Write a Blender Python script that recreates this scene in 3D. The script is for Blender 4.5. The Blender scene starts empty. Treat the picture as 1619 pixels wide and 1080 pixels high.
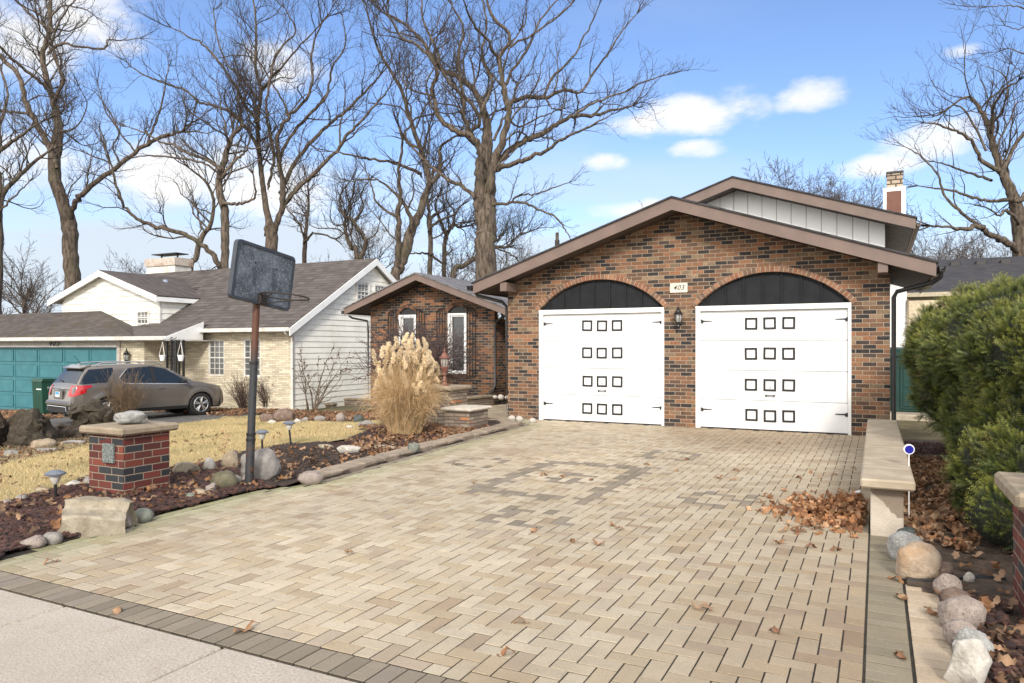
import bpy, bmesh, math, random
import numpy as np
from mathutils import Vector, Matrix, noise as mnoise
C = bpy.context.scene.collection
R = math.radians
# ------------------------------------------------------------ survey of the place
F_, CX, CY, EYE = 1146., 809.5, 549., 1.5
TH = math.atan2(576.5, F_); CO, SI = math.cos(TH), math.sin(TH)
def sm(t): t = max(0., min(1., t)); return t*t*(3-2*t)
def zg(x, y):
    a = -.62*sm((-x-7.3)/9.5) - .03*max(0., min(14., -x-17))
    if x > 3: a -= .02*(x-3)*(1 if x < 12 else 9/(x-3))
    return a
def ray(px, d): l = (px-CX)/F_*d; return l*CO-d*SI, l*SI+d*CO
def G(px, py, dz=0.):                     # where a sight line meets the ground
    d = F_*EYE/max(8., py-CY)
    for _ in range(40):
        x, y = ray(px, d); d2 = F_*(EYE-zg(x, y)-dz)/(py-CY); d = .5*d+.5*d2
    x, y = ray(px, d); return x, y
def P(px, py, Y):                         # on a wall plane y = Y
    a = (px-CX)/F_; d = Y/(a*SI+CO); return (a*CO-SI)*d, EYE+(CY-py)/F_*d
def PX(px, py, X):                        # on a wall plane x = X
    a = (px-CX)/F_; d = X/(a*CO-SI); return (a*SI+CO)*d, EYE+(CY-py)/F_*d
def PD(px, py, d):
    x, y = ray(px, d); return Vector((x, y, EYE+(CY-py)/F_*d))
def depth(x, y): return -x*SI+y*CO
# ------------------------------------------------------------ materials
class NT:
    def __init__(s, name):
        s.m = bpy.data.materials.new(name); s.m.use_nodes = True; s.t = s.m.node_tree
        s.b = s.t.nodes['Principled BSDF']; s.o = s.t.nodes['Material Output']
    def n(s, ty, **k):
        nd = s.t.nodes.new(ty)
        for a, v in k.items():
            if a.startswith('i_'): nd.inputs[a[2:].replace('_', ' ')].default_value = v
            else: setattr(nd, a, v)
        return nd
    def l(s, a, b): s.t.links.new(a, b)
    def put(s, sock, v):
        if hasattr(v, 'links') or isinstance(v, bpy.types.NodeSocket): s.l(v, sock)
        else: sock.default_value = v
    def ma(s, op, a, b=0., c=None, clamp=False):
        nd = s.n('ShaderNodeMath', operation=op); nd.use_clamp = clamp
        s.put(nd.inputs[0], a); s.put(nd.inputs[1], b)
        if c is not None: s.put(nd.inputs[2], c)
        return nd.outputs[0]
    def mix(s, f, a, b, mode='MIX'):
        nd = s.n('ShaderNodeMix', data_type='RGBA', blend_type=mode)
        s.put(nd.inputs['Factor'], f)
        for k, v in ((6, a), (7, b)):
            if isinstance(v, (tuple, list)): nd.inputs[k].default_value = (*v[:3], 1)
            else: s.l(v, nd.inputs[k])
        return nd.outputs[2]
    def noise(s, scale, detail=3., rough=.55, vec=None, dim='3D'):
        nd = s.n('ShaderNodeTexNoise'); nd.inputs['Scale'].default_value = scale
        nd.inputs['Detail'].default_value = detail; nd.inputs['Roughness'].default_value = rough
        s.l(vec if vec is not None else s.pos(), nd.inputs['Vector']); return nd.outputs['Fac']
    def pos(s):
        if not hasattr(s, '_p'): s._p = s.n('ShaderNodeTexCoord').outputs['Object']
        return s._p
    def uv(s):
        if not hasattr(s, '_u'): s._u = s.n('ShaderNodeUVMap').outputs[0]
        return s._u
    def ramp(s, f, stops, interp='LINEAR'):
        nd = s.n('ShaderNodeValToRGB'); cr = nd.color_ramp; cr.interpolation = interp
        while len(cr.elements) > 1: cr.elements.remove(cr.elements[0])
        for i, (p, c) in enumerate(stops):
            e = cr.elements[0] if i == 0 else cr.elements.new(p)
            e.position = p; e.color = (*c[:3], 1) if len(c) >= 3 else (c[0],)*3+(1,)
        s.put(nd.inputs[0], f); return nd.outputs[0]
    def mr(s, v, a, b, c=0., d=1.):
        nd = s.n('ShaderNodeMapRange'); nd.interpolation_type = 'SMOOTHSTEP'
        s.put(nd.inputs[0], v)
        for i, q in enumerate((a, b, c, d)): nd.inputs[i+1].default_value = q
        return nd.outputs[0]
    def bump(s, h, dist=.01, st=1.):
        nd = s.n('ShaderNodeBump'); nd.inputs['Strength'].default_value = st; nd.inputs['Distance'].default_value = dist
        s.l(h, nd.inputs['Height']); s.l(nd.outputs[0], s.b.inputs['Normal']); return nd
    def col(s, v): s.put(s.b.inputs['Base Color'], v if not isinstance(v, tuple) else (*v, 1))
    def rough(s, v): s.put(s.b.inputs['Roughness'], v)
def m_basic(name, c, rough=.6, amt=.15, scale=8., bump=.0, bs=40., metal=0., attr=False, spec=.5, dirt=None, dscale=1.5, sub=0.):
    k = NT(name); nz = k.noise(scale, 5.)
    lo = tuple(x*(1-amt) for x in c); hi = tuple(min(1, x*(1+amt)) for x in c)
    cc = k.mix(k.mr(nz, .3, .7), lo, hi)
    if dirt is not None: cc = k.mix(k.ma('MULTIPLY', k.mr(k.noise(dscale, 6., .65), .48, .72), .8), cc, dirt)
    if attr:
        at = k.n('ShaderNodeAttribute', attribute_name='col'); cc = k.mix(1., cc, at.outputs['Color'], 'MULTIPLY')
    k.l(cc, k.b.inputs['Base Color']); k.rough(rough); k.b.inputs['Metallic'].default_value = metal
    k.b.inputs['Specular IOR Level'].default_value = spec
    if bump: k.bump(k.noise(bs, 6., .6), bump)
    if sub:
        tr = k.n('ShaderNodeBsdfTranslucent'); k.l(cc, tr.inputs[0]); mx = k.n('ShaderNodeMixShader'); mx.inputs[0].default_value = sub
        k.l(k.b.outputs[0], mx.inputs[1]); k.l(tr.outputs[0], mx.inputs[2]); k.l(mx.outputs[0], k.o.inputs[0])
    return k.m
def m_brick(name, pal, mortar, bw=.213, bh=.0735, jt=.0055, cluster=.25, rough=.85, swap=False, fade=.18, bumpd=.006, soil=None):
    k = NT(name); sp = k.n('ShaderNodeSeparateXYZ'); k.l(k.uv(), sp.inputs[0])
    u, v = (sp.outputs[1], sp.outputs[0]) if swap else (sp.outputs[0], sp.outputs[1])
    jn = k.ma('MULTIPLY', k.ma('SUBTRACT', k.noise(14., 2.), .5), .008)
    v = k.ma('ADD', v, jn)
    vv = k.ma('DIVIDE', v, bh); row = k.ma('FLOOR', vv)
    uu = k.ma('ADD', k.ma('DIVIDE', u, bw), k.ma('MULTIPLY', k.ma('MODULO', k.ma('ABSOLUTE', row), 2.), .5))
    colm = k.ma('FLOOR', uu)
    fu = k.ma('FRACT', uu); fv = k.ma('FRACT', vv)
    du = k.ma('MULTIPLY', k.ma('MINIMUM', fu, k.ma('SUBTRACT', 1., fu)), bw)
    dv = k.ma('MULTIPLY', k.ma('MINIMUM', fv, k.ma('SUBTRACT', 1., fv)), bh)
    e = k.mr(k.ma('MINIMUM', du, dv), jt*.7, jt*1.5)
    cb = k.n('ShaderNodeCombineXYZ'); k.l(colm, cb.inputs[0]); k.l(row, cb.inputs[1])
    wn = k.n('ShaderNodeTexWhiteNoise', noise_dimensions='3D'); k.l(cb.outputs[0], wn.inputs[0])
    cn = k.ma('SUBTRACT', k.noise(1.1, 2.), .5)
    val = k.ma('ADD', wn.outputs[0], k.ma('MULTIPLY', cn, cluster*4), clamp=True)
    base = k.ramp(val, pal, 'CONSTANT')
    hs = k.n('ShaderNodeHueSaturation'); k.l(base, hs.inputs['Color'])
    k.l(k.ma('ADD', .5, k.ma('MULTIPLY', k.ma('SUBTRACT', wn.outputs[0], .5), .02)), hs.inputs['Hue'])
    sv = k.n('ShaderNodeSeparateColor'); k.l(wn.outputs['Color'], sv.inputs[0])
    k.l(k.ma('ADD', .8, k.ma('MULTIPLY', sv.outputs[1], .4)), hs.inputs['Value'])
    mott = k.ma('ADD', 1-fade, k.ma('MULTIPLY', k.noise(60., 4., .7), fade*2))
    bc = k.mix(1., hs.outputs[0], mott_rgb(k, mott), 'MULTIPLY')
    if soil is not None: bc = k.mix(k.ma('MULTIPLY', k.mr(k.noise(26., 3., .6), .52, .66), .75), bc, soil)
    mc = k.mix(k.noise(30., 3.), tuple(x*.7 for x in mortar), mortar)
    k.l(k.mix(e, mc, bc), k.b.inputs['Base Color']); k.rough(rough)
    k.bump(k.ma('ADD', k.ma('MULTIPLY', e, 1.), k.ma('MULTIPLY', k.noise(80., 4.), .35)), bumpd)
    return k.m
def mott_rgb(k, v):
    c = k.n('ShaderNodeCombineColor')
    for i in range(3): k.l(v, c.inputs[i])
    return c.outputs[0]
# ------------------------------------------------------------ mesh building
ROOT = {}
def mesh_np(name, V, F, col=None, smooth=False):
    """V (n,3); F (m,k) uniform polygons or list of tuples; col (m,3) per face"""
    me = bpy.data.meshes.new(name)
    if isinstance(F, np.ndarray):
        m, k = F.shape
        me.vertices.add(len(V)); me.vertices.foreach_set('co', np.asarray(V, dtype=np.float32).ravel())
        me.loops.add(m*k); me.loops.foreach_set('vertex_index', F.astype(np.int32).ravel())
        me.polygons.add(m); me.polygons.foreach_set('loop_start', np.arange(0, m*k, k, dtype=np.int32))
        try: me.polygons.foreach_set('loop_total', np.full(m, k, dtype=np.int32))
        except Exception: pass
    else:
        me.from_pydata([tuple(v) for v in V], [], F)
    me.update(calc_edges=True)
    me.polygons.foreach_set('use_smooth', np.full(len(me.polygons), bool(smooth), dtype=bool))
    if col is not None:
        a = me.attributes.new('col', 'FLOAT_COLOR', 'FACE')
        c = np.ones((len(me.polygons), 4), dtype=np.float32); c[:, :3] = np.asarray(col, dtype=np.float32)
        a.data.foreach_set('color', c.ravel())
    return me
def boxuv(me, off=(0, 0, 0)):
    n = len(me.loops); uvl = me.uv_layers.new(name='UVMap')
    co = np.empty(len(me.vertices)*3, dtype=np.float32); me.vertices.foreach_get('co', co); co = co.reshape(-1, 3)+np.array(off, dtype=np.float32)
    vi = np.empty(n, dtype=np.int32); me.loops.foreach_get('vertex_index', vi)
    pn = np.empty(len(me.polygons)*3, dtype=np.float32); me.polygons.foreach_get('normal', pn); pn = np.abs(pn.reshape(-1, 3))
    lt = np.empty(len(me.polygons), dtype=np.int32); me.polygons.foreach_get('loop_total', lt)
    ax = np.repeat(np.argmax(pn*np.array([1, 1, .75]), axis=1), lt); p = co[vi]
    u = np.where(ax == 0, p[:, 1], p[:, 0]); v = np.where(ax == 2, p[:, 1], p[:, 2])
    uvl.data.foreach_set('uv', np.stack([u, v], 1).astype(np.float32).ravel())
class MB:
    def __init__(s): s.v = []; s.f = []; s.c = []
    def add(s, vs, fs, col=None):
        o = len(s.v); s.v += [tuple(v) for v in vs]; s.f += [tuple(i+o for i in f) for f in fs]
        if col is not None: s.c += [col]*len(fs)
        return s
    def box(s, x0, x1, y0, y1, z0, z1, col=None, M=None, bev=0.):
        if bev:
            b = min(bev, (x1-x0)*.45, (y1-y0)*.45, (z1-z0)*.45)
            vs = []
            for sx, X in ((0, x0), (1, x1)):
                for sy, Y in ((0, y0), (1, y1)):
                    for sz, Z in ((0, z0), (1, z1)):
                        dx = b if not sx else -b; dy = b if not sy else -b; dz = b if not sz else -b
                        vs += [(X, Y+dy, Z+dz), (X+dx, Y, Z+dz), (X+dx, Y+dy, Z)]
            def id(sx, sy, sz, k): return (sx*4+sy*2+sz)*3+k
            fs = []
            for sx in (0, 1):
                q = [id(sx, 0, 0, 0), id(sx, 1, 0, 0), id(sx, 1, 1, 0), id(sx, 0, 1, 0)]; fs.append(q if sx else q[::-1])
            for sy in (0, 1):
                q = [id(0, sy, 0, 1), id(1, sy, 0, 1), id(1, sy, 1, 1), id(0, sy, 1, 1)]; fs.append(q[::-1] if sy else q)
            for sz in (0, 1):
                q = [id(0, 0, sz, 2), id(1, 0, sz, 2), id(1, 1, sz, 2), id(0, 1, sz, 2)]; fs.append(q if sz else q[::-1])
            for a in (0, 1):
                for c_ in (0, 1):
                    q = [id(a, c_, 0, 0), id(a, c_, 1, 0), id(a, c_, 1, 1), id(a, c_, 0, 1)]; fs.append(q if a == c_ else q[::-1])
                    q = [id(a, 0, c_, 0), id(a, 1, c_, 0), id(a, 1, c_, 2), id(a, 0, c_, 2)]; fs.append(q[::-1] if a == c_ else q)
                    q = [id(0, a, c_, 1), id(1, a, c_, 1), id(1, a, c_, 2), id(0, a, c_, 2)]; fs.append(q if a == c_ else q[::-1])
            for sx in (0, 1):
                for sy in (0, 1):
                    for sz in (0, 1):
                        q = [id(sx, sy, sz, 0), id(sx, sy, sz, 1), id(sx, sy, sz, 2)]; fs.append(q if (sx+sy+sz) % 2 else q[::-1])
        else:
            vs = [(x, y, z) for x in (x0, x1) for y in (y0, y1) for z in (z0, z1)]
            fs = [(0, 1, 3, 2), (4, 6, 7, 5), (0, 4, 5, 1), (2, 3, 7, 6), (0, 2, 6, 4), (1, 5, 7, 3)]
        if M is not None: vs = [M @ Vector(v) for v in vs]
        return s.add(vs, fs, col)
    def prism(s, poly, axis, a, b):          # poly of 2-D points, extruded along axis a..b
        n = len(poly)
        def mk(p, t): return (t, p[0], p[1]) if axis == 'x' else ((p[0], t, p[1]) if axis == 'y' else (p[0], p[1], t))
        vs = [mk(p, a) for p in poly]+[mk(p, b) for p in poly]
        return s.add(vs, [tuple(range(n))[::-1], tuple(range(n, 2*n))]+[(i, (i+1) % n, n+(i+1) % n, n+i) for i in range(n)])
    def tube(s, pts, r, n=8, cap=True):
        pts = [Vector(p) for p in pts]; k = len(pts); rr = r if isinstance(r, (list, tuple)) else [r]*k
        t0 = (pts[1]-pts[0]).normalized(); ref = Vector((0, 0, 1)) if abs(t0.z) < .8 else Vector((1, 0, 0)); vs = []
        for i, p in enumerate(pts):
            t = (pts[min(i+1, k-1)]-pts[max(i-1, 0)]).normalized(); u = t.cross(ref).normalized(); w = t.cross(u)
            for j in range(n):
                a = 2*math.pi*j/n; vs.append(p+(u*math.cos(a)+w*math.sin(a))*rr[i])
        fs = [(i*n+j, i*n+(j+1) % n, (i+1)*n+(j+1) % n, (i+1)*n+j) for i in range(k-1) for j in range(n)]
        if cap: fs += [tuple(range(n))[::-1], tuple(range((k-1)*n, k*n))]
        return s.add(vs, fs)
    def lathe(s, prof, n=16, c=(0, 0, 0), ax='z'):
        vs = []
        for r, z in prof:
            for j in range(n):
                a = 2*math.pi*j/n; q = (r*math.cos(a), r*math.sin(a), z)
                if ax == 'x': q = (q[2], q[0], q[1])
                if ax == 'y': q = (q[0], q[2], q[1])
                vs.append((q[0]+c[0], q[1]+c[1], q[2]+c[2]))
        k = len(prof)
        fs = [(i*n+j, i*n+(j+1) % n, (i+1)*n+(j+1) % n, (i+1)*n+j) for i in range(k-1) for j in range(n)]
        fs += [tuple(range(n))[::-1], tuple(range((k-1)*n, k*n))]
        return s.add(vs, fs)
    def strip(s, xs, lo, hi, y0, y1=None, axis='x'):      # wall between two curves; thickness y0..y1
        def mk(x, y, z): return (x, y, z) if axis == 'x' else (y, x, z)
        for a, b in zip(xs[:-1], xs[1:]):
            q = [(a, lo(a)), (b, lo(b)), (b, hi(b)), (a, hi(a))]
            if q[3][1]-q[0][1] < 1e-4 and q[2][1]-q[1][1] < 1e-4: continue
            s.add([mk(x, y0, z) for x, z in q], [(0, 1, 2, 3)])
            if y1 is not None:
                s.add([mk(x, y1, z) for x, z in q], [(3, 2, 1, 0)])
                s.add([mk(a, y0, q[0][1]), mk(b, y0, q[1][1]), mk(b, y1, q[1][1]), mk(a, y1, q[0][1])], [(3, 2, 1, 0)])
                s.add([mk(a, y0, q[3][1]), mk(b, y0, q[2][1]), mk(b, y1, q[2][1]), mk(a, y1, q[3][1])], [(0, 1, 2, 3)])
        if y1 is not None:
            for x in (xs[0], xs[-1]):
                if hi(x)-lo(x) > 1e-3: s.add([mk(x, y0, lo(x)), mk(x, y1, lo(x)), mk(x, y1, hi(x)), mk(x, y0, hi(x))], [(0, 1, 2, 3)])
        return s
    def build(s, name, mat, parent=None, smooth=False, uvoff=(0, 0, 0)):
        off = ROOT.get(parent.name, (0, 0, 0)) if parent else (0, 0, 0)
        V = np.array(s.v, dtype=np.float32)-np.array(off, dtype=np.float32)
        me = mesh_np(name, V, s.f, s.c if s.c else None, False)
        bm = bmesh.new(); bm.from_mesh(me); bmesh.ops.remove_doubles(bm, verts=bm.verts, dist=1e-5)
        bmesh.ops.recalc_face_normals(bm, faces=bm.faces); bm.to_mesh(me); bm.free()
        if smooth:
            me.polygons.foreach_set('use_smooth', np.ones(len(me.polygons), dtype=bool))
            try: me.set_sharp_from_angle(angle=R(38))
            except Exception: pass
        boxuv(me, off); me.materials.append(mat)
        return link(name, me, parent)
def link(name, me, parent=None):
    o = bpy.data.objects.new(name, me); C.objects.link(o)
    if parent is not None: o.parent = parent; ROOT[o.name] = ROOT.get(parent.name, (0, 0, 0))
    return o
def npobj(name, V, F, mat, parent=None, col=None, smooth=False, uv=False):
    off = ROOT.get(parent.name, (0, 0, 0)) if parent else (0, 0, 0)
    me = mesh_np(name, np.asarray(V)-np.array(off), F, col, smooth)
    if uv: boxuv(me, off)
    me.materials.append(mat); return link(name, me, parent)
def tag(o, label=None, cat=None, group=None, kind=None):
    if label: o['label'] = label
    if cat: o['category'] = cat
    if group: o['group'] = group
    if kind: o['kind'] = kind
    return o
def thing(name, label, cat, loc=(0, 0, 0), group=None):
    o = bpy.data.objects.new(name, None); C.objects.link(o); o.location = loc; o.empty_display_size = .2
    ROOT[o.name] = tuple(loc); return tag(o, label, cat, group)
def copy_tree(o, parent=None):
    c = o.copy(); C.objects.link(c); c.parent = parent
    for ch in list(o.children): copy_tree(ch, c)
    return c
# many tapered tubes at once
class TB:
    def __init__(s): s.g = {}
    def add(s, pts, rad, sides): s.g.setdefault((len(pts), sides), []).append((pts, rad))
    def arrays(s):
        Vs, Fs, o = [], [], 0
        for (n, k), L in s.g.items():
            Pt = np.array([[tuple(q) for q in a] for a, _ in L], dtype=np.float64); Rd = np.array([b for _, b in L], dtype=np.float64)
            M = len(L); T = np.gradient(Pt, axis=1); T /= np.linalg.norm(T, axis=2, keepdims=True)+1e-9
            ref = np.where(np.abs(T[:, :1, 2:3]) < .8, np.array([0, 0, 1.]), np.array([1., 0, 0]))
            U = np.cross(T, np.broadcast_to(ref, T.shape)); U /= np.linalg.norm(U, axis=2, keepdims=True)+1e-9; W = np.cross(T, U)
            an = np.arange(k)*2*math.pi/k
            V = Pt[:, :, None, :]+Rd[:, :, None, None]*(np.cos(an)[None, None, :, None]*U[:, :, None, :]+np.sin(an)[None, None, :, None]*W[:, :, None, :])
            base = (np.arange(M)*n*k)[:, None, None]; i = np.arange(n-1)[None, :, None]; j = np.arange(k)[None, None, :]; j2 = (j+1) % k
            f = np.stack([base+i*k+j, base+i*k+j2, base+(i+1)*k+j2, base+(i+1)*k+j], -1).reshape(-1, 4)+o
            Vs.append(V.reshape(-1, 3)); Fs.append(f); o += M*n*k
        return np.concatenate(Vs), np.concatenate(Fs)
    def build(s, name, mat, parent=None): V, F = s.arrays(); return npobj(name, V, F, mat, parent, smooth=True)
def inpoly(x, y, poly):
    c = False; n = len(poly)
    for i in range(n):
        x1, y1 = poly[i]; x2, y2 = poly[(i+1) % n]
        if (y1 > y) != (y2 > y) and x < (x2-x1)*(y-y1)/(y2-y1)+x1: c = not c
    return c
def patch(name, poly, mat, dz=.004, res=.12, wob=.0, kind='structure'):       # sheet on the ground inside a polygon
    xs = [p[0] for p in poly]; ys = [p[1] for p in poly]; nx = int((max(xs)-min(xs))/res)+2; ny = int((max(ys)-min(ys))/res)+2
    mb = MB(); idx = {}
    def vid(i, j):
        if (i, j) not in idx:
            x = min(xs)+i*res; y = min(ys)+j*res
            idx[i, j] = len(mb.v); mb.v.append((x, y, zg(x, y)+dz+(wob*(mnoise.noise(Vector((x*3, y*3, 7)))+.3) if wob else 0)))
        return idx[i, j]
    for i in range(nx):
        for j in range(ny):
            if inpoly(min(xs)+(i+.5)*res, min(ys)+(j+.5)*res, poly): mb.f.append((vid(i, j), vid(i+1, j), vid(i+1, j+1), vid(i, j+1)))
    o = mb.build(name, mat, smooth=True); return tag(o, kind=kind)
# ------------------------------------------------------------ palette
PAL_HOUSE = [(0, (.02, .018, .02)), (.16, (.048, .036, .03)), (.31, (.088, .05, .032)), (.42, (.145, .08, .046)), (.57, (.18, .085, .046)), (.71, (.225, .105, .055)), (.82, (.24, .096, .05)), (.88, (.165, .108, .072)), (.96, (.23, .15, .095))]
M_BR = m_brick('house_brick', PAL_HOUSE, (.42, .33, .24), jt=.0048, cluster=.16, soil=(.075, .052, .04))
M_BRW = m_brick('wing_brick', [(0, (.02, .018, .02)), (.2, (.05, .035, .03)), (.36, (.085, .045, .03)), (.5, (.14, .065, .035)), (.68, (.22, .085, .04)), (.84, (.27, .10, .045)), (.93, (.15, .10, .07))], (.33, .25, .18), jt=.0048, cluster=.2, soil=(.06, .042, .034))
M_CREAM = m_brick('cream_brick', [(0, (.54, .47, .35)), (.3, (.59, .52, .39)), (.6, (.63, .56, .43)), (.85, (.56, .48, .35))], (.36, .31, .23), bw=.30, bh=.062, jt=.004, cluster=.1, fade=.08)
M_RED = m_brick('pillar_brick', [(0, (.024, .025, .03)), (.28, (.095, .020, .016)), (.5, (.125, .025, .019)), (.72, (.15, .03, .021)), (.9, (.08, .018, .016))], (.30, .235, .175), bw=.205, bh=.0735, jt=.0052, cluster=.05, bumpd=.008)
M_STONEBR = m_brick('stone_brick', [(0, (.20, .155, .12)), (.3, (.25, .20, .155)), (.6, (.30, .245, .19)), (.85, (.24, .17, .13)), (.96, (.38, .15, .08))], (.14, .11, .085), bw=.235, bh=.062, jt=.005, cluster=.1, bumpd=.012)
M_FASCIA = m_basic('brown_fascia', (.155, .108, .09), .55, .10, 3., .001, 60)
M_SOFFIT = m_basic('brown_soffit', (.085, .062, .052), .6, .1, 3.)
M_WHITE = m_basic('white_paint', (.80, .80, .79), .42, .03, 2., dirt=(.70, .70, .68), dscale=3.)
M_BOARD = m_basic('lifted_white_board', (.90, .90, .89), .5, .02, 3.)  # white raised above the other paint to offset the eave shadow on the boards
M_DOORW = m_basic('garage_door_white', (.74, .745, .755), .38, .015, 1.5, .0006, 220)
M_WHITE2 = m_basic('old_white_paint', (.66, .64, .60), .6, .08, 3., dirt=(.42, .36, .28), dscale=2.2)
M_SIDING = m_basic('cream_siding', (.82, .80, .73), .55, .05, 2., dirt=(.68, .66, .58), dscale=1.2)
M_BLACK = m_basic('black_metal', (.012, .012, .013), .4, .2, 20., .0004, 200)
M_PANEL = m_basic('charcoal_panel', (.013, .014, .017), .7, .2, 6., .001, 70, spec=.25)
M_IRON = m_basic('rusty_black_iron', (.022, .016, .014), .6, .3, 9., .001, 120)
M_TRIMD = m_basic('dark_downpipe', (.030, .027, .026), .45, .15, 6.)
M_TEAL = m_basic('teal_paint', (.030, .155, .185), .5, .1, 3., dirt=(.045, .17, .19), dscale=3)
M_CONC = m_basic('cast_concrete', (.42, .36, .28), .85, .15, 6., .004, 60, dirt=(.28, .23, .17), dscale=4)
M_CAP = m_basic('pillar_cap_concrete', (.27, .215, .15), .9, .2, 8., .005, 50, dirt=(.14, .12, .08), dscale=5)
M_GREEN = m_basic('green_plastic', (.006, .045, .038), .45, .15, 2., .001, 80)
M_GREEN2 = m_basic('bin_green_plastic', (.004, .05, .03), .5, .15, 3.)
M_WOOD = m_basic('bare_lumber', (.46, .27, .09), .7, .25, 12., .002, 60)
def m_glass(name, c=(.02, .025, .03), rough=.06, tr=0.):
    k = NT(name); k.col(c); k.rough(rough); k.b.inputs['Specular IOR Level'].default_value = .9
    k.bump(k.noise(3., 1.), .002); return k.m
M_GLASS = m_glass('window_glass', (.022, .026, .03), .04)
M_GLASSN = m_glass('old_window_glass', (.10, .105, .105), .12)
M_SHUT = m_basic('copper_lantern_metal', (.165, .065, .045), .55, .25, 20., .001, 90)
def m_shingle(name, c, moss=0., bh=.14, bw=.32):
    k = NT(name); sp = k.n('ShaderNodeSeparateXYZ'); k.l(k.uv(), sp.inputs[0])
    at = k.ma('DIVIDE', sp.outputs[1], bh); row = k.ma('FLOOR', at)
    wn1 = k.n('ShaderNodeTexWhiteNoise', noise_dimensions='1D'); k.l(row, wn1.inputs['W'])
    uu = k.ma('ADD', k.ma('DIVIDE', sp.outputs[0], bw), wn1.outputs[0]); cb = k.n('ShaderNodeCombineXYZ'); k.l(k.ma('FLOOR', uu), cb.inputs[0]); k.l(row, cb.inputs[1])
    wn = k.n('ShaderNodeTexWhiteNoise', noise_dimensions='3D'); k.l(cb.outputs[0], wn.inputs[0])
    fr = k.ma('FRACT', at); tab = k.ma('ADD', .72, k.ma('MULTIPLY', wn.outputs[0], .5))
    cc = k.mix(1., k.mix(k.noise(3., 5.), tuple(x*.8 for x in c), tuple(x*1.25 for x in c)), mott_rgb(k, tab), 'MULTIPLY')
    cc = k.mix(k.mr(fr, .05, .22, .85, 0.), cc, tuple(x*.35 for x in c))
    if moss: cc = k.mix(k.ma('MULTIPLY', k.mr(k.noise(1.4, 6., .7), .5, .66), moss), cc, (.055, .045, .02))
    k.l(cc, k.b.inputs['Base Color']); k.rough(.9)
    k.bump(k.ma('ADD', k.ma('MULTIPLY', k.ma('SUBTRACT', 1., fr), .8), k.ma('MULTIPLY', k.noise(90., 3.), .5)), .012)
    return k.m
M_ROOF = m_shingle('neighbour_shingles', (.088, .073, .067), bh=.19)
M_ROOFM = m_shingle('mossy_shingles', (.075, .060, .054), .8)
M_ROOFG = m_shingle('grey_shingles', (.15, .145, .15))
M_ROOFD = m_shingle('dark_shingles', (.04, .038, .042))
def m_siding(name, c, pitch=.2, vertical=False):
    k = NT(name); sp = k.n('ShaderNodeSeparateXYZ'); k.l(k.uv(), sp.inputs[0])
    fr = k.ma('FRACT', k.ma('DIVIDE', sp.outputs[0 if vertical else 1], pitch))
    g = k.mr(fr, .0, .06, 0., 1.) if vertical else fr
    k.l(k.mix(k.noise(2., 5.), tuple(x*.94 for x in c), c), k.b.inputs['Base Color']); k.rough(.5)
    k.bump(g, .02); return k.m
# ------------------------------------------------------------ camera, light, sky
cam = bpy.data.cameras.new('camera'); co = bpy.data.objects.new('camera', cam); C.objects.link(co)
cam.sensor_width = 36; cam.lens = 36*F_/1619; co.location = (0, 0, EYE); co.rotation_euler = (R(90), 0, TH)
cam.shift_y = (CY-540)/1619; cam.clip_end = 2000; cam.clip_start = .05
bpy.context.scene.camera = co
SUN_AZ = math.atan2(-.36, -.93)   # direction towards the sun seen from above (x, y)
SUN_EL = R(29)
to_sun = Vector((.42*math.cos(SUN_EL), -.907*math.cos(SUN_EL), math.sin(SUN_EL))).normalized()
sl = bpy.data.lights.new('sun', 'SUN'); sl.energy = 2.5; sl.angle = R(9.0); sl.color = (1., .945, .86)
so = bpy.data.objects.new('sun', sl); C.objects.link(so); so.rotation_euler = to_sun.to_track_quat('Z', 'Y').to_euler(); so.location = (-10, -20, 30)
w = bpy.data.worlds.new('World'); bpy.context.scene.world = w; w.use_nodes = True
class WN(NT):
    def __init__(s): s.t = w.node_tree
wk = WN(); bg = w.node_tree.nodes['Background']; tc = wk.n('ShaderNodeTexCoord').outputs['Generated']; wk._p = tc
sky = wk.n('ShaderNodeTexSky', sky_type='NISHITA'); sky.sun_disc = False; sky.sun_elevation = SUN_EL
sky.sun_rotation = math.atan2(to_sun.x, to_sun.y); sky.altitude = 200; sky.air_density = 1.; sky.dust_density = .6; sky.ozone_density = 1.6
def cdir(px, py): return (PD(px, py, 10)-Vector((0, 0, EYE))).normalized()
nz = wk.n('ShaderNodeTexNoise'); nz.inputs['Scale'].default_value = 9.; nz.inputs['Detail'].default_value = 7.; nz.inputs['Roughness'].default_value = .6
mp = wk.n('ShaderNodeMapping'); mp.inputs['Scale'].default_value = (1, 1, 2.2); wk.l(tc, mp.inputs[0]); wk.l(mp.outputs[0], nz.inputs['Vector'])
nzv = wk.ma('SUBTRACT', nz.outputs['Fac'], .5)
mask = None
CL = [(1090, 182, 88, 25), (1180, 158, 42, 26), (1270, 150, 46, 22), (1098, 238, 36, 14), (1468, 220, 66, 22), (1010, 196, 42, 14), (250, 275, 70, 40), (410, 40, 0, 0), (120, 20, 90, 45), (40, 260, 90, 40), (960, 258, 32, 14), (455, 105, 55, 40), (30, 60, 60, 60), (420, 290, 90, 50), (1380, 262, 46, 16), (1000, 330, 60, 14), (1523, 80, 20, 9)]
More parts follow.
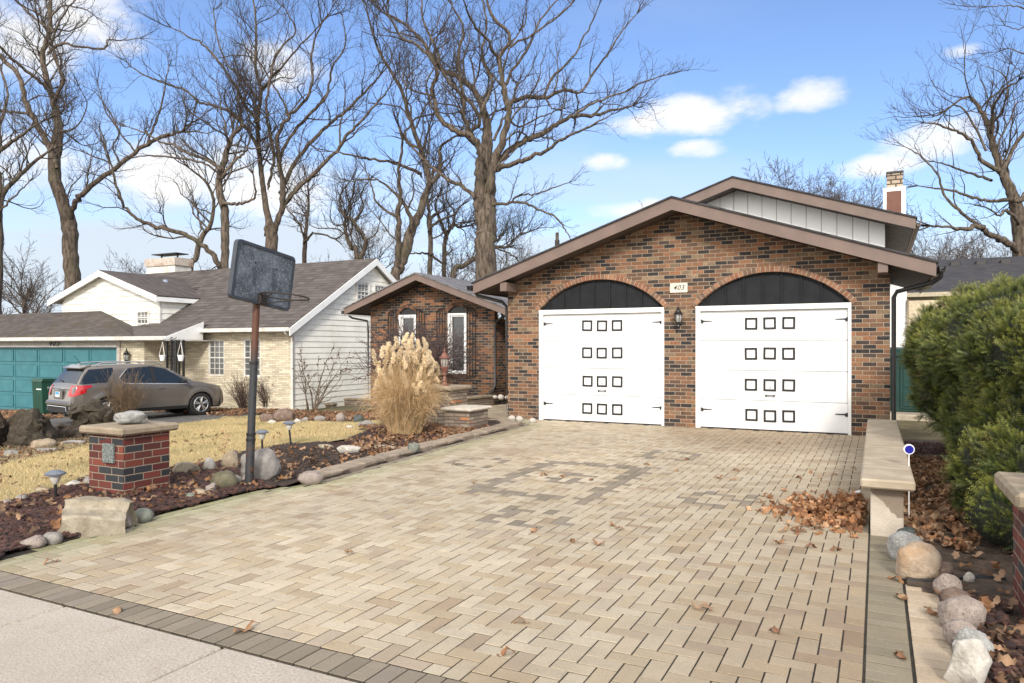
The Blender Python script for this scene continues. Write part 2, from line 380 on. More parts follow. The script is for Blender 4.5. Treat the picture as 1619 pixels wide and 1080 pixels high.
for (x, y, a, b) in CL:
    if not a: continue
    c = cdir(x, y); rt = Vector((0, 0, 1)).cross(c).normalized(); up = c.cross(rt)
    k0 = F_/c.dot(Vector((-SI, CO, 0)))*.92
    vs = wk.n('ShaderNodeVectorMath', operation='SUBTRACT'); wk.l(tc, vs.inputs[0]); vs.inputs[1].default_value = c
    def dot(vec, sc):
        d = wk.n('ShaderNodeVectorMath', operation='DOT_PRODUCT'); wk.l(vs.outputs[0], d.inputs[0]); d.inputs[1].default_value = vec*sc; return d.outputs['Value']
    ux, uy = dot(rt, F_/a*.9), dot(up, F_/b*.9)
    q = wk.ma('ADD', wk.ma('MULTIPLY', ux, ux), wk.ma('MULTIPLY', uy, uy))
    mk = wk.mr(wk.ma('ADD', wk.ma('SUBTRACT', 1., q), wk.ma('MULTIPLY', nzv, 4.6)), -.35, 1.25)
    mask = mk if mask is None else wk.ma('MAXIMUM', mask, mk)
sp = wk.n('ShaderNodeSeparateXYZ'); wk.l(tc, sp.inputs[0])
nz2 = wk.n('ShaderNodeTexNoise'); nz2.inputs['Scale'].default_value = 3.; nz2.inputs['Detail'].default_value = 6.
mp2 = wk.n('ShaderNodeMapping'); mp2.inputs['Scale'].default_value = (1, 1, 4.5); mp2.inputs['Location'].default_value = (3.3, 1.2, .4); wk.l(tc, mp2.inputs[0]); wk.l(mp2.outputs[0], nz2.inputs['Vector'])
low = wk.mr(sp.outputs[2], .02, .34, .9, 0.)                    # thin veil, thicker towards the skyline
# the veil reaches higher towards the left, over the neighbour
lf = wk.mr(sp.outputs[0], -.95, .25, .55, 0.)
VC = (4.7, 5.25, 5.9)
veil = wk.ma('MULTIPLY', wk.ma('ADD', wk.mr(wk.ma('ADD', nz2.outputs['Fac'], wk.ma('MULTIPLY', low, .35)), .46, .86), wk.ma('MULTIPLY', low, .35)), wk.ma('ADD', low, lf), clamp=True)
rear = wk.ma('MAXIMUM', wk.mr(sp.outputs[1], .15, -.35, 0., .85), wk.mr(sp.outputs[2], .62, .9, 0., .6))   # added bright sky, unseen overhead and behind the camera, as soft fill light
skyc = wk.mix(1., sky.outputs[0], (1.04, 1.12, 1.34), 'MULTIPLY')
skyc = wk.mix(wk.ma('MULTIPLY', veil, .95, clamp=True), skyc, VC); skyc = wk.mix(wk.ma('MULTIPLY', mask, .92, clamp=True), skyc, (6.9, 6.8, 6.6))
wk.l(wk.mix(rear, skyc, (15.0, 14.4, 13.5)), bg.inputs[0]); bg.inputs[1].default_value = .12
sc = bpy.context.scene; sc.view_settings.view_transform = 'Standard'; sc.view_settings.look = 'None'; sc.view_settings.exposure = .42; sc.view_settings.gamma = 1
sc.render.engine = 'CYCLES'; sc.cycles.use_denoising = True
# ------------------------------------------------------------ setting: ground, driveway, sidewalk
kk = NT('dormant_lawn'); a_ = kk.noise(1.2, 6.); b_ = kk.noise(40., 4.)
gc = kk.mix(kk.mr(a_, .35, .65), (.36, .285, .135), (.48, .385, .21)); gc = kk.mix(kk.mr(b_, .3, .7), kk.mix(.5, gc, (.14, .11, .05)), gc)
kk.l(gc, kk.b.inputs['Base Color']); kk.rough(.95); kk.bump(b_, .02); M_LAWN = kk.m
def soil_mat(name, c1, c2, sc_=9.):
    k = NT(name); k.l(k.mix(k.mr(k.noise(sc_, 6., .7), .35, .65), c1, c2), k.b.inputs['Base Color']); k.rough(.95); k.bump(k.noise(25., 5., .7), .03); return k.m
M_SOIL = soil_mat('soil', (.020, .012, .009), (.055, .032, .022)); M_SOIL2 = soil_mat('bare_soil', (.045, .03, .02), (.10, .068, .045))
# far-reaching ground sheet, denser near by
ax_ = sorted(set([round(v, 2) for v in list(np.arange(-34, 12.01, .5))+[-400, -200, -100, -70, -50, -42, -38, 16, 20, 30, 50, 100, 200, 400]]))
ay_ = sorted(set([round(v, 2) for v in list(np.arange(-6, 26.01, 1.))+[-60, -30, -15, 32, 40, 60, 100, 200, 500]]))
V = np.array([(x, y, zg(x, y)-.03) for x in ax_ for y in ay_]); ny_ = len(ay_)
Fq = np.array([(i*ny_+j, (i+1)*ny_+j, (i+1)*ny_+j+1, i*ny_+j+1) for i in range(len(ax_)-1) for j in range(ny_-1)])
tag(npobj('ground', V, Fq, soil_mat('ground_earth', (.10, .085, .04), (.19, .155, .08), 2.), smooth=True), kind='structure')
# driveway of herringbone pavers
EDGE = [(2.6, -5.62), (3.6, -5.62), (4.4, -5.74), (5.5, -5.80), (6.15, -5.56), (7.3, -5.66), (9.2, -5.84), (12.6, -6.05), (13.7, -6.95)]
def edge(y): return float(np.interp(y, [e[0] for e in EDGE], [e[1] for e in EDGE]))
rnd = random.Random(5)
RINGS = []
def ringpx(pts, wdt, inner=None): 
    w_ = [G(*p) for p in pts]; xs = [p[0] for p in w_]; ys = [p[1] for p in w_]; RINGS.append((min(xs), max(xs), min(ys), max(ys), wdt))
RINGS += [(-3.87, -2.45, 6.55, 8.85, .21), (-3.35, -2.95, 7.35, 8.05, .11), (-3.05, -2.35, 5.45, 6.1, .11), (-1.72, -1.1, 6.95, 7.6, .11), (-5.0, -4.3, 7.9, 8.6, .11), (-2.9, -2.2, 9.6, 10.4, .11)]
def isdark(x, y):
    for (x0, x1, y0, y1, w_) in RINGS:
        if x0 < x < x1 and y0 < y < y1 and mnoise.noise(Vector((x*37.3, y*41.7, 2))) > -.42 and not (x0+w_ < x < x1-w_ and y0+w_ < y < y1-w_): return True
    return False
TAN = [(.52, .435, .315), (.545, .46, .34), (.50, .41, .285), (.555, .475, .355), (.47, .375, .25), (.53, .445, .325)]
def tone(x, y, dark):
    if dark: c = rnd.choice([(.27, .225, .165), (.30, .25, .185), (.28, .235, .185), (.245, .205, .15)])
    else:
        c = list(rnd.choice(TAN))
        br = mnoise.noise(Vector((x*.45+3, y*.28, 1.7)))                        # patches of rust-brown and of paler wash
        wgt = max(0, min(1, .42+br*1.5+(x+2.2)*.20+(y-8)*.05-.2)); t = (.33, .24, .15)
        c = [c[i]*(1-.7*wgt)+t[i]*.7*wgt for i in range(3)]
        if rnd.random() < .13: c = [v*.80 for v in c]; c[0] *= 1.05
        pale = max(0, min(1, mnoise.noise(Vector((x*.5-9, y*.4+4, 5)))*2+.2)); c = [v*(1+.16*pale) for v in c]
        gr = min(1, max(0., 1-(x-edge(y))/.55)) if x > edge(y)-.2 else 0; c = [c[0]*(1-.3*gr), c[1]*(1-.18*gr), c[2]*(1-.35*gr)]
    f = rnd.uniform(.93, 1.06)*(.78 if dark else .74); return tuple(v*f for v in c)
dv = []; df = []; dc = []
def paver(x0, x1, y0, y1, z=0., dark=False, c=None, g=.0040, h=.012):
    b = .0018; c = c or tone((x0+x1)/2, (y0+y1)/2, dark); x0 += g; x1 -= g; y0 += g; y1 -= g; z += rnd.uniform(-.0015, .0015)
    tl = [rnd.uniform(-.0012, .0012) for _ in range(4)]; o = len(dv)
    dv.extend([(x0, y0, z-h), (x1, y0, z-h), (x1, y1, z-h), (x0, y1, z-h), (x0, y0, z-b), (x1, y0, z-b), (x1, y1, z-b), (x0, y1, z-b),
               (x0+b, y0+b, z+tl[0]), (x1-b, y0+b, z+tl[1]), (x1-b, y1-b, z+tl[2]), (x0+b, y1-b, z+tl[3])])
    for q in ((8, 9, 10, 11), (4, 5, 9, 8), (5, 6, 10, 9), (6, 7, 11, 10), (7, 4, 8, 11), (0, 1, 5, 4), (1, 2, 6, 5), (2, 3, 7, 6), (3, 0, 4, 7)):
        df.append([i+o for i in q]); dc.append(c)
Wp = .1015; XR = -.055; Y0 = 2.81
def clipput(x0, x1, y0, y1):
    if y0 < Y0-.11 or y1 > 13.75 or x1 > XR+.11: return
    x1 = min(x1, XR); y0 = max(y0, Y0)
    xe = edge((y0+y1)/2)+.11
    if x1 < xe: return
    x0 = max(x0, xe)
    if x1-x0 < .025 or y1-y0 < .025: return
    paver(x0, x1, y0, y1, dark=isdark((x0+x1)/2, (y0+y1)/2))
ni = int(7.6/Wp); nj = int(11.2/Wp)
for i in range(-ni, 2):
    for j in range(-1, nj):
        k = (i-j) % 4; x = XR+i*Wp; y = Y0+j*Wp
        if k == 0: clipput(x, x+2*Wp, y, y+Wp)
        elif k == 3: clipput(x, x+Wp, y, y+2*Wp)
n_ = int(6.6/.105)
for i in range(n_):                                   # dark soldier course along the sidewalk
    x1 = .15-i*.105; paver(x1-.105, x1, 2.605, 2.805, dark=True)
y = 2.81
while y < 13.6:                                       # dark course along the right side, tan strip beyond it
    gcol = rnd.choice([(.21, .18, .125), (.185, .16, .11), (.235, .20, .14)])
    paver(-.05, .15, y, y+.105, c=gcol); y += .105
y = 1.2
while y < 5.15:
    if y > 2.6 or True: paver(.158, .345, y, y+.1, z=.004, c=rnd.choice([(.42, .335, .24), (.45, .365, .27), (.385, .305, .215)]))
    y += .1
y = 3.2
while y < 13.5:                                       # mossy edge course on the left
    x = edge(y+.1); c = tone(x, y, True); c = (c[0]*.95, c[1]*1.08, c[2]*.8) if y < 6.2 else c
    paver(x-.0, x+.105, y, y+.205, c=tuple(v*1.25 for v in c) if y < 6.2 else c); y += .205
kp = NT('concrete_pavers'); at = kp.n('ShaderNodeAttribute', attribute_name='col')
sp1 = kp.ma('ADD', .42, kp.ma('MULTIPLY', kp.noise(95., 4., .85), 1.14)); sp2 = kp.ma('ADD', .76, kp.ma('MULTIPLY', kp.noise(3.2, 7., .68), .48))
cc = kp.mix(1., at.outputs['Color'], mott_rgb(kp, kp.ma('MULTIPLY', sp1, sp2)), 'MULTIPLY')
cc = kp.mix(kp.ma('MULTIPLY', kp.mr(kp.noise(.9, 6., .62), .52, .72), .5), cc, (.27, .19, .12))
cc = kp.mix(kp.ma('MULTIPLY', kp.mr(kp.noise(6., 7., .8), .54, .72), .38), cc, (.15, .13, .075)); cc = kp.mix(kp.mr(kp.noise(30., 5., .85), .655, .70), cc, (.12, .10, .07))
kp.l(cc, kp.b.inputs['Base Color']); kp.rough(.9); kp.bump(kp.noise(210., 3., .7), .004, .8); M_PAV = kp.m
tag(npobj('driveway', np.array(dv), np.array(df), M_PAV, col=dc), kind='structure')
mb = MB(); ys_ = [2.6]+list(np.arange(3.0, 13.7, .5))+[13.85]
for a, b in zip(ys_[:-1], ys_[1:]): mb.add([(edge(a)-.01, a, -.0036), (.349, a, -.0036), (.349, b, -.0036), (edge(b)-.01, b, -.0036)], [(0, 1, 2, 3)])
mb.add([(-9.4, 1.2, -.022), (4., 1.2, -.022), (4., 2.5999, -.022), (-9.4, 2.5999, -.022)], [(0, 1, 2, 3)])
tag(mb.build('driveway_bedding', soil_mat('joint_sand', (.014, .011, .007), (.040, .032, .019), 9.)), kind='structure')
# sidewalk slabs
ks = NT('sidewalk_concrete'); c1 = ks.mix(ks.mr(ks.noise(1.6, 6., .7), .3, .7), (.46, .40, .33), (.55, .49, .415))
c1 = ks.mix(ks.mr(ks.noise(70., 5., .85), .36, .60), tuple(v*.62 for v in (.5, .44, .37)), c1)
c1 = ks.mix(ks.ma('MULTIPLY', ks.mr(ks.noise(5., 6., .7), .56, .70), .55), c1, (.34, .27, .19)); c1 = ks.mix(ks.mr(ks.noise(22., 5., .8), .64, .70), c1, (.20, .16, .12))
ks.l(c1, ks.b.inputs['Base Color']); ks.rough(.92); ks.bump(ks.noise(120., 4., .75), .006); M_SIDE = ks.m
mb = MB(); x = -2.92-1.28*5
while x < 6: mb.box(x+.008, x+1.272, 1.18, 2.592, -.10, .0, bev=.009); x += 1.28
x = -2.92-1.28*5
mb.build('sidewalk', M_SIDE)['kind'] = 'structure'
patch('street', [(-60, -9), (60, -9), (60, -1.2), (-60, -1.2)], m_basic('street_asphalt', (.05, .05, .05), .9, .2, 30, .004, 100), .0, 2.)
# neighbour's asphalt drive
patch('neighbour_driveway', [(-34, 18.4), (-17.9, 18.4), (-17.2, 15.5), (-17.4, 11.5), (-19.5, 3), (-19.5, -1), (-26, -1), (-26, 11), (-34, 13)], m_basic('asphalt', (.095, .09, .085), .9, .2, 3, .006, 90), .012, .3)
# lawn sheet
LAWN = [(-40, 1.2), (-5.9, 1.2), (-5.95, 3.0), G(0, 800), G(80, 776), G(150, 756), G(290, 740), G(345, 732), G(400, 712), G(470, 704), G(560, 692), G(600, 674), G(600, 666), G(540, 669), G(440, 662), G(370, 650), (-17.3, 15.2), (-17.5, 11.5), (-19.6, 3)]
patch('lawn', LAWN, M_LAWN, .006, .25)
# beds
E_L = [(edge(v)-.01, v) for v in (13.6, 12, 10, 8, 7, 6.2, 5.5, 4.4, 3.6, 2.7)]
BED_A = E_L[3:]+[(-6.6, 2.7), G(0, 798), G(80, 774), G(150, 754), G(290, 738), G(345, 731), G(400, 710), G(470, 702), G(545, 700)]
patch('planting_bed', BED_A, M_SOIL, .012, .08, .03)
BED_B = [(edge(v)-.01, v) for v in (13.0, 12, 11, 10, 9, 8)]+[G(545, 700), G(560, 690), G(600, 672), G(660, 655), (-8.9, 13.6), (-7.6, 13.5)]
patch('planting_bed', BED_B, M_SOIL, .012, .1, .03)
BED_C = [G(370, 649), G(440, 660), G(540, 667), G(600, 666), (-9.3, 13.6), (-9.2, 17.7), (-13.5, 17.7), (-17.6, 18.5), (-23, 18.5), (-17.8, 16.4)]
patch('planting_bed', BED_C, M_SOIL, .014, .15, .03)
BED_D = [G(0, 736), G(150, 701), G(215, 688), (-15, 9.8), (-16.6, 11.2), (-17.6, 9), (-19, 4), (-13, 3)]
patch('planting_bed', BED_D, M_SOIL, .014, .12, .03)
BED_R = [(.36, 2.2), (3.2, 2.2), (3.2, 13.4), (.22, 13.4), (.17, 6.4), (.17, 5.2), (.36, 5.0)]
patch('planting_bed', BED_R, M_SOIL2, .006, .08, .02)
# ------------------------------------------------------------ the brick house
def chev(ax, az, xl, xr, s, dz0, dz1):
    f = lambda x: az-s*abs(x-ax)
    return [(xl, f(xl)+dz0), (ax, az+dz0), (xr, f(xr)+dz0), (xr, f(xr)+dz1), (ax, az+dz1), (xl, f(xl)+dz1)]
def gable_roof(par, ax, az, xl, xr, s, y0, y1, m_top, m_f=None, m_s=None, th=.22, grooves=True):
    m_f = m_f or M_FASCIA; m_s = m_s or M_SOFFIT
    MB().prism(chev(ax, az, xl-.03, xr+.03, s, 0.002, .035), 'y', y0-.03, y1).build('roof', m_top, par)
    MB().prism(chev(ax, az, xl, xr, s, -th, 0), 'y', y0, y0+.035).build('fascia', m_f, par)
    f = lambda x: az-s*abs(x-ax)
    for x, q in ((xl, 1), (xr, -1)): MB().box(min(x, x+q*.03), max(x, x+q*.03), y0+.036, y1, f(x)-th*.92, f(x)-.004).build('eave_fascia', m_f, par)
    mb = MB()                                           # soffit boards, each a lapped strip
    yy = y0+.037
    n = 0
    while yy < min(y1, y0+15):
        y2 = min(yy+.15, y1); mb.prism(chev(ax, az, xl+.032, xr-.032, s, -th*.78-(.006 if n % 2 else 0), -th*.7), 'y', yy, y2); yy = y2; n += 1
        if y2 >= y1: break
    mb.build('soffit', m_s, par)
house = thing('brick_house', 'brown brick house with two white arched garage doors and low gabled wing', 'house', (-3.3, 13.64, 0))
YW = 13.64; XA, ZA, SL = -3.32, 4.21, .335
ztop = lambda x: ZA-SL*abs(x-XA)-.18
DO = [(-6.235, -3.615), (-3.02, -.385)]
def arch(x, x0, x1, zs, rise):
    h = (x1-x0)/2; Rr = (h*h+rise*rise)/(2*rise); c = (x0+x1)/2; return zs+rise-Rr+math.sqrt(max(0, Rr*Rr-(x-c)**2))
xs = sorted(set([-6.96, .2, XA]+[round(v, 4) for a, b in DO for v in np.linspace(a, b, 25)]+[a-.0001 for a, b in DO]+[b+.0001 for a, b in DO]))
def lo_(x):
    for a, b in DO:
        if a <= x <= b: return arch(x, a, b, 2.24, .60)
    return -.05
mb = MB()
for (a, b) in ((-6.96, DO[0][0]), (DO[0][1], DO[1][0]), (DO[1][1], .2)):
    mb.strip([a, b] if not a < XA < b else [a, XA, b], lambda x: -.05, ztop, YW, YW+.2)
for a, b in DO:
    mb.strip([round(v, 4) for v in np.linspace(a, b, 29)], lambda x: arch(x, a, b, 2.24, .60), ztop, YW, YW+.2)
mb.build('wall', M_BR, house)
mb = MB(); mb.box(-6.96, -6.80, YW+.2, 17.3, -.05, 2.95); mb.box(.04, .2, YW+.2, 17.3, -.05, 2.95); mb.box(-6.8, .04, YW+.9, YW+1.1, -.05, 2.6)
mb.build('side_wall', M_BR, house)
gable_roof(house, XA, ZA, -7.47, .83, SL, 13.05, 17.4, M_ROOFD, th=.215)
# voussoir bricks round the garage arches
M_VOUS = m_basic('arch_brick', (.245, .15, .10), .85, .2, 10., .004, 80, attr=True)
for a, b in DO:
    mb = MB(); h = (b-a)/2+.02; rise = .61; Rr = (h*h+rise*rise)/(2*rise); cx = (a+b)/2; cz = 2.235+rise-Rr; half = math.asin(h/Rr); n = int(2*half*(Rr+.03)/.077)
    for i in range(n):
        t = -half+(i+.5)*2*half/n; M = Matrix.Translation((cx, YW, cz)) @ Matrix.Rotation(t, 4, 'Y')
        c = rnd.choice([(1., .85, .75), (.8, .7, .65), (1.1, .9, .75), (.62, .6, .6), (1.15, .95, .8), (.9, .62, .5)])
        mb.box(-.0325, .0325, -.028, .10, Rr, Rr+.098, col=c, M=M, bev=.004)
    mb.build('brick_arch', M_VOUS, house)
    mb = MB(); rr = []
    for i in range(31):
        t = -half+i*2*half/30; rr.append((cx+math.sin(t)*(Rr+.004), cz+math.cos(t)*(Rr+.004)))
    for i in range(30):
        p, q = rr[i], rr[i+1]; k_ = (Rr+.094)/(Rr+.004); po = [(cx+(p[0]-cx)*k_, cz+(p[1]-cz)*k_), (cx+(q[0]-cx)*k_, cz+(q[1]-cz)*k_)]
        mb.add([(p[0], YW-.018, p[1]), (q[0], YW-.018, q[1]), (po[1][0], YW-.018, po[1][1]), (po[0][0], YW-.018, po[0][1])], [(0, 1, 2, 3)])
        mb.add([(po[0][0], YW-.018, po[0][1]), (po[1][0], YW-.018, po[1][1]), (po[1][0], YW+.02, po[1][1]), (po[0][0], YW+.02, po[0][1])], [(0, 1, 2, 3)])
        mb.add([(p[0], YW-.018, p[1]), (q[0], YW-.018, q[1]), (q[0], YW+.09, q[1]), (p[0], YW+.09, p[1])], [(0, 1, 2, 3)])
    mb.build('mortar_bed', m_basic('arch_mortar', (.40, .33, .26), .9, .15, 20), house)
# garage doors with frames, charcoal arched panels, straps and handles
def garage_door(a, b, xs3, side):
    MB().strip([round(v, 4) for v in np.linspace(a-.02, b+.02, 25)], lambda x: 2.262, lambda x: max(2.263, arch(x, a-.02, b+.02, 2.24, .61)), YW+.07, YW+.10).build('arch_panel', M_PANEL, house)
    x = a+.21
    while x < b-.1:
        zt = arch(x, a, b, 2.24, .60)-.015
        if zt > 2.3: MB().box(x-.015, x+.015, YW+.045, YW+.072, 2.262, zt).build('batten', M_PANEL, house)
        x += .325
    mb = MB(); mb.box(a, a+.085, YW-.012, YW+.125, 0, 2.24, bev=.004); mb.box(b-.05, b, YW-.012, YW+.125, 0, 2.24, bev=.004); mb.box(a+.0855, b-.0505, YW-.012, YW+.125, 2.17, 2.24, bev=.004); mb.box(a-.0, b+.0, YW-.022, YW-.0125, 2.222, 2.262)
    mb.build('door_frame', M_WHITE, house)
    x0, x1 = a+.087, b-.052; mb = MB(); hs = [.012, .535, 1.075, 1.62, 2.168]
    for z0, z1 in zip(hs[:-1], hs[1:]): mb.box(x0, x1, YW+.055, YW+.10, z0+.0035, z1-.0035, bev=.006)
    d = mb.build('garage_door', M_DOORW, house)
    tag(d, side)
    MB().box(x0, x1, YW+.045, YW+.098, 0., .011).build('bottom_seal', M_BLACK, d)
    zs = [1.93, 1.385, .82, .27]
    for r, z in enumerate(zs):
        for q, x in enumerate(xs3):
            jx, jz = rnd.uniform(-.006, .006), rnd.uniform(-.005, .005); w_, t = .108, .034; cx_, cz_ = x+jx, z+jz; mb = MB(); y0, y1 = YW+.036, YW+.0545
            tilt = R(rnd.uniform(-1.2, 1.2)); M = Matrix.Translation((cx_, 0, cz_)) @ Matrix.Rotation(tilt, 4, 'Y')
            for (p0, p1, q0, q1) in ((-w_, w_, w_-t, w_), (-w_, w_, -w_, -w_+t), (-w_, -w_+t, -w_+t, w_-t), (w_-t, w_, -w_+t, w_-t)):
                mb.box(p0, p1, y0, y1, q0, q1, M=M, bev=.005)
            mb.build('decorative_frame', M_BLACK, d)
    for z in (1.985, .345):
        for sgn, xe in ((1, x0+.005), (-1, x1-.005)):
            X = lambda v: xe+sgn*v
            pr = [(0, .035), (.045, .012), (.19, .006), (.20, 0), (.19, -.006), (.045, -.012), (.03, -.045), (0, -.03)]
            MB().prism([(X(u), z+v) for u, v in pr], 'y', YW+.042, YW+.0545).build('strap_hinge', M_BLACK, d)
    xc = xs3[1]+.005; mb = MB(); mb.box(xc-.075, xc+.075, YW+.015, YW+.028, .625, .64, bev=.003)
    for s_ in (-1, 1): mb.box(xc+s_*.07-.012, xc+s_*.07+.012, YW+.02, YW+.054, .615, .65, bev=.003)
    mb.build('handle', M_BLACK, d)
    MB().lathe([(.0, -.006), (.013, -.006), (.013, .008), (0, .008)], 10, (xc, YW+.046, .775), 'y').build('lock', m_basic('lock_steel', (.4, .4, .4), .3, .1, metal=1.), d)
garage_door(DO[0][0], DO[0][1], (-5.19, -4.885, -4.565), 'white left garage door beside the brick wing')
garage_door(DO[1][0], DO[1][1], (-2.03, -1.71, -1.39), 'white right garage door beside the concrete bench')
# beam ends under the gable
for x0 in (-6.86, .015):
    o = MB().box(x0, x0+.15, 13.087, YW-.003, 2.70 if x0 > -1 else 2.64, 2.87 if x0 > -1 else 2.82, bev=.006).build('beam_end', M_FASCIA, house)
# gutters and downspouts
for xg, s_ in ((-7.56, -1), (.92, 1)): MB().prism([(xg-.055, 2.78), (xg-.04, 2.68), (xg+.04, 2.68), (xg+.055, 2.78), (xg+.045, 2.78), (xg+.03, 2.69), (xg-.03, 2.69), (xg-.045, 2.78)], 'y', 13.03, 17.3).build('gutter', M_TRIMD, house)
MB().tube([(.90, 13.12, 2.72), (.90, 13.14, 2.60), (.80, 13.26, 2.53), (.30, 13.60, 2.42), (.255, 13.62, 2.33), (.255, 13.62, .30), (.25, 13.60, .10), (.25, 13.55, .0)], .036, 8).build('downspout', M_BLACK, house, smooth=True)
MB().lathe([(.055, 0), (.062, .13), (.05, .15), (.07, .16), (.03, .21)], 10, (.255, 13.60, .0)).build('downspout_adapter', M_BLACK, house)
MB().tube([(-7.5, 13.12, 2.70), (-7.45, 13.2, 2.58), (-7.08, 13.62, 2.46), (-7.02, 13.70, 2.36), (-7.02, 13.70, .05)], .036, 8).build('downspout', M_TRIMD, house, smooth=True)
# upper storey gable with white boards
UX, UZ, US = -2.86, 5.27, .333
gable_roof(house, UX, UZ, -6.5, .70, US, 16.6, 31., M_ROOFD, th=.215)
zt2 = lambda x: UZ-US*abs(x-UX)-.17
mb = MB(); x = .16
while x > -5.8:
    mb.strip([x-.303, x-.006] if not x-.303 < UX < x-.006 else [x-.303, UX, x-.006], lambda v: 3.0, zt2, 17.2, 17.23); x -= .31
mb.build('upper_siding', M_BOARD, house)
mb = MB(); mb.box(-5.9, .15, 17.232, 17.25, 2.6, 4.05); mb.strip([-5.9, UX, .15], lambda v: 4.05, zt2, 17.233, 17.25); mb.build('siding_backing', m_basic('shadow_gap', (.3, .3, .3)), house)
mb = MB(); mb.box(.10, .16, 17.252, 24.4, 0, 4.0); mb.box(-5.9, -5.8, 17.26, 24.4, 0, 4.0); mb.box(-5.79, .09, 24.3, 24.4, 0, 4.0); mb.build('rear_wall', M_WHITE, house)
MB().prism([(.70, 4.03), (.72, 3.93), (.78, 3.93), (.80, 4.05), (.78, 4.05), (.77, 3.95), (.73, 3.95), (.715, 4.03)], 'y', 16.6, 31.).build('upper_gutter', M_FASCIA, house)
# chimney
ch = MB().box(.135, .60, 19., 19.6, 4.11, 5.21).build('chimney', M_WHITE, house)
MB().box(.21, .51, 18.985, 18.999, 4.25, 5.12).build('chimney_panel', m_basic('red_brown_panel', (.15, .062, .042), .7, .1), ch)
MB().box(.215, .545, 19.08, 19.5, 5.211, 5.55).build('chimney_top', m_brick('chimney_block', [(0, (.34, .27, .2)), (.5, (.40, .32, .24)), (.8, (.3, .22, .17))], (.06, .045, .035), bw=.2, bh=.1, jt=.012), ch)
MB().box(.20, .56, 19.06, 19.52, 5.551, 5.60, bev=.01).build('chimney_cap', M_TRIMD, ch)
# wing with the two arched windows
YG = 17.8; WX, WZ, WS = -11.73, 3.60, .365
ztw = lambda x: WZ-WS*abs(x-WX)-.17
WIN = [(-12.735, -12.115, .74, 2.46, .20), (-11.02, -10.40, .74, 2.47, .21)]
mb = MB(); segs = [(-13.78, WIN[0][0]), (WIN[0][1], WIN[1][0]), (WIN[1][1], -9.5)]
for a, b in segs: mb.strip([a, b] if not a < WX < b else [a, WX, b], lambda x: -.6, ztw, YG, YG+.18)
for a, b, z0, z1, rs in WIN:
    xs = [round(v, 4) for v in np.linspace(a, b, 15)]
    mb.strip(xs, lambda x: -.6, lambda x: z0, YG, YG+.18); mb.strip(xs, lambda x: arch(x, a, b, z1, rs), ztw, YG, YG+.18)
mb.box(-9.66, -9.5, YG+.18, 21., -.6, 2.3)
mb.build('wing_wall', M_BRW, house)
MB().box(-9.49, -6.97, 19.6, 19.75, -.3, 2.7).build('entry_wall', M_BRW, house)
MB().box(-9.4, -8.3, 19.56, 19.6, 0, 2.1).build('entry_door', m_basic('dark_door', (.04, .02, .015), .5), house)
gable_roof(house, WX, WZ, -14.3, -8.86, WS, 17.2, 24., M_ROOFG, th=.19)
MB().add([(-8.9, 18.1, 2.5), (-6.9, 18.1, 2.5), (-6.9, 22.5, 3.75), (-8.9, 22.5, 3.75), (-8.9, 18.1, 2.42), (-6.9, 18.1, 2.42)], [(0, 1, 2, 3), (4, 5, 1, 0)]).build('entry_roof', M_ROOFG, house)
MB().box(-9.1, -6.95, 18.02, 18.09, 2.36, 2.51).build('entry_gutter', M_TRIMD, house)
MB().tube([(-9.0, 17.3, 2.42), (-9.0, 17.35, 2.33), (-9.40, 17.72, 2.20), (-9.45, 17.74, 2.08), (-9.45, 17.74, .45), (-9.5, 17.6, .22), (-9.55, 17.4, .14)], .034, 8).build('downspout', M_TRIMD, house, smooth=True)
MB().tube([(-14.2, 17.3, 2.44), (-14.15, 17.4, 2.38), (-13.85, 17.74, 2.30), (-13.83, 17.75, 2.0), (-13.83, 17.75, -.4)], .03, 8).build('downspout', M_TRIMD, house, smooth=True)
MB().box(-14.42, -14.33, 17.2, 23.9, 2.5, 2.60).build('gutter', M_TRIMD, house)
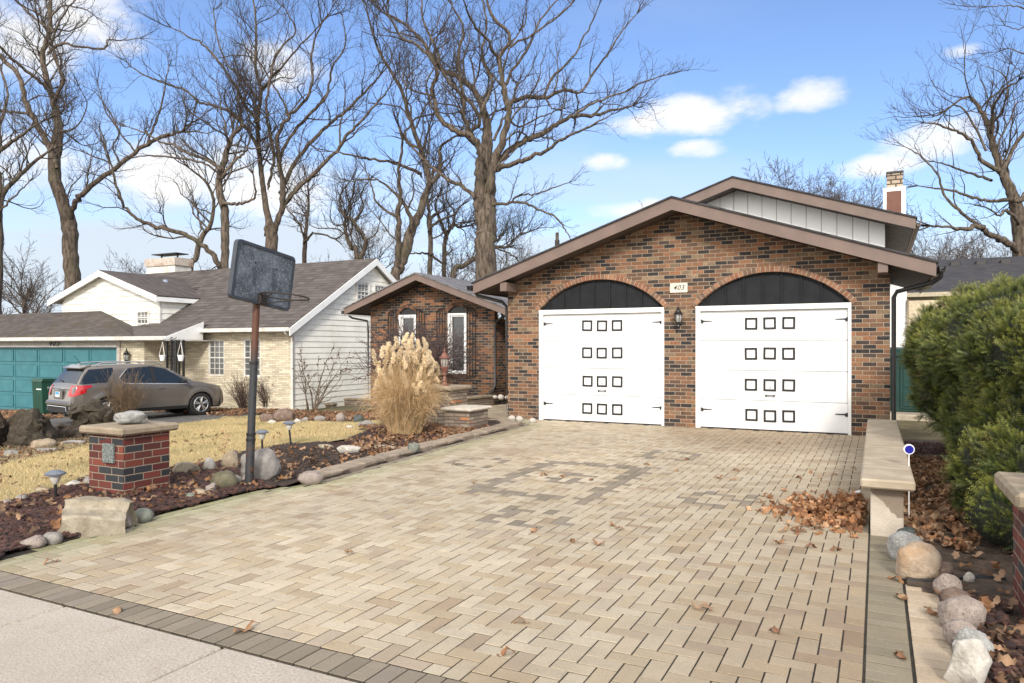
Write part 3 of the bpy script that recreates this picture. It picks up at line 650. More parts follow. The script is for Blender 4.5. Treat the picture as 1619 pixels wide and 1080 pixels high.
for a, b, z0, z1, rs in WIN:
    mb = MB(); t = .06
    for q in ((a, a+t, z0+.0, z1), (b-t, b, z0+.0, z1), (a+t, b-t, z0, z0+t), (a+t, b-t, z1-t, z1)): mb.box(q[0], q[1], YG-.015, YG+.09, q[2], q[3], bev=.004)
    for q in ((a+t+.03, a+t+.06, z0+t, z1-t), (b-t-.035, b-t, z0+t, z1-t), (a+t+.06, b-t-.035, z0+t, z0+t+.035), (a+t+.06, b-t-.035, z1-t-.035, z1-t)): mb.box(q[0], q[1], YG+.02, YG+.085, q[2], q[3])
    fr = mb.build('window', M_WHITE, house)
    MB().box(a+t, b-t, YG+.07, YG+.075, z0+t, z1-t).build('pane', M_GLASS, fr)
    MB().strip([round(v, 4) for v in np.linspace(a, b, 15)], lambda x: z1, lambda x: max(z1+.001, arch(x, a, b, z1, rs)), YG+.05, YG+.07).build('arch_panel', M_BLACK, house)
    mb = MB(); h = (b-a)/2+.01; Rr = (h*h+rs*rs)/(2*rs); cx = (a+b)/2; cz = z1+rs-Rr; half = math.asin(min(1, h/Rr)); n = 13
    for i in range(n):
        th_ = -half+(i+.5)*2*half/n; M = Matrix.Translation((cx, YG, cz)) @ Matrix.Rotation(th_, 4, 'Y')
        c = rnd.choice([(.5, .42, .4), (.6, .5, .45), (.8, .6, .5), (.35, .33, .33)]); mb.box(-.03, .03, -.02, .05, Rr+.005, Rr+.10, col=c, M=M, bev=.004)
    mb.build('brick_arch', M_VOUS, house)
    mb = MB()
    for i in range(9):
        x = a-.02+i*(b-a+.04)/9; mb.box(x+.004, x+(b-a+.04)/9-.004, YG-.03, YG+.0, z0-.12, z0-.004, col=rnd.choice([(.35, .3, .3), (.5, .4, .38), (.25, .22, .24)]), bev=.004)
    mb.build('window_sill', M_VOUS, house)
    for sgn, xe in ((-1, a-.06), (1, b+.03)):               # wrought iron shutters
        x0, x1 = (xe-.30, xe) if sgn < 0 else (xe, xe+.30); mb = MB(); zt = lambda u: z1+.17*math.sqrt(max(0, 1-((1-u) if True else u)**2))-.0
        top = lambda x: z1-.02+.18*math.sqrt(max(0., 1-(abs(x-(x1 if sgn < 0 else x0))/.31)**2))
        for q in range(4):
            x = x0+.012+q*(.276/3); mb.tube([(x, YG-.05, z0-.07), (x, YG-.05, top(x))], .014, 5)
        for z in (z0-.06, (z0+z1)/2): mb.tube([(x0, YG-.05, z), (x1, YG-.05, z)], .013, 5)
        mb.tube([(x, YG-.05, top(x)) for x in np.linspace(x0+.005, x1-.005, 9)], .014, 5)
        mb.build('iron_shutter', M_BLACK, house)
# number plaque and lantern on the garage pier
pl = thing('number_plaque', 'small cream house number plaque reading 403 between the garage arches', 'sign', (-3.335, YW, 2.62))
MB().box(-3.50, -3.17, YW-.022, YW-.001, 2.53, 2.71, bev=.004).build('plate', m_basic('plaque_cream', (.62, .57, .48), .5, .1), pl)
def text_part(txt, size, loc, mat, parent, name='lettering', rot=(R(90), 0, 0), shear=0., ext=.002, spacing=1.):
    cu = bpy.data.curves.new('t', 'FONT'); cu.body = txt; cu.size = size; cu.extrude = ext; cu.align_x = 'CENTER'; cu.align_y = 'CENTER'; cu.shear = shear; cu.space_character = spacing; cu.offset = size*.004
    ob = bpy.data.objects.new('t', cu); C.objects.link(ob); bpy.context.view_layer.update()
    me = bpy.data.meshes.new_from_object(ob.evaluated_get(bpy.context.evaluated_depsgraph_get())); bpy.data.objects.remove(ob)
    me.transform(Matrix.Translation(Vector(loc)-Vector(ROOT.get(parent.name, (0, 0, 0)))) @ Matrix.Rotation(rot[2], 4, 'Z') @ Matrix.Rotation(rot[0], 4, 'X')); me.materials.clear(); me.materials.append(mat)
    return link(name, me, parent)
text_part('403', .125, (-3.335, YW-.0245, 2.62), M_BLACK, pl, shear=.3, spacing=1.15)
def lantern(name, lab, loc, mat, h, wall=None, s=1.):
    t = thing(name, lab, 'lantern', loc); x, y, z = loc
    L = lambda prof, c=(0, 0, 0), n=8: MB().lathe([(r*s, zz*s) for r, zz in prof], n, (x+c[0]*s, y+c[1]*s, z+c[2]*s))
    if wall:
        MB().lathe([(0, 0), (.055*s, .0), (.05*s, -.02*s), (0, -.03*s)], 12, (x, y+.15*s, z-.07*s), 'y').build('back_plate', mat, t)
        MB().tube([(x, y+.14*s, z-.07*s), (x, y+.10*s, z-.13*s), (x, y+.03*s, z-.15*s), (x, y, z-.10*s)], .011*s, 6).build('arm', mat, t)
        L([(.005, -.20), (.012, -.17), (.03, -.14), (.022, -.11), (.05, -.08), (.06, -.06), (0, -.06)]).build('base', mat, t)
    else:
        L([(.10, -.40), (.10, -.385), (.045, -.365), (.03, -.33), (.045, -.31), (.03, -.28), (.028, -.22), (.05, -.2), (.035, -.17), (.05, -.13), (.06, -.10), (.078, -.07), (.078, -.055), (.0, -.05)], n=14).build('base', mat, t, smooth=True)
    ck = m_glass('lantern_glass_'+name, (.30, .30, .28), .15)
    L([(.050, -.055), (.068, .02), (.066, .10), (.0, .10)]).build('glass', ck, t)
    mb = MB()
    for k in range(6 if wall else 8):
        a = 2*math.pi*k/(6 if wall else 8); cc_ = math.cos(a)*s, math.sin(a)*s
        mb.tube([(x+cc_[0]*.054, y+cc_[1]*.054, z-.06*s), (x+cc_[0]*.072, y+cc_[1]*.072, z+.02*s), (x+cc_[0]*.071, y+cc_[1]*.071, z+.10*s)], .006*s, 4)
    mb.build('cage', mat, t)
    L([(.0, .095), (.098, .098), (.10, .112), (.062, .15), (.045, .19), (.018, .215), (.026, .23), (.012, .25), (.006, .29), (.0, .30)], n=12).build('cap', mat, t, smooth=not wall)
    return t
lantern('wall_lantern', 'black carriage lantern on the brick pier between the two garage doors', (-3.31, YW-.15, 2.02), M_BLACK, .4, True, .92)
# ------------------------------------------------------------ neighbour's house
nb = thing('siding_house', 'cream brick and white siding house with teal garage door', 'house', (-22, 18.6, -.65))
EY, EZ, RY, RZ, XE = 18.2, 2.08, 22.9, 4.90, -17.45          # main eave and ridge
ms = (RZ-EZ)/(RY-EY)
mb = MB()
mb.prism([(EY-.02, EZ), (RY, RZ), (RY+4.9, EZ), (RY+4.9, EZ+.06), (RY, RZ+.075), (EY-.02, EZ+.07)], 'x', -22.5, XE); mb.prism([(EY+.3, EZ+.17), (RY, RZ), (RY+4.9, EZ), (RY+4.9, EZ+.06), (RY, RZ+.075), (EY+.3, EZ+.25)], 'x', -25.3, -22.501); mb.prism([(RY-1.6, RZ-.96), (RY, RZ), (RY+4.9, EZ), (RY+4.9, EZ+.06), (RY, RZ+.075), (RY-1.6, RZ-.88)], 'x', -31., -25.301); mb.build('roof', M_ROOF, nb)
# gable siding, each board a lapped wedge
mb = MB(); z = -.9; sl_ = lambda zz: (RZ-.12-zz)/ms
WINS_G = [(21.98, 22.72, 3.30, 3.98), (23.05, 23.7, 3.30, 3.98)]
while z < RZ-.15:
    z1 = z+.2; ya, yb = max(18.6, RY-sl_(z)), min(27.0, RY+sl_(z)); yc, yd = max(18.6, RY-sl_(min(z1, RZ-.13))), min(27.0, RY+sl_(min(z1, RZ-.13)))
    mb.add([(-17.678, ya, z), (-17.678, yb, z), (-17.70, yd, z1), (-17.70, yc, z1), (-17.71, ya, z), (-17.71, yb, z)], [(0, 1, 2, 3), (4, 5, 1, 0)]); z = z1
mb.build('gable_siding', M_SIDING, nb)
MB().box(-17.72, -17.655, 18.575, 18.66, -.9, 2.1).build('corner_board', M_WHITE2, nb)
mb = MB()                                                    # front wall of cream brick with two window openings
FW = [(-21.74, -20.92, .47, 1.77), (-19.98, -19.16, .47, 1.79)]
xs = [-23.2]+[v for w_ in FW for v in w_[:2]]+[-17.73]
for i in range(0, len(xs), 2): mb.box(xs[i], xs[i+1], 18.6, 18.8, -1.2, 2.12)
for a, b, z0, z1 in FW: mb.box(a, b, 18.6, 18.8, -1.2, z0); mb.box(a, b, 18.6, 18.8, z1, 2.12)
mb.build('front_wall', M_CREAM, nb)
def sash(a, b, z0, z1, y, cols, rows, axis='x', par=nb, m=M_WHITE2):
    mk = (lambda M_, x0, x1, y0, y1, q0, q1: M_.box(x0, x1, y0, y1, q0, q1)) if axis == 'x' else (lambda M_, x0, x1, y0, y1, q0, q1: M_.box(-y1, -y0, x0, x1, q0, q1))
    mb = MB(); t = .055
    for q in ((a, a+t, z0, z1), (b-t, b, z0, z1), (a+t, b-t, z0, z0+t), (a+t, b-t, z1-t, z1), (a+t, b-t, (z0+z1)/2-.02, (z0+z1)/2+.02)): mk(mb, q[0], q[1], y, y+.07, q[2], q[3])
    for c in range(1, cols): x = a+t+(b-a-2*t)*c/cols; mk(mb, x-.009, x+.009, y+.015, y+.05, z0+t, z1-t)
    for r in range(1, rows): z = z0+t+(z1-z0-2*t)*r/rows; mk(mb, a+t, b-t, y+.016, y+.049, z-.009, z+.009)
    f = mb.build('window', m, par); mb = MB(); mk(mb, a+t, b-t, y+.04, y+.045, z0+t, z1-t); mb.build('pane', M_GLASSN, f)
for a, b, z0, z1 in FW: sash(a, b, z0, z1, 18.62, 3, 6)
for a, b, z0, z1 in WINS_G: sash(a, b, z0, z1, 17.64, 3, 4, 'y')
mb = MB()
for q in ((21.93, 22.77, 3.25, 3.3), (21.93, 22.77, 3.98, 4.03), (21.93, 21.98, 3.3, 3.98), (22.72, 22.77, 3.3, 3.98)): mb.box(-17.69, -17.63, q[0], q[1], q[2], q[3])
mb.build('window_trim', M_WHITE2, nb)
# rake boards, gutter
mb = MB()
for (ya, za, yb, zb) in ((EY, EZ, RY, RZ), (RY, RZ, RY+4.9, EZ)):
    mb.add([(x, y, z+dz) for x in (XE+.002, XE+.04) for (y, z) in ((ya, za), (yb, zb)) for dz in (-.20, .05)], [(0, 1, 3, 2), (4, 6, 7, 5), (0, 4, 5, 1), (2, 3, 7, 6), (0, 2, 6, 4), (1, 5, 7, 3)])
mb.build('rake_board', M_WHITE, nb)
mb = MB()
for (ya, za, yb, zb) in ((EY, EZ, RY, RZ), (RY, RZ, RY+4.9, EZ)): mb.add([(x, y, z-.07) for x in (-17.75, XE+.001) for (y, z) in ((ya, za), (yb, zb))], [(0, 1, 3, 2)])
mb.build('rake_soffit', M_WHITE2, nb)
MB().prism([(18.05, 2.16), (18.07, 2.03), (18.18, 2.03), (18.19, 2.16), (18.17, 2.16), (18.16, 2.05), (18.09, 2.05), (18.07, 2.16)], 'x', -22.6, XE).build('gutter', M_WHITE2, nb)
MB().box(-22.6, XE, 18.2, 18.6, 2.02, 2.06).build('soffit', M_WHITE2, nb)
MB().tube([(XE-.15, 18.12, 2.05), (XE-.15, 18.2, 1.95), (-17.62, 18.5, 1.85), (-17.62, 18.52, -.6)], .04, 6).build('downspout', M_WHITE2, nb)
# garage block
GX = -23.2
DG = (-40., -26.1*1.0)
gx = P(187, 560, 17.1)[0]; zt_ = 1.5; zb_ = -.95
mb = MB(); mb.box(gx, GX, 17.1, 17.25, -1.3, 1.95); mb.box(GX-.15, GX, 17.25, 18.6, -1.3, 1.95); mb.build('garage_wall', M_CREAM, nb)
mb = MB(); mb.box(-41, gx, 17.06, 17.2, zt_, 1.95); mb.box(gx-.0, gx+.14, 17.05, 17.099, -1.2, zt_+.35); mb.build('door_surround', m_basic('taupe_trim', (.40, .36, .31), .6), nb)
mb = MB(); mb.box(-41, gx-.0, 17.03, 17.059, zt_-.0, zt_+.07); mb.box(gx-.09, gx-.002, 17.10, 17.17, -1.2, zt_-.002); mb.build('door_frame', M_WHITE2, nb)
d = MB().box(-41, gx-.1, 17.2, 17.24, -1.3, zt_).build('garage_door', M_TEAL, nb)
mb = MB(); pw = 1.62; ph = .615; x = gx-.1
while x > -39:
    for r in range(4):
        z1 = zt_-.05-r*ph; mb.box(x-pw+.10, x-.10, 17.168, 17.186, z1-ph+.09, z1-.05, bev=.012)
    mb.box(x-pw-.045, x-pw+.045, 17.182, 17.199, -1.2, zt_-.01)
    x -= pw
for r in range(5): mb.box(-40.9, gx-.11, 17.186, 17.1985, zt_-.05-r*ph-.03, zt_-.05-r*ph+.03)
mb.build('door_panel', M_TEAL, d)
text_part('405', .34, (P(85, 543, 17.02)[0], 17.02, P(85, 543, 17.02)[1]), M_BLACK, nb, name='house_number', shear=.25, ext=.01, spacing=1.5)
# garage roof with hip and mossy shingles, the porch roof, the gutter
qh_ = P(207, 514, 18.66); mb = MB(); q_ = P(160, 491.5, 18.6); H1 = (q_[0], 18.6, q_[1]); E1 = (-23.25, 16.75, 1.86)
mb.add([(-42, 16.75, 1.86), E1, H1, (-42, 18.6, H1[2]), (-42, 16.75, 1.79), (-23.25, 16.75, 1.79)], [(0, 1, 2, 3), (4, 5, 1, 0)])
mb.add([E1, (qh_[0], 18.66, qh_[1]), H1], [(0, 1, 2)]); mb.build('garage_roof', M_ROOFM, nb)
XP = P(263, 530, 16.75)[0]
mb = MB(); mb.add([(-24.6, 16.75, 1.855), (XP, 16.75, 1.855), (XP+.05, 18.9, 2.45), (qh_[0], 18.9, qh_[1]+.02)], [(0, 1, 2, 3)]); mb.build('porch_roof', M_ROOF, nb)
MB().prism([(16.6, 1.88), (16.62, 1.75), (16.73, 1.75), (16.74, 1.88), (16.72, 1.88), (16.71, 1.77), (16.64, 1.77), (16.62, 1.88)], 'x', -42, XP).build('gutter', M_WHITE2, nb)
MB().add([(XP, 16.6, 1.76), (XP, 18.25, 1.76), (XP+.05, 18.25, 2.42), (XP, 16.7, 1.86), (-17.4-4.9, 18.2, 1.98)], [(0, 1, 2, 3), (0, 4, 2)]).build('porch_fascia', M_WHITE, nb)
MB().box(-41, XP-.01, 16.75, 18.6, 1.72, 1.75).build('porch_soffit', M_WHITE2, nb)
# upper cross gable
YD = 18.68; AX, AZ = P(157, 429, YD-.3); xl, xr = P(76, 484, YD-.3)[0], P(248, 470, YD-.3)[0]; DSL = (AZ-P(248, 469, YD-.3)[1])/(xr-AX)
f = lambda x: AZ-DSL*abs(x-AX)
mb = MB(); mb.prism(chev(AX, AZ, xl, xr, DSL, 0, .06), 'y', YD-.3, 23.2); mb.build('upper_roof', M_ROOF, nb)
mb = MB(); mb.prism(chev(AX, AZ, xl, xr, DSL, -.2, .03), 'y', YD-.34, YD-.302); mb.box(xr-.03, xr, YD-.3, 22.0, f(xr)-.17, f(xr)+.0); mb.build('upper_fascia', M_WHITE, nb)
MB().prism(chev(AX, AZ, xl+.03, xr-.04, DSL, -.10, -.07), 'y', YD-.3, 22.6).build('upper_soffit', M_WHITE2, nb)
mb = MB(); z = 2.1; x0, x1 = xl+.5, P(253, 500, YD)[0]
while z < AZ-.15:
    z1 = min(z+.235, AZ-.14); q = lambda zz: (AZ-.12-zz)/DSL
    a, b = max(x0, AX-q(z)), min(x1, AX+q(z)); c, d_ = max(x0, AX-q(z1)), min(x1, AX+q(z1))
    mb.add([(a, YD-.04, z), (b, YD-.04, z), (d_, YD, z1), (c, YD, z1), (a, YD+.01, z), (b, YD+.01, z)], [(0, 1, 2, 3), (4, 5, 1, 0)])
    if z < 3.3: mb.add([(x1+.027, YD, z), (x1+.027, 22.9, z), (x1, 22.9, z1), (x1, YD, z1), (x1-.01, YD, z), (x1-.01, 22.9, z)], [(0, 1, 2, 3), (4, 5, 1, 0)])
    z = z1
mb.build('upper_siding', M_SIDING, nb)
MB().box(x1-.03, x1+.04, YD-.05, YD+.03, 2.1, AZ-DSL*abs(x1-AX)-.1).build('upper_corner_board', M_WHITE2, nb)
wa, wb = P(219, 492, YD), P(238, 513, YD); sash(wa[0], wb[0], wb[1], wa[1], YD-.09, 3, 3)
chn = MB().prism([(-30.9, 22.9), (-28.95, 22.9), (-28.95, 23.8), (-30.9, 23.8)], 'z', 4.2, 5.30).build('chimney', M_WHITE2, nb)
MB().prism([(-30.97, 22.84), (-28.88, 22.84), (-28.88, 23.86), (-30.97, 23.86)], 'z', 5.301, 5.66).build('chimney_crown', m_basic('rusty_crown', (.50, .44, .38), .8, .1, dirt=(.22, .07, .03), dscale=1.6), chn)
mb = MB(); mb.box(-30.7, -29.0, 23.0, 23.7, 5.86, 5.90); 
for x in (-30.4, -29.3): mb.box(x-.03, x+.03, 23.3, 23.36, 5.66, 5.86)
mb.build('chimney_cap', M_BLACK, chn)
for (px, py) in ((262, 447), (260, 461)):
    Y = 20.6; x, z = P(px, py, Y); MB().lathe([(.11, -.35), (.11, .12), (.0, .12)], 10, (x, Y, z)).build('vent_pipe', m_basic('vent_lead', (.28, .32, .42), .5), nb)
MB().box(*(lambda p: (p[0]-.2, p[0]+.2))(P(283, 455, 21.2)), 21.0, 21.3, P(283, 455, 21.2)[1]-.15, P(283, 455, 21.2)[1]+.05).build('roof_vent', M_BLACK, nb)
lantern('wall_lantern', 'dark lantern on the cream brick wall beside the teal garage door', (P(200, 566, 16.95)[0], 16.95, P(200, 566, 16.95)[1]), M_BLACK, .4, True, 1.25)
# lattice post with two hanging pots
tp = thing('porch_trellis', 'black openwork iron post holding up the neighbour porch', 'post', (XP, 16.9, -.8)); XC = P(272, 560, 16.9)[0]
for dx in (-.28, .0, .28):
    for dy in (0, .3): MB().box(XC+dx*.8-.03, XC+dx*.8+.03, 16.85+dy, 16.91+dy, -.9, 1.74).build('upright', M_BLACK, tp)
mb = MB(); z = -.8
while z < 1.7:
    for s_ in (-1, 1):
        c0 = XC+s_*.11; mb.tube([(c0-.11, 16.88, z), (c0+.11, 16.88, z+.12), (c0-.11, 16.88, z+.24)], .017, 4); mb.tube([(c0+.11, 16.9, z), (c0-.11, 16.9, z+.12), (c0+.11, 16.9, z+.24)], .017, 4)
    z += .24
mb.build('scrollwork', M_BLACK, tp)
for px_, lab in ((257, 'white hanging plant pot left of the black porch post'), (286, 'white hanging plant pot right of the black porch post')):
    x, z = P(px_, 566, 16.7); hp = thing('hanging_pot', lab, 'plant pot', (x, 16.7, z))
    MB().lathe([(.07, -.10), (.11, .09), (.115, .10), (.09, .10), (0, .05)], 12, (x, 16.7, z)).build('pot', M_WHITE, hp)
    mb = MB()
    for k in range(3): a = k*2.09; mb.tube([(x+.11*math.cos(a), 16.7+.11*math.sin(a), z+.09), (x, 16.7, z+.55)], .008, 4)
    mb.build('hanger', M_WHITE2, hp)
pk = thing('leaning_planks', 'bare lumber planks leaning in the corner beside the neighbour porch', 'planks', (-22.9, 17.9, -.9))
for px_, wv in ((228, .16), (233, .13), (237, .05)):
    x, z = P(px_, 553, 17.6); MB().box(-wv/2, wv/2, 0, .04, 0, 2.35, M=Matrix.Translation((x-.05, 17.3, -.85)) @ Matrix.Rotation(R(-5), 4, 'X') @ Matrix.Rotation(R(2), 4, 'Y')).build('plank', M_WOOD, pk)
# house at the far right, its long dark roof showing above the hedge
bh = thing('tan_house', 'tan house with a long dark shingled roof behind the hedge', 'house', (4, 30, 0))
MB().box(.95, 16, 30.4, 38, -1, 3.42).build('wall', m_siding('tan_vertical_siding', (.50, .42, .30), .3, True), bh)
MB().prism([(29.7, 3.36), (34.2, 4.95), (38.7, 3.36), (38.7, 3.44), (34.2, 5.05), (29.7, 3.46)], 'x', .75, 17).build('roof', M_ROOFD, bh)
MB().box(.74, 17, 29.62, 29.695, 3.30, 3.45).build('fascia', m_basic('cream_trim', (.42, .36, .26)), bh)
for px_ in (1510, 1551, 1590):
    x = P(px_, 430, 33.3)[0]; MB().box(x-.18, x+.18, 33.2, 33.5, 4.55, 4.86, bev=.03).build('roof_vent', M_TRIMD, bh)
wf = thing('white_fence', 'white vertical board fence beyond the green storage cabinet', 'fence', (.9, 25, 0))
mb = MB(); x = -.05
while x < .6: mb.box(x, x+.285, 25., 25.03, 0, 3.5, bev=.004); x += .29
mb.build('board', M_WHITE, wf); MB().box(-.05, .8, 25.032, 25.08, 3.0, 3.1).build('rail', M_WHITE, wf)
gf = thing('tan_gate_post', 'narrow tan panel beside the white fence boards', 'fence', (1.2, 24.9, 0)); MB().box(.86, 1.9, 24.9, 25., 0, 2.9, bev=.01).build('panel', m_basic('tan_panel', (.52, .43, .30)), gf)
MB().box(.83, .857, 24.88, 25.02, 0, 2.95).build('post', m_basic('tan_post', (.3, .24, .17)), gf)
# green storage cabinet
sh = thing('storage_cabinet', 'dark green plastic storage cabinet beside the garage corner', 'cabinet', (1., 17.8, 0))
MB().box(.27, 1.75, 17.82, 18.6, .1, 1.30, bev=.02).build('body', M_GREEN, sh)
MB().prism([(17.76, 1.30), (17.76, 1.38), (17.85, 1.46), (18.6, 1.50), (18.6, 1.30)], 'x', .23, 1.79).build('lid', M_GREEN, sh)
for x0, x1 in ((.45, .98), (1.02, 1.55)):
    d = MB().box(x0, x1, 17.795, 17.822, .16, 1.22, bev=.012).build('door', M_GREEN, sh)
    mb = MB()
    for z0, z1 in ((.22, .60), (.64, 1.02)): mb.box(x0+.06, x1-.06, 17.780, 17.796, z0, z1, bev=.01)
    mb.build('door_inset', M_GREEN, d)
text_part('N KONOV', .075, (.78, 17.786, 1.12), m_basic('letter_white', (.6, .65, .62), .5), sh, ext=.002)
tag(MB().box(.15, 1.9, 17.2, 18.7, -.1, .095, bev=.02).build('concrete_pad', M_CONC), 'low pale concrete pad under the green storage cabinet', 'slab')
# far-left green cart by the teal door
bn = thing('wheeled_bin', 'dark green wheeled bin standing by the teal garage door', 'bin', (-26.6, 16.0, -.9)); bx, by = P(74, 600, 15.4)[0], 15.4
MB().prism([(by-.28, -.8), (by+.28, -.8), (by+.33, .30), (by-.33, .30)], 'x', bx-.30, bx+.26).build('body', M_GREEN2, bn)
MB().prism([(by-.36, .301), (by+.36, .301), (by+.33, .38), (by-.30, .41)], 'x', bx-.33, bx+.29).build('lid', M_GREEN2, bn)
MB().tube([(bx-.3, by+.3, .34), (bx-.3, by+.42, .34), (bx+.26, by+.42, .34), (bx+.26, by+.3, .34)], .02, 6).build('handle', M_GREEN2, bn)
MB().lathe([(.0, -.34), (.12, -.34), (.12, .34), (0, .34)], 12, (bx, by+.28, -.85), 'x').build('wheel', M_BLACK, bn)
mb = MB(); mb.lathe([(0, 0), (.045, 0), (.045, .004), (0, .004)], 8, (bx+.08, by-.315, .16), 'y'); mb.box(bx-.06, bx+.22, by-.322, by-.316, .02, .06); mb.build('emblem', m_basic('bin_print', (.7, .75, .72)), bn)
# ------------------------------------------------------------ stones
def m_stone(name, c, c2, spk=None, sc_=7., rough=.88, bump=.022):
    k = NT(name); n1 = k.noise(sc_, 7., .65); cc = k.mix(k.mr(n1, .35, .65), c, c2)
    if spk: cc = k.mix(k.mr(k.noise(75., 3., .8), .56, .64), cc, spk)
    cc = k.mix(k.ma('MULTIPLY', k.mr(k.noise(3., 6., .7), .55, .7), .5), cc, tuple(v*.45 for v in c))
    cc = k.mix(1., cc, mott_rgb(k, k.ma('ADD', .42, k.ma('MULTIPLY', k.noise(48., 5., .8), .8))), 'MULTIPLY')
    k.l(cc, k.b.inputs['Base Color']); k.rough(rough); k.bump(k.ma('ADD', n1, k.ma('MULTIPLY', k.noise(60., 5., .7), .35)), bump); return k.m
ST = dict(grey=m_stone('grey_stone', (.22, .20, .185), (.36, .33, .30)), tan=m_stone('tan_stone', (.26, .20, .13), (.46, .37, .26)),
          lime=m_stone('limestone', (.30, .25, .18), (.47, .41, .31), sc_=5.), white=m_stone('pale_stone', (.46, .42, .36), (.64, .60, .54)),
          olive=m_stone('olive_stone', (.105, .095, .055), (.20, .18, .115)), pink=m_stone('pink_granite', (.29, .235, .20), (.40, .335, .29), (.14, .10, .10)),
          dark=m_stone('dark_stone', (.045, .055, .055), (.11, .13, .125)), blue=m_stone('blue_grey_stone', (.25, .245, .23), (.42, .415, .39), (.55, .57, .6)),
          rust=m_stone('rusty_boulder', (.42, .27, .15), (.52, .42, .32), sc_=4.), green=m_stone('green_grey_stone', (.15, .17, .14), (.25, .26, .22)),
          brown=m_stone('brown_stone', (.15, .10, .075), (.28, .20, .16)))
def rock_mesh(name, sx, sy, sz, seed, ang=.35, sub=3, flat=.0):
    bm = bmesh.new(); bmesh.ops.create_icosphere(bm, subdivisions=sub, radius=1); rr = random.Random(seed)
    planes = [(Vector((rr.gauss(0, 1), rr.gauss(0, 1), rr.gauss(0, .8))).normalized(), rr.uniform(.62, .9)) for _ in range(int(4+ang*22))]
    o = Vector((seed*3.1, seed*1.7, seed*.3))
    for v in bm.verts:
        p = v.co.copy()
        for n_, d_ in planes:
            t = p.dot(n_)
            if t > d_: p -= n_*(t-d_)*min(1, ang*1.6)
        p *= 1+.13*mnoise.noise(p*1.6+o)+.05*mnoise.noise(p*4+o)+.02*mnoise.noise(p*11+o)
        if flat: p.z = math.copysign(min(abs(p.z), 1-flat), p.z)
        v.co = Vector((p.x*sx, p.y*sy, p.z*sz))
    me = bpy.data.meshes.new(name); bm.to_mesh(me); bm.free()
    me.polygons.foreach_set('use_smooth', np.ones(len(me.polygons), dtype=bool))
    if ang > .5: me.set_sharp_from_angle(angle=R(28))
    return me
def rock(px, pb, w_, h_, mat, label, seed, ang=.35, dep=.8, flat=0, sink=.2, z0=None, name='rock', grp=None, rz=0.):
    x, y = G(px, pb); d = depth(x, y); W_ = w_*d/F_/2; H_ = h_*d/F_/2
    me = rock_mesh(name, W_, W_*dep, H_*(1+sink), seed, ang, 4 if w_ > 50 else 3, flat); me.materials.append(ST[mat])
    o = link(name, me); fw = Vector((-SI, CO, 0)); p = Vector((x, y, 0))+fw*W_*dep*.8
    o.location = (p.x, p.y, zg(p.x, p.y)+H_*(1-sink)); o.rotation_euler.z = TH+rz
    tag(o, label, 'rock' if name == 'rock' else name, grp); return o
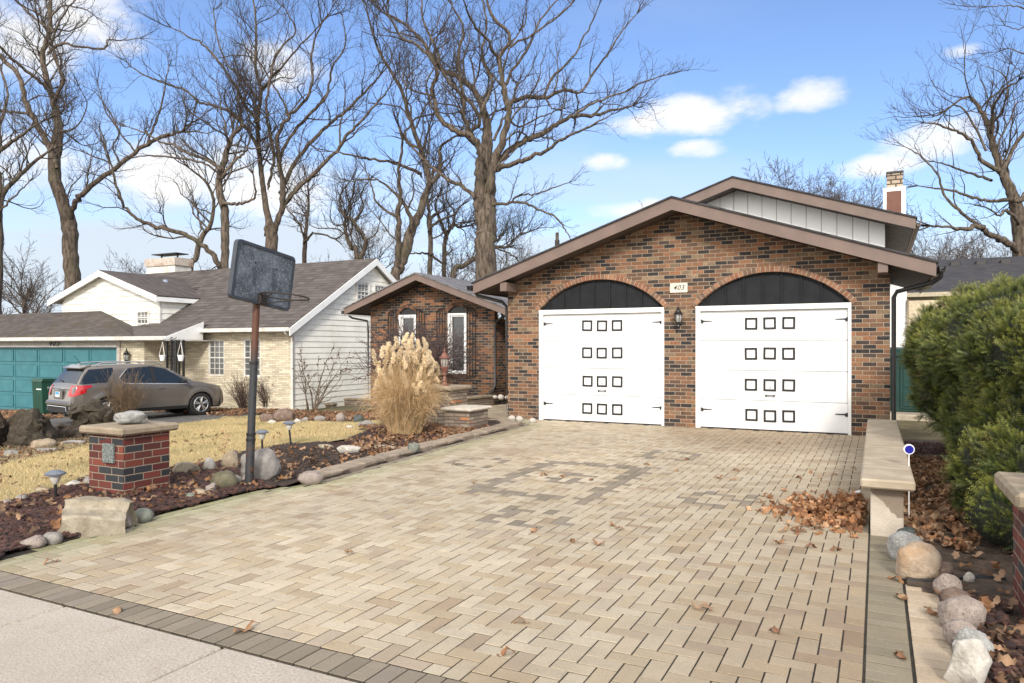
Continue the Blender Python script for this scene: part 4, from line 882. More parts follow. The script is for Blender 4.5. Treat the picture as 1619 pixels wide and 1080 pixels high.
RK = [
 (187, 838, 38, 24, 'pink', 'rough pinkish rock leaning at the right end of the big limestone slab', .8), (221, 827, 33, 21, 'green', 'smooth olive grey cobble right of the big limestone slab', .1),
 (77, 862, 31, 19, 'grey', 'smooth grey stone left of the big limestone slab by the pavers', .2), (45, 869, 38, 19, 'pink', 'flat purple grey stone at the left end of the paver edge', .4),
 (405, 762, 68, 52, 'grey', 'largest round grey boulder right behind the basketball pole', .2), (361, 744, 30, 30, 'tan', 'upright tan boulder left of the big round boulder', .3),
 (350, 775, 42, 29, 'olive', 'round olive green boulder near the paver edge', .15), (373, 767, 18, 16, 'grey', 'small grey stone tucked right of the olive boulder', .4),
 (386, 766, 13, 16, 'pink', 'small pink stone just left of the pole foot', .4), (332, 782, 20, 18, 'pink', 'rough pink stone left of the olive boulder', .6),
 (311, 787, 27, 13, 'tan', 'flat tan stone between brick pillar and olive boulder', .4), (299, 792, 17, 12, 'green', 'small smooth grey green pebble at the paver edge', .1),
 (327, 747, 26, 22, 'white', 'pale squarish stone right of the long flat white stone', .8), (487, 767, 42, 21, 'pink', 'pink grey boulder at the left end of the edging stones', .2),
 (369, 724, 17, 12, 'brown', 'small brown rock behind the upright tan boulder', .5), (652, 718, 24, 18, 'green', 'dark green grey rock beside the edging near the tall grass', .6),
 (446, 668, 38, 22, 'brown', 'large brown boulder at the far edge of the lawn', .3), (418, 668, 24, 15, 'brown', 'low brown boulder left of the large brown one on the far lawn edge', .4),
 (428, 671, 16, 7, 'white', 'pale flat stone below the brown boulders at the far lawn edge', .5), (470, 670, 13, 9, 'white', 'white stone right of the brown boulders at the far lawn edge', .5),
 (481, 668, 12, 9, 'grey', 'small grey stone third from the brown boulders on the far lawn edge', .4), (505, 667, 20, 11, 'grey', 'grey stone in the middle of the far lawn edge', .4),
 (537, 667, 16, 14, 'pink', 'pinkish round stone on the far lawn edge', .2), (565, 669, 20, 13, 'dark', 'dark bluish stone near the foot of the tall grass', .5), (577, 676, 30, 12, 'grey', 'angled grey slab left of the tall grass foot', .8),
 (552, 678, 13, 6, 'white', 'tiny pale stone left of the angled grey slab', .4), (60, 711, 39, 17, 'tan', 'low tan stone in front of the dark stumps', .3), (12, 722, 26, 10, 'grey', 'thin grey edging stone at the far left of the lawn', .6),
 (136, 770, 25, 17, 'grey', 'grey angular rock left of the brick pillar behind the path light', .7), (111, 772, 24, 12, 'white', 'pale flat rock next to the left path light', .5), (61, 782, 25, 12, 'tan', 'flat tan rock on the near lawn edge', .5),
 (30, 795, 22, 12, 'grey', 'grey rock on the lawn edge, third from the left frame side', .5), (7, 802, 20, 12, 'pink', 'pinkish rock at the left end of the near lawn edge', .5),
 (1438, 853, 32, 18, 'dark', 'dark smooth rock beside the front leg of the bench', .15), (1442, 889, 58, 44, 'blue', 'blue grey oblong boulder tilted beside the bench foot', .2), (1464, 919, 72, 56, 'rust', 'large rusty tan boulder at the corner of the paver strip', .3),
 (1500, 919, 40, 27, 'brown', 'jagged brown rock behind the mottled round rock', .8), (1507, 947, 43, 36, 'pink', 'mottled grey pink round rock at the top of the paver strip', .1), (1536, 923, 17, 17, 'white', 'small cream round pebble by the black edging', .1),
 (1521, 966, 50, 32, 'brown', 'purple brown rock above the pink speckled boulder', .3), (1536, 1003, 74, 54, 'pink', 'large pink speckled granite boulder beside the paver strip', .2), (1545, 994, 34, 15, 'white', 'white angular chip between the two speckled boulders', .8),
 (1529, 1026, 54, 40, 'pink', 'smaller pink speckled granite boulder below the large one', .2), (1546, 1050, 68, 50, 'blue', 'blue grey angular rock above the pale wedge rock', .8), (1549, 1096, 86, 76, 'white', 'pale greenish wedge shaped rock nearest the camera', .9),
]
for i, (px, pb, w_, h_, mt, lab, an) in enumerate(RK): rock(px, pb, w_, h_, mt, lab, i+1, an)
for i, (px, pb) in enumerate([(809, 665), (821, 666), (842, 669)]):
    rock(px, pb, 12, 8, 'white', 'smooth white egg shaped stone at the foot of the garage corner, ' + ['leftmost', 'middle', 'rightmost'][i], 60+i, .05, grp='white stones at the garage corner')
# long flat stones
def slab_rock(px, pb, w_, h_, mat, label, seed, dep=.45, rz=0.):
    return rock(px, pb, w_, h_, mat, label, seed, .9, dep, .25, .15, rz=rz)
slab_rock(289, 752, 50, 24, 'lime', 'long flat topped pale stone just right of the left brick pillar', 71)
slab_rock(552, 720, 44, 18, 'white', 'flat white slab stone in the middle of the planting bed', 72, .5, .3)
slab_rock(513, 711, 32, 9, 'lime', 'thin flat stone left of the flat white slab', 73, .5)
slab_rock(607, 712, 44, 9, 'lime', 'low pale kerb stone between the white slab and dark rock', 74, .3)
slab_rock(240, 690, 60, 8, 'grey', 'thin grey edging stone behind the left brick pillar', 75, .3)
slab_rock(112, 704, 44, 9, 'grey', 'thin grey edging stone right of the low tan stone', 76, .3)
slab_rock(70, 716, 50, 8, 'grey', 'long thin grey edging stone before the low tan stone', 77, .3)
# big layered limestone block
def lime_block():
    x, y = G(137, 849); d = depth(x, y); k_ = d/F_
    bm = bmesh.new(); L = 104*k_; D = .34
    prof = [(-.5, 0), (-.52, .55), (-.46, .62), (-.05, .70), (.0, .78), (.03, 1.0), (.42, .96), (.5, .85), (.52, .0)]
    H = 58*k_*1.0
    n = 22
    ring = []
    for i in range(n+1):
        u = i/n; xx = (u-.5)*L; tp = 1-.18*u; sh = .0
        ring.append([bm.verts.new((xx+.03*mnoise.noise(Vector((u*4, q*2., 1)))+(.04*(1-pz) if i == 0 else (-.10*(1-pz)-.02 if i == n else 0)), py*D*(1-.25*abs(u-.4))+sh, pz*H*tp*(1+.06*mnoise.noise(Vector((u*5, py*6, 3)))))) for q, (py, pz) in enumerate(prof)])
    for i in range(n):
        for j in range(len(prof)-1): bm.faces.new((ring[i][j], ring[i+1][j], ring[i+1][j+1], ring[i][j+1]))
        bm.faces.new((ring[i][-1], ring[i+1][-1], ring[i+1][0], ring[i][0]))
    bm.faces.new(ring[0][::-1]); bm.faces.new(ring[n]); bmesh.ops.recalc_face_normals(bm, faces=bm.faces)
    bmesh.ops.triangulate(bm, faces=bm.faces); bmesh.ops.subdivide_edges(bm, edges=[e for e in bm.edges if e.calc_length() > .06], cuts=2, use_grid_fill=True)
    for v in bm.verts: q3 = v.co.copy(); v.co += Vector((mnoise.noise(q3*9), mnoise.noise(q3*9+Vector((5, 5, 5))), mnoise.noise(q3*9+Vector((9, 1, 4)))))*.020+Vector((mnoise.noise(q3*3.2), mnoise.noise(q3*3.2+Vector((5, 5, 5))), mnoise.noise(q3*Vector((3, 3, 14)))*.5))*.045
    me = bpy.data.meshes.new('rock'); bm.to_mesh(me); bm.free(); me.materials.append(ST['lime']); me.polygons.foreach_set('use_smooth', np.ones(len(me.polygons), dtype=bool)); me.set_sharp_from_angle(angle=R(32))
    o = link('rock', me); fw = Vector((-SI, CO, 0)); o.location = (x+fw.x*.18, y+fw.y*.18, zg(x, y)-.01); o.rotation_euler.z = TH+R(14)
    tag(o, 'big ledged tan limestone block in front of the left brick pillar', 'rock')
lime_block()
# ------------------------------------------------------------ brick pillars
def brick_pillar(x0, x1, y0, y1, z0, zb, zc, label, name='brick_pillar', ov=.07, m=None, mc=None):
    t = thing(name, label, 'pillar', ((x0+x1)/2, (y0+y1)/2, z0))
    MB().box(x0, x1, y0, y1, z0-.1, zb, bev=.004).build('body', m or M_RED, t)
    c = MB().box(x0-ov, x1+ov, y0-ov, y1+ov, zb+.001, zc, bev=.02).build('cap', mc or M_CAP, t)
    return t
bp = brick_pillar(-7.23, -6.69, 4.70, 5.23, -.02, .62, .70, 'red and black brick pillar with concrete cap at the left planting bed')
mpq = m_stone('pewter_relief', (.10, .12, .12), (.30, .33, .31), sc_=45., rough=.6, bump=.02)
px0, pz0 = P(163.5, 731, 4.69); px1, pz1 = P(181, 702, 4.69); MB().box(px0, px1, 4.672, 4.6985, pz0, pz1, bev=.006).build('plaque', mpq, bp)
me = rock_mesh('rock', .21, .15, .075, 81, .9, 4); me.materials.append(ST['blue']); o = link('rock', me); o.location = (-6.95, 4.96, .77); o.rotation_euler.z = TH; tag(o, 'flat blue grey rock resting on the cap of the left brick pillar', 'rock')
# right pillar
brick_pillar(.725, 1.30, 4.60, 5.20, -.02, .655, .745, 'red and black brick pillar at the right edge beside the hedge', ov=.085)
me = rock_mesh('rock', .16, .15, .13, 82, .4, 4); me.materials.append(m_stone('black_granite', (.03, .036, .042), (.08, .09, .10), (.16, .17, .19))); o = link('rock', me); o.location = (.96, 4.93, .87); tag(o, 'dark speckled rock resting on the cap of the right brick pillar', 'rock')
# stone pillar with copper lantern and its low pedestal
sp_ = brick_pillar(-7.80, -7.16, 11.6, 12.28, -.05, .68, .76, 'pale stone brick pillar carrying a copper lantern by the walkway', 'stone_pillar', .07, M_STONEBR, M_CAP)
brick_pillar(-7.02, -6.50, 11.22, 11.93, -.05, .345, .405, 'low stone brick pedestal with pale slab top beside the lantern pillar', 'stone_pedestal', .06, M_STONEBR, m_basic('pale_slab', (.50, .45, .38), .8, .12, 7., .004, 60))
lantern('post_lantern', 'copper coloured lantern with glass sides standing on the stone pillar cap', (-7.46, 11.93, .76+.42), M_SHUT, .8, None, 1.05)
# low planter walls
def planter(pts, z0, z1, label, th_=.22):
    t = thing('planter_wall', label, 'garden wall', (pts[0][0], pts[0][1], z0)); mb = MB(); mc = MB()
    for (a, b) in zip(pts[:-1], pts[1:]):
        v = Vector((b[0]-a[0], b[1]-a[1], 0)); L = v.length; M = Matrix.Translation((a[0], a[1], 0)) @ Matrix.Rotation(math.atan2(v.y, v.x), 4, 'Z')
        mb.box(0, L, 0, th_, z0-.3, z1-.061, M=M); 
        s_ = -.03
        while s_ < L: mc.box(s_, min(s_+.42, L+.02), -.04, th_+.04, z1-.06, z1+rnd.uniform(-.004, .004), M=M, bev=.012); s_ += .424
    mb.build('body', M_STONEBR, t); mc.build('cap', M_CAP, t)
a_ = G(736, 643); b_ = (-8.55, 15.1)
planter([(-10.6, 14.6), (-9.35, 14.6)], -.1, .22, 'low walled ledge with slab cap below the wing windows'); planter([(-9.30, 14.65), (-9.05, 16.9)], -.1, .24, 'low slab capped ledge running back beside the entry walkway')
q0 = G(528, 640); planter([(q0[0], q0[1], 0), (q0[0]+2.4, q0[1]+.2, 0)], zg(*q0)-.1, zg(*q0)+.26, 'dark block garden wall in front of the white siding')
q0 = G(508, 643); planter([(q0[0]-.1, q0[1]-.1, 0), (q0[0]+.55, q0[1], 0)], zg(*q0)-.1, zg(*q0)+.13, 'short low block step left of the dark garden wall')
for i, (px, pb, s_) in enumerate([(783, 628, 6), (792, 627, 9), (802, 627, 6.5)]):
    x, z = P(px, pb, 15.5); me = rock_mesh('rock', .09*s_/10, .08, .075*s_/10, 90+i, .05, 2); me.materials.append(ST['white']); o = link('rock', me); o.location = (x, 15.5, .295); tag(o, 'white stone near the entry ledge behind the lantern pillar, ' + ['leftmost', 'middle', 'rightmost'][i]+' of three', 'rock', 'white stones by the entry ledge')
# walkway pavers to the entry
dv = []; df = []; dc = []
y = 12.7
while y < 19.4:
    x = -8.75 if y > 13.6 else -7.6; j = int(y*10) % 2
    xe = -6.98 if y > 13.6 else edge(y)-.02
    x += .1*j
    while x+.2 < xe+.1: paver(x, min(x+.2, xe), y, y+.1, z=.012, c=tuple(v*.78 for v in tone(x, y, False))); x += .2
    y += .1
tag(npobj('walkway', np.array(dv), np.array(df), M_PAV, col=dc), kind='structure')
# edging stones along the left of the driveway
e = 0; y = 6.3; n = 0
while y < 13.1:
    L = .46; x = edge(y+.2); ang_ = math.atan2(.46, edge(y+L)-edge(y))-math.pi/2
    M = Matrix.Translation((x-.012, y, 0)) @ Matrix.Rotation(ang_+R(rnd.uniform(-1.5, 1.5)), 4, 'Z')
    o = MB().box(-.29, -.0, .006, L-.006, -.04, .058+rnd.uniform(-.008, .01), M=M, bev=.010).build('edging_stone', M_EDG if n else globals().setdefault('M_EDG', m_basic('edging_concrete', (.27, .215, .16), .9, .2, 6., .004, 70, dirt=(.16, .13, .10), dscale=4)))
    tag(o, 'flat weathered concrete edging stone laid along the left side of the driveway', 'edging stone', 'edging stones along the driveway'); y += L; n += 1
def edging_tube(pxs, lab):
    pts = []
    for p in pxs: x, y = G(*p); pts.append((x, y, zg(x, y)+.015))
    tag(MB().tube(pts, .014, 6).build('garden_edging', M_BLACK, smooth=True), lab, 'edging')
edging_tube([(272, 808), (300, 801), (322, 793)], 'short black plastic edging strip at the paver edge left of the pole')
edging_tube([(1434, 921), (1465, 922), (1500, 921), (1545, 916), (1590, 919)], 'black plastic edging tube behind the tan paver strip')
# concrete bench
bn = thing('concrete_bench', 'long low tan concrete bench along the right side of the driveway', 'bench', (.08, 8.9, 0))
kb = NT('bench_slab'); c0 = kb.mix(kb.mr(kb.noise(5., 6.), .35, .65), (.33, .27, .195), (.42, .355, .27)); spb = kb.n('ShaderNodeSeparateXYZ'); kb.l(kb.pos(), spb.inputs[0])
wv = kb.noise(1., 4., .6); mpb = kb.n('ShaderNodeMapping'); mpb.inputs['Scale'].default_value = (1.5, 28, 5); kb.l(kb.pos(), mpb.inputs[0]); wv = kb.noise(1., 4., .6, mpb.outputs[0])
kb.l(kb.mix(kb.mr(wv, .5, .68), c0, (.29, .225, .16)), kb.b.inputs['Base Color']); kb.rough(.85); kb.bump(wv, .006); M_BENCH = kb.m
tops = MB()
for y0, y1 in ((6.32, 8.42), (8.425, 10.3), (10.305, 11.6)): tops.box(-.115, .265, y0, y1, .395, .470, bev=.014)
tops.build('slab', M_BENCH, bn)
kl = NT('bench_leg_concrete'); spz = kl.n('ShaderNodeSeparateXYZ'); kl.l(kl.pos(), spz.inputs[0])
base = kl.mix(kl.mr(kl.noise(6., 6.), .35, .65), (.40, .345, .28), (.50, .44, .37))
dark_diag = kl.mr(kl.ma('ADD', kl.ma('ADD', kl.ma('MULTIPLY', spz.outputs[0], 1.0), spz.outputs[2]), kl.ma('MULTIPLY', kl.ma('SUBTRACT', kl.noise(12., 4.), .5), .10)), .300, .312)
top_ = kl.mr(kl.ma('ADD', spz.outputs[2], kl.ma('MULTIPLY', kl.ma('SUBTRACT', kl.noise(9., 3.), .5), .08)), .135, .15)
kl.l(kl.mix(kl.ma('MULTIPLY', kl.ma('MULTIPLY', dark_diag, top_), .9), base, (.20, .155, .115)), kl.b.inputs['Base Color']); kl.rough(.85); kl.bump(kl.noise(70., 5.), .006)  # colour goes darker across the upper right, along a ragged diagonal edge
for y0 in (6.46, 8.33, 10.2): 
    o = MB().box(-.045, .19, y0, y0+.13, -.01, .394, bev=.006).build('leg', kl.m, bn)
    me = o.data; me.transform(Matrix.Translation((bn.location.x, bn.location.y, bn.location.z)))   # keep metres from the driveway edge for the darker upper corner
    o.location = (-bn.location.x, -bn.location.y, 0)
# reflector stake
rx, ry = G(1437, 822); rf = thing('driveway_reflector', 'blue round driveway reflector on a thin white stake beside the bench', 'reflector', (rx, ry, 0))
MB().tube([(rx, ry, -.05), (rx+.0, ry-.02, .57)], .005, 6).build('stake', M_WHITE, rf)
mb = MB().lathe([(.0, -.008), (.043, -.008), (.046, 0), (.043, .008), (.038, .009)], 20, (0, 0, 0), 'y'); mb.v = [tuple(Matrix.Rotation(R(14), 3, 'Z') @ Vector(v)+Vector((rx, ry-.02, .615))) for v in mb.v]
mb.build('disc', M_WHITE, rf, smooth=True)
mb = MB().lathe([(.0, -.0125), (.034, -.0125), (.036, -.0085), (0, -.0085)], 20, (0, 0, 0), 'y'); mb.v = [tuple(Matrix.Rotation(R(14), 3, 'Z') @ Vector(v)+Vector((rx, ry-.02, .615))) for v in mb.v]
kb2 = NT('blue_reflector'); kb2.col((.012, .012, .25)); kb2.rough(.25); kb2.bump(kb2.noise(120., 1.), .002); mb.build('lens', kb2.m, rf)
# path lights
M_LAMPW = m_basic('lamp_frosted', (.62, .60, .55), .4, .1)
for (hx, hy, bx_, by_, lab) in ((87, 747, 88, 790, 'small solar path light standing between the limestone block and the lawn'), (414, 682, 415, 715, 'solar path light right of the basketball pole with pale top'), (456, 668, 461, 706, 'solar path light further right, leaning slightly on the lawn edge')):
    x, y = G(bx_, by_); d = depth(x, y); H_ = (by_-hy)*d/F_; t = thing('path_light', lab, 'path light', (x, y, zg(x, y)), 'solar path lights'); z = zg(x, y); dx = (hx-bx_)*d/F_
    MB().tube([(x, y, z-.05), (x+dx, y, z+H_-.10)], .014, 8).build('stake', M_BLACK, t)
    MB().lathe([(.018, -.115), (.03, -.10), (.055, -.035), (.058, -.02), (0, -.02)], 14, (x+dx, y, z+H_)).build('lens', M_LAMPW, t, smooth=True)
    MB().lathe([(.0, -.022), (.092, -.022), (.095, -.008), (.06, .012), (.045, .02), (0, .022)], 14, (x+dx, y, z+H_)).build('cap', m_basic('cap_blue_grey', (.13, .145, .175), .4, .15), t)
# basketball hoop
hx, hy = -6.07, 5.73; bh_ = thing('basketball_hoop', 'short rusty basketball hoop with faded blue grey backboard at the driveway edge', 'basketball hoop', (hx, hy, 0))
kr = NT('rusty_pole'); sz = kr.n('ShaderNodeSeparateXYZ'); kr.l(kr.pos(), sz.inputs[0]); nn = kr.noise(14., 6., .7)
rs = kr.ma('MAXIMUM', kr.ma('MULTIPLY', kr.mr(sz.outputs[2], 1.25, 1.6), .95), kr.ma('MULTIPLY', kr.mr(nn, .50, .62), kr.mr(sz.outputs[2], .62, .2)))
kr.l(kr.mix(rs, (.028, .03, .034), kr.mix(nn, (.05, .018, .010), (.14, .05, .024))), kr.b.inputs['Base Color']); kr.rough(.6); kr.bump(nn, .003)
lean = Vector((.040, .015, 1))
pt = lambda z: (hx+lean.x*z, hy+lean.y*z, z)
MB().tube([pt(-.1), pt(.54)], .046, 14).build('pole', kr.m, bh_, smooth=True)
MB().tube([pt(.541), pt(1.35)], .041, 14).build('pole', kr.m, bh_, smooth=True)
MB().tube([pt(1.351), pt(2.02)], .038, 14).build('pole', kr.m, bh_, smooth=True)
for z in (.5, .56, 1.33): MB().lathe([(.044, -.012), (.051, -.012), (.051, .012), (.044, .012)], 14, pt(z)).build('collar', M_BLACK, bh_)
for z in np.arange(.15, 1.3, .16): MB().lathe([(0, 0), (.009, 0), (.009, .006), (0, .006)], 8, (pt(z)[0]+.044, pt(z)[1]-.01, z), 'x').build('adjusting_hole', M_BLACK, bh_)
BC = Vector((-5.93, 5.80, 2.265)); MBd = Matrix.Translation(BC) @ Matrix.Rotation(R(2), 4, 'Z') @ Matrix.Rotation(R(-7.), 4, 'X') @ Matrix.Rotation(R(2.5), 4, 'Y')
def rrect(w, h, r, n=5):
    pts = []
    for cx_, cz_, a0 in ((w-r, h-r, 0), (-w+r, h-r, 90), (-w+r, -h+r, 180), (w-r, -h+r, 270)):
        for i in range(n+1): a = R(a0+90*i/n); pts.append((cx_+r*math.cos(a), cz_+r*math.sin(a)))
    return pts
def xf(mb, M): mb.v = [tuple(M @ Vector(v)) for v in mb.v]; return mb
kq = NT('faded_backboard'); n1 = kq.noise(5., 7., .72); n2 = kq.noise(38., 4., .75)
spq = kq.n('ShaderNodeSeparateXYZ'); kq.l(kq.uv(), spq.inputs[0])
ghost = kq.ma('MULTIPLY', kq.mr(kq.ma('ABSOLUTE', kq.ma('SUBTRACT', kq.ma('ABSOLUTE', kq.ma('SUBTRACT', spq.outputs[0], 5.80)), .14)), .02, .03, 1., 0.), kq.mr(kq.ma('ABSOLUTE', kq.ma('SUBTRACT', spq.outputs[1], 2.25)), .10, .13, 1., 0.))
base = kq.mix(kq.mr(n1, .36, .66), (.045, .055, .07), (.125, .145, .175)); base = kq.mix(kq.ma('MULTIPLY', kq.mr(n2, .5, .68), .7), base, (.27, .30, .34)); base = kq.mix(kq.ma('MULTIPLY', ghost, .45), base, (.025, .03, .042))
kq.l(base, kq.b.inputs['Base Color']); kq.rough(.7); kq.bump(n2, .003)
bd = xf(MB().prism(rrect(.425, .30, .045), 'x', -.018, .012), MBd).build('backboard', kq.m, bh_)
fr_o, fr_i = rrect(.437, .312, .055), rrect(.405, .28, .035); mb = MB(); n = len(fr_o)
mb.add([(.024, *p) for p in fr_o]+[(.024, *p) for p in fr_i]+[(-.03, *p) for p in fr_o]+[(.0125, *p) for p in fr_i], [q for i in range(n) for q in ((i, (i+1) % n, n+(i+1) % n, n+i), (i, 2*n+i, 2*n+(i+1) % n, (i+1) % n), (n+i, n+(i+1) % n, 3*n+(i+1) % n, 3*n+i))])
xf(mb, MBd).build('frame', m_basic('board_edge', (.035, .042, .055), .5, .15, 8), bd)
for (yy, zz) in ((-.15, .12), (.17, .115)): xf(MB().lathe([(0, 0), (.011, 0), (.011, .005), (0, .005)], 8, (.0125, yy, zz), 'x'), MBd).build('bolt', M_BLACK, bd)
xf(MB().box(.0125, .06, -.065, .04, -.31, -.19, bev=.006), MBd).build('bracket', M_IRON, bh_)
RX = .30
mb = MB(); cs = [(.06+RX*.9+RX*.9*math.cos(a), -.0+.225*math.sin(a), -.215+.0*math.cos(a)) for a in np.linspace(math.pi*.93, -math.pi*.93, 26)]
mb.tube(cs, .0085, 6); mb.tube([(.05, -.05, -.2), (.3, -.2, -.213)], .006, 5); mb.tube([(.05, .03, -.29), (.16, .12, -.25), (.28, .2, -.222)], .006, 5); mb.tube([(.05, -.05, -.3), (.18, -.1, -.25), (.34, -.2, -.222)], .006, 5)
for a in np.linspace(-2.4, 2.4, 11):
    p = (.06+RX*.9+RX*.9*math.cos(a), .225*math.sin(a), -.225); mb.tube([p, (p[0]+.008, p[1], p[2]-.02), (p[0]+.014, p[1], p[2]-.006)], .003, 4)
xf(mb, MBd).build('rim', M_IRON, bh_)
xf(MB().box(-.12, -.019, -.05, .03, -.28, .1, bev=.01), MBd).build('mounting_arm', M_IRON, bh_)
# ------------------------------------------------------------ stumps and logs at the left
M_BARK = m_stone('old_bark', (.03, .021, .015), (.085, .06, .04), sc_=12., bump=.05); M_BARKM = m_stone('mossy_bark', (.05, .038, .024), (.095, .075, .05), sc_=12., bump=.05)
def log(name, pts, rad, label, mat, seed, cat='log'):
    mb = MB(); pts2 = []; rr = []
    for i in range(len(pts)-1):
        for k in range(12): t = k/12; pts2.append(Vector(pts[i]).lerp(Vector(pts[i+1]), t)); rr.append(rad[i]*(1-t)+rad[i+1]*t)
    pts2.append(Vector(pts[-1])); rr.append(rad[-1]); mb.tube(pts2, rr, 34)
    mb.v = [tuple(Vector(v)+Vector((mnoise.noise(Vector(v)*5+Vector((seed, 0, 0))), mnoise.noise(Vector(v)*5+Vector((0, seed, 0))), mnoise.noise(Vector(v)*5+Vector((0, 0, seed)))))*.13+Vector((mnoise.noise(Vector(v)*9), mnoise.noise(Vector(v)*9+Vector((7, 0, 0))), mnoise.noise(Vector(v)*9+Vector((0, 9, 0)))))*.09) for v in mb.v]
    return tag(mb.build(name, mat, smooth=True), label, cat)
def at(px, py, d): q = PD(px, py, d); return (q.x, q.y, q.z)
x, y = G(60, 712); d0 = depth(x, y)+.9
log('tree_stump', [at(-30, 700, d0), at(-20, 660, d0), at(-12, 655, d0+.1)], [.55, .42, .25], 'huge dark decaying stump at the far left frame edge', M_BARK, 1, 'stump')
log('tree_stump', [at(50, 706, d0+.3), at(45, 668, d0+.3), at(40, 660, d0+.4)], [.46, .36, .2], 'cracked brown stump left of the low tan stone', M_BARKM, 2, 'stump')
log('log', [at(66, 690, d0+1.3), at(120, 688, d0+1.6), at(152, 690, d0+1.7)], [.22, .25, .20], 'dark rotten log lying behind the left brick pillar', M_BARK, 3)
log('log', [at(112, 664, d0+2.2), at(140, 655, d0+2.4), at(180, 668, d0+2.6)], [.25, .36, .16], 'rounded brown stump piece behind the log, near the parked car', M_BARKM, 4, 'stump')
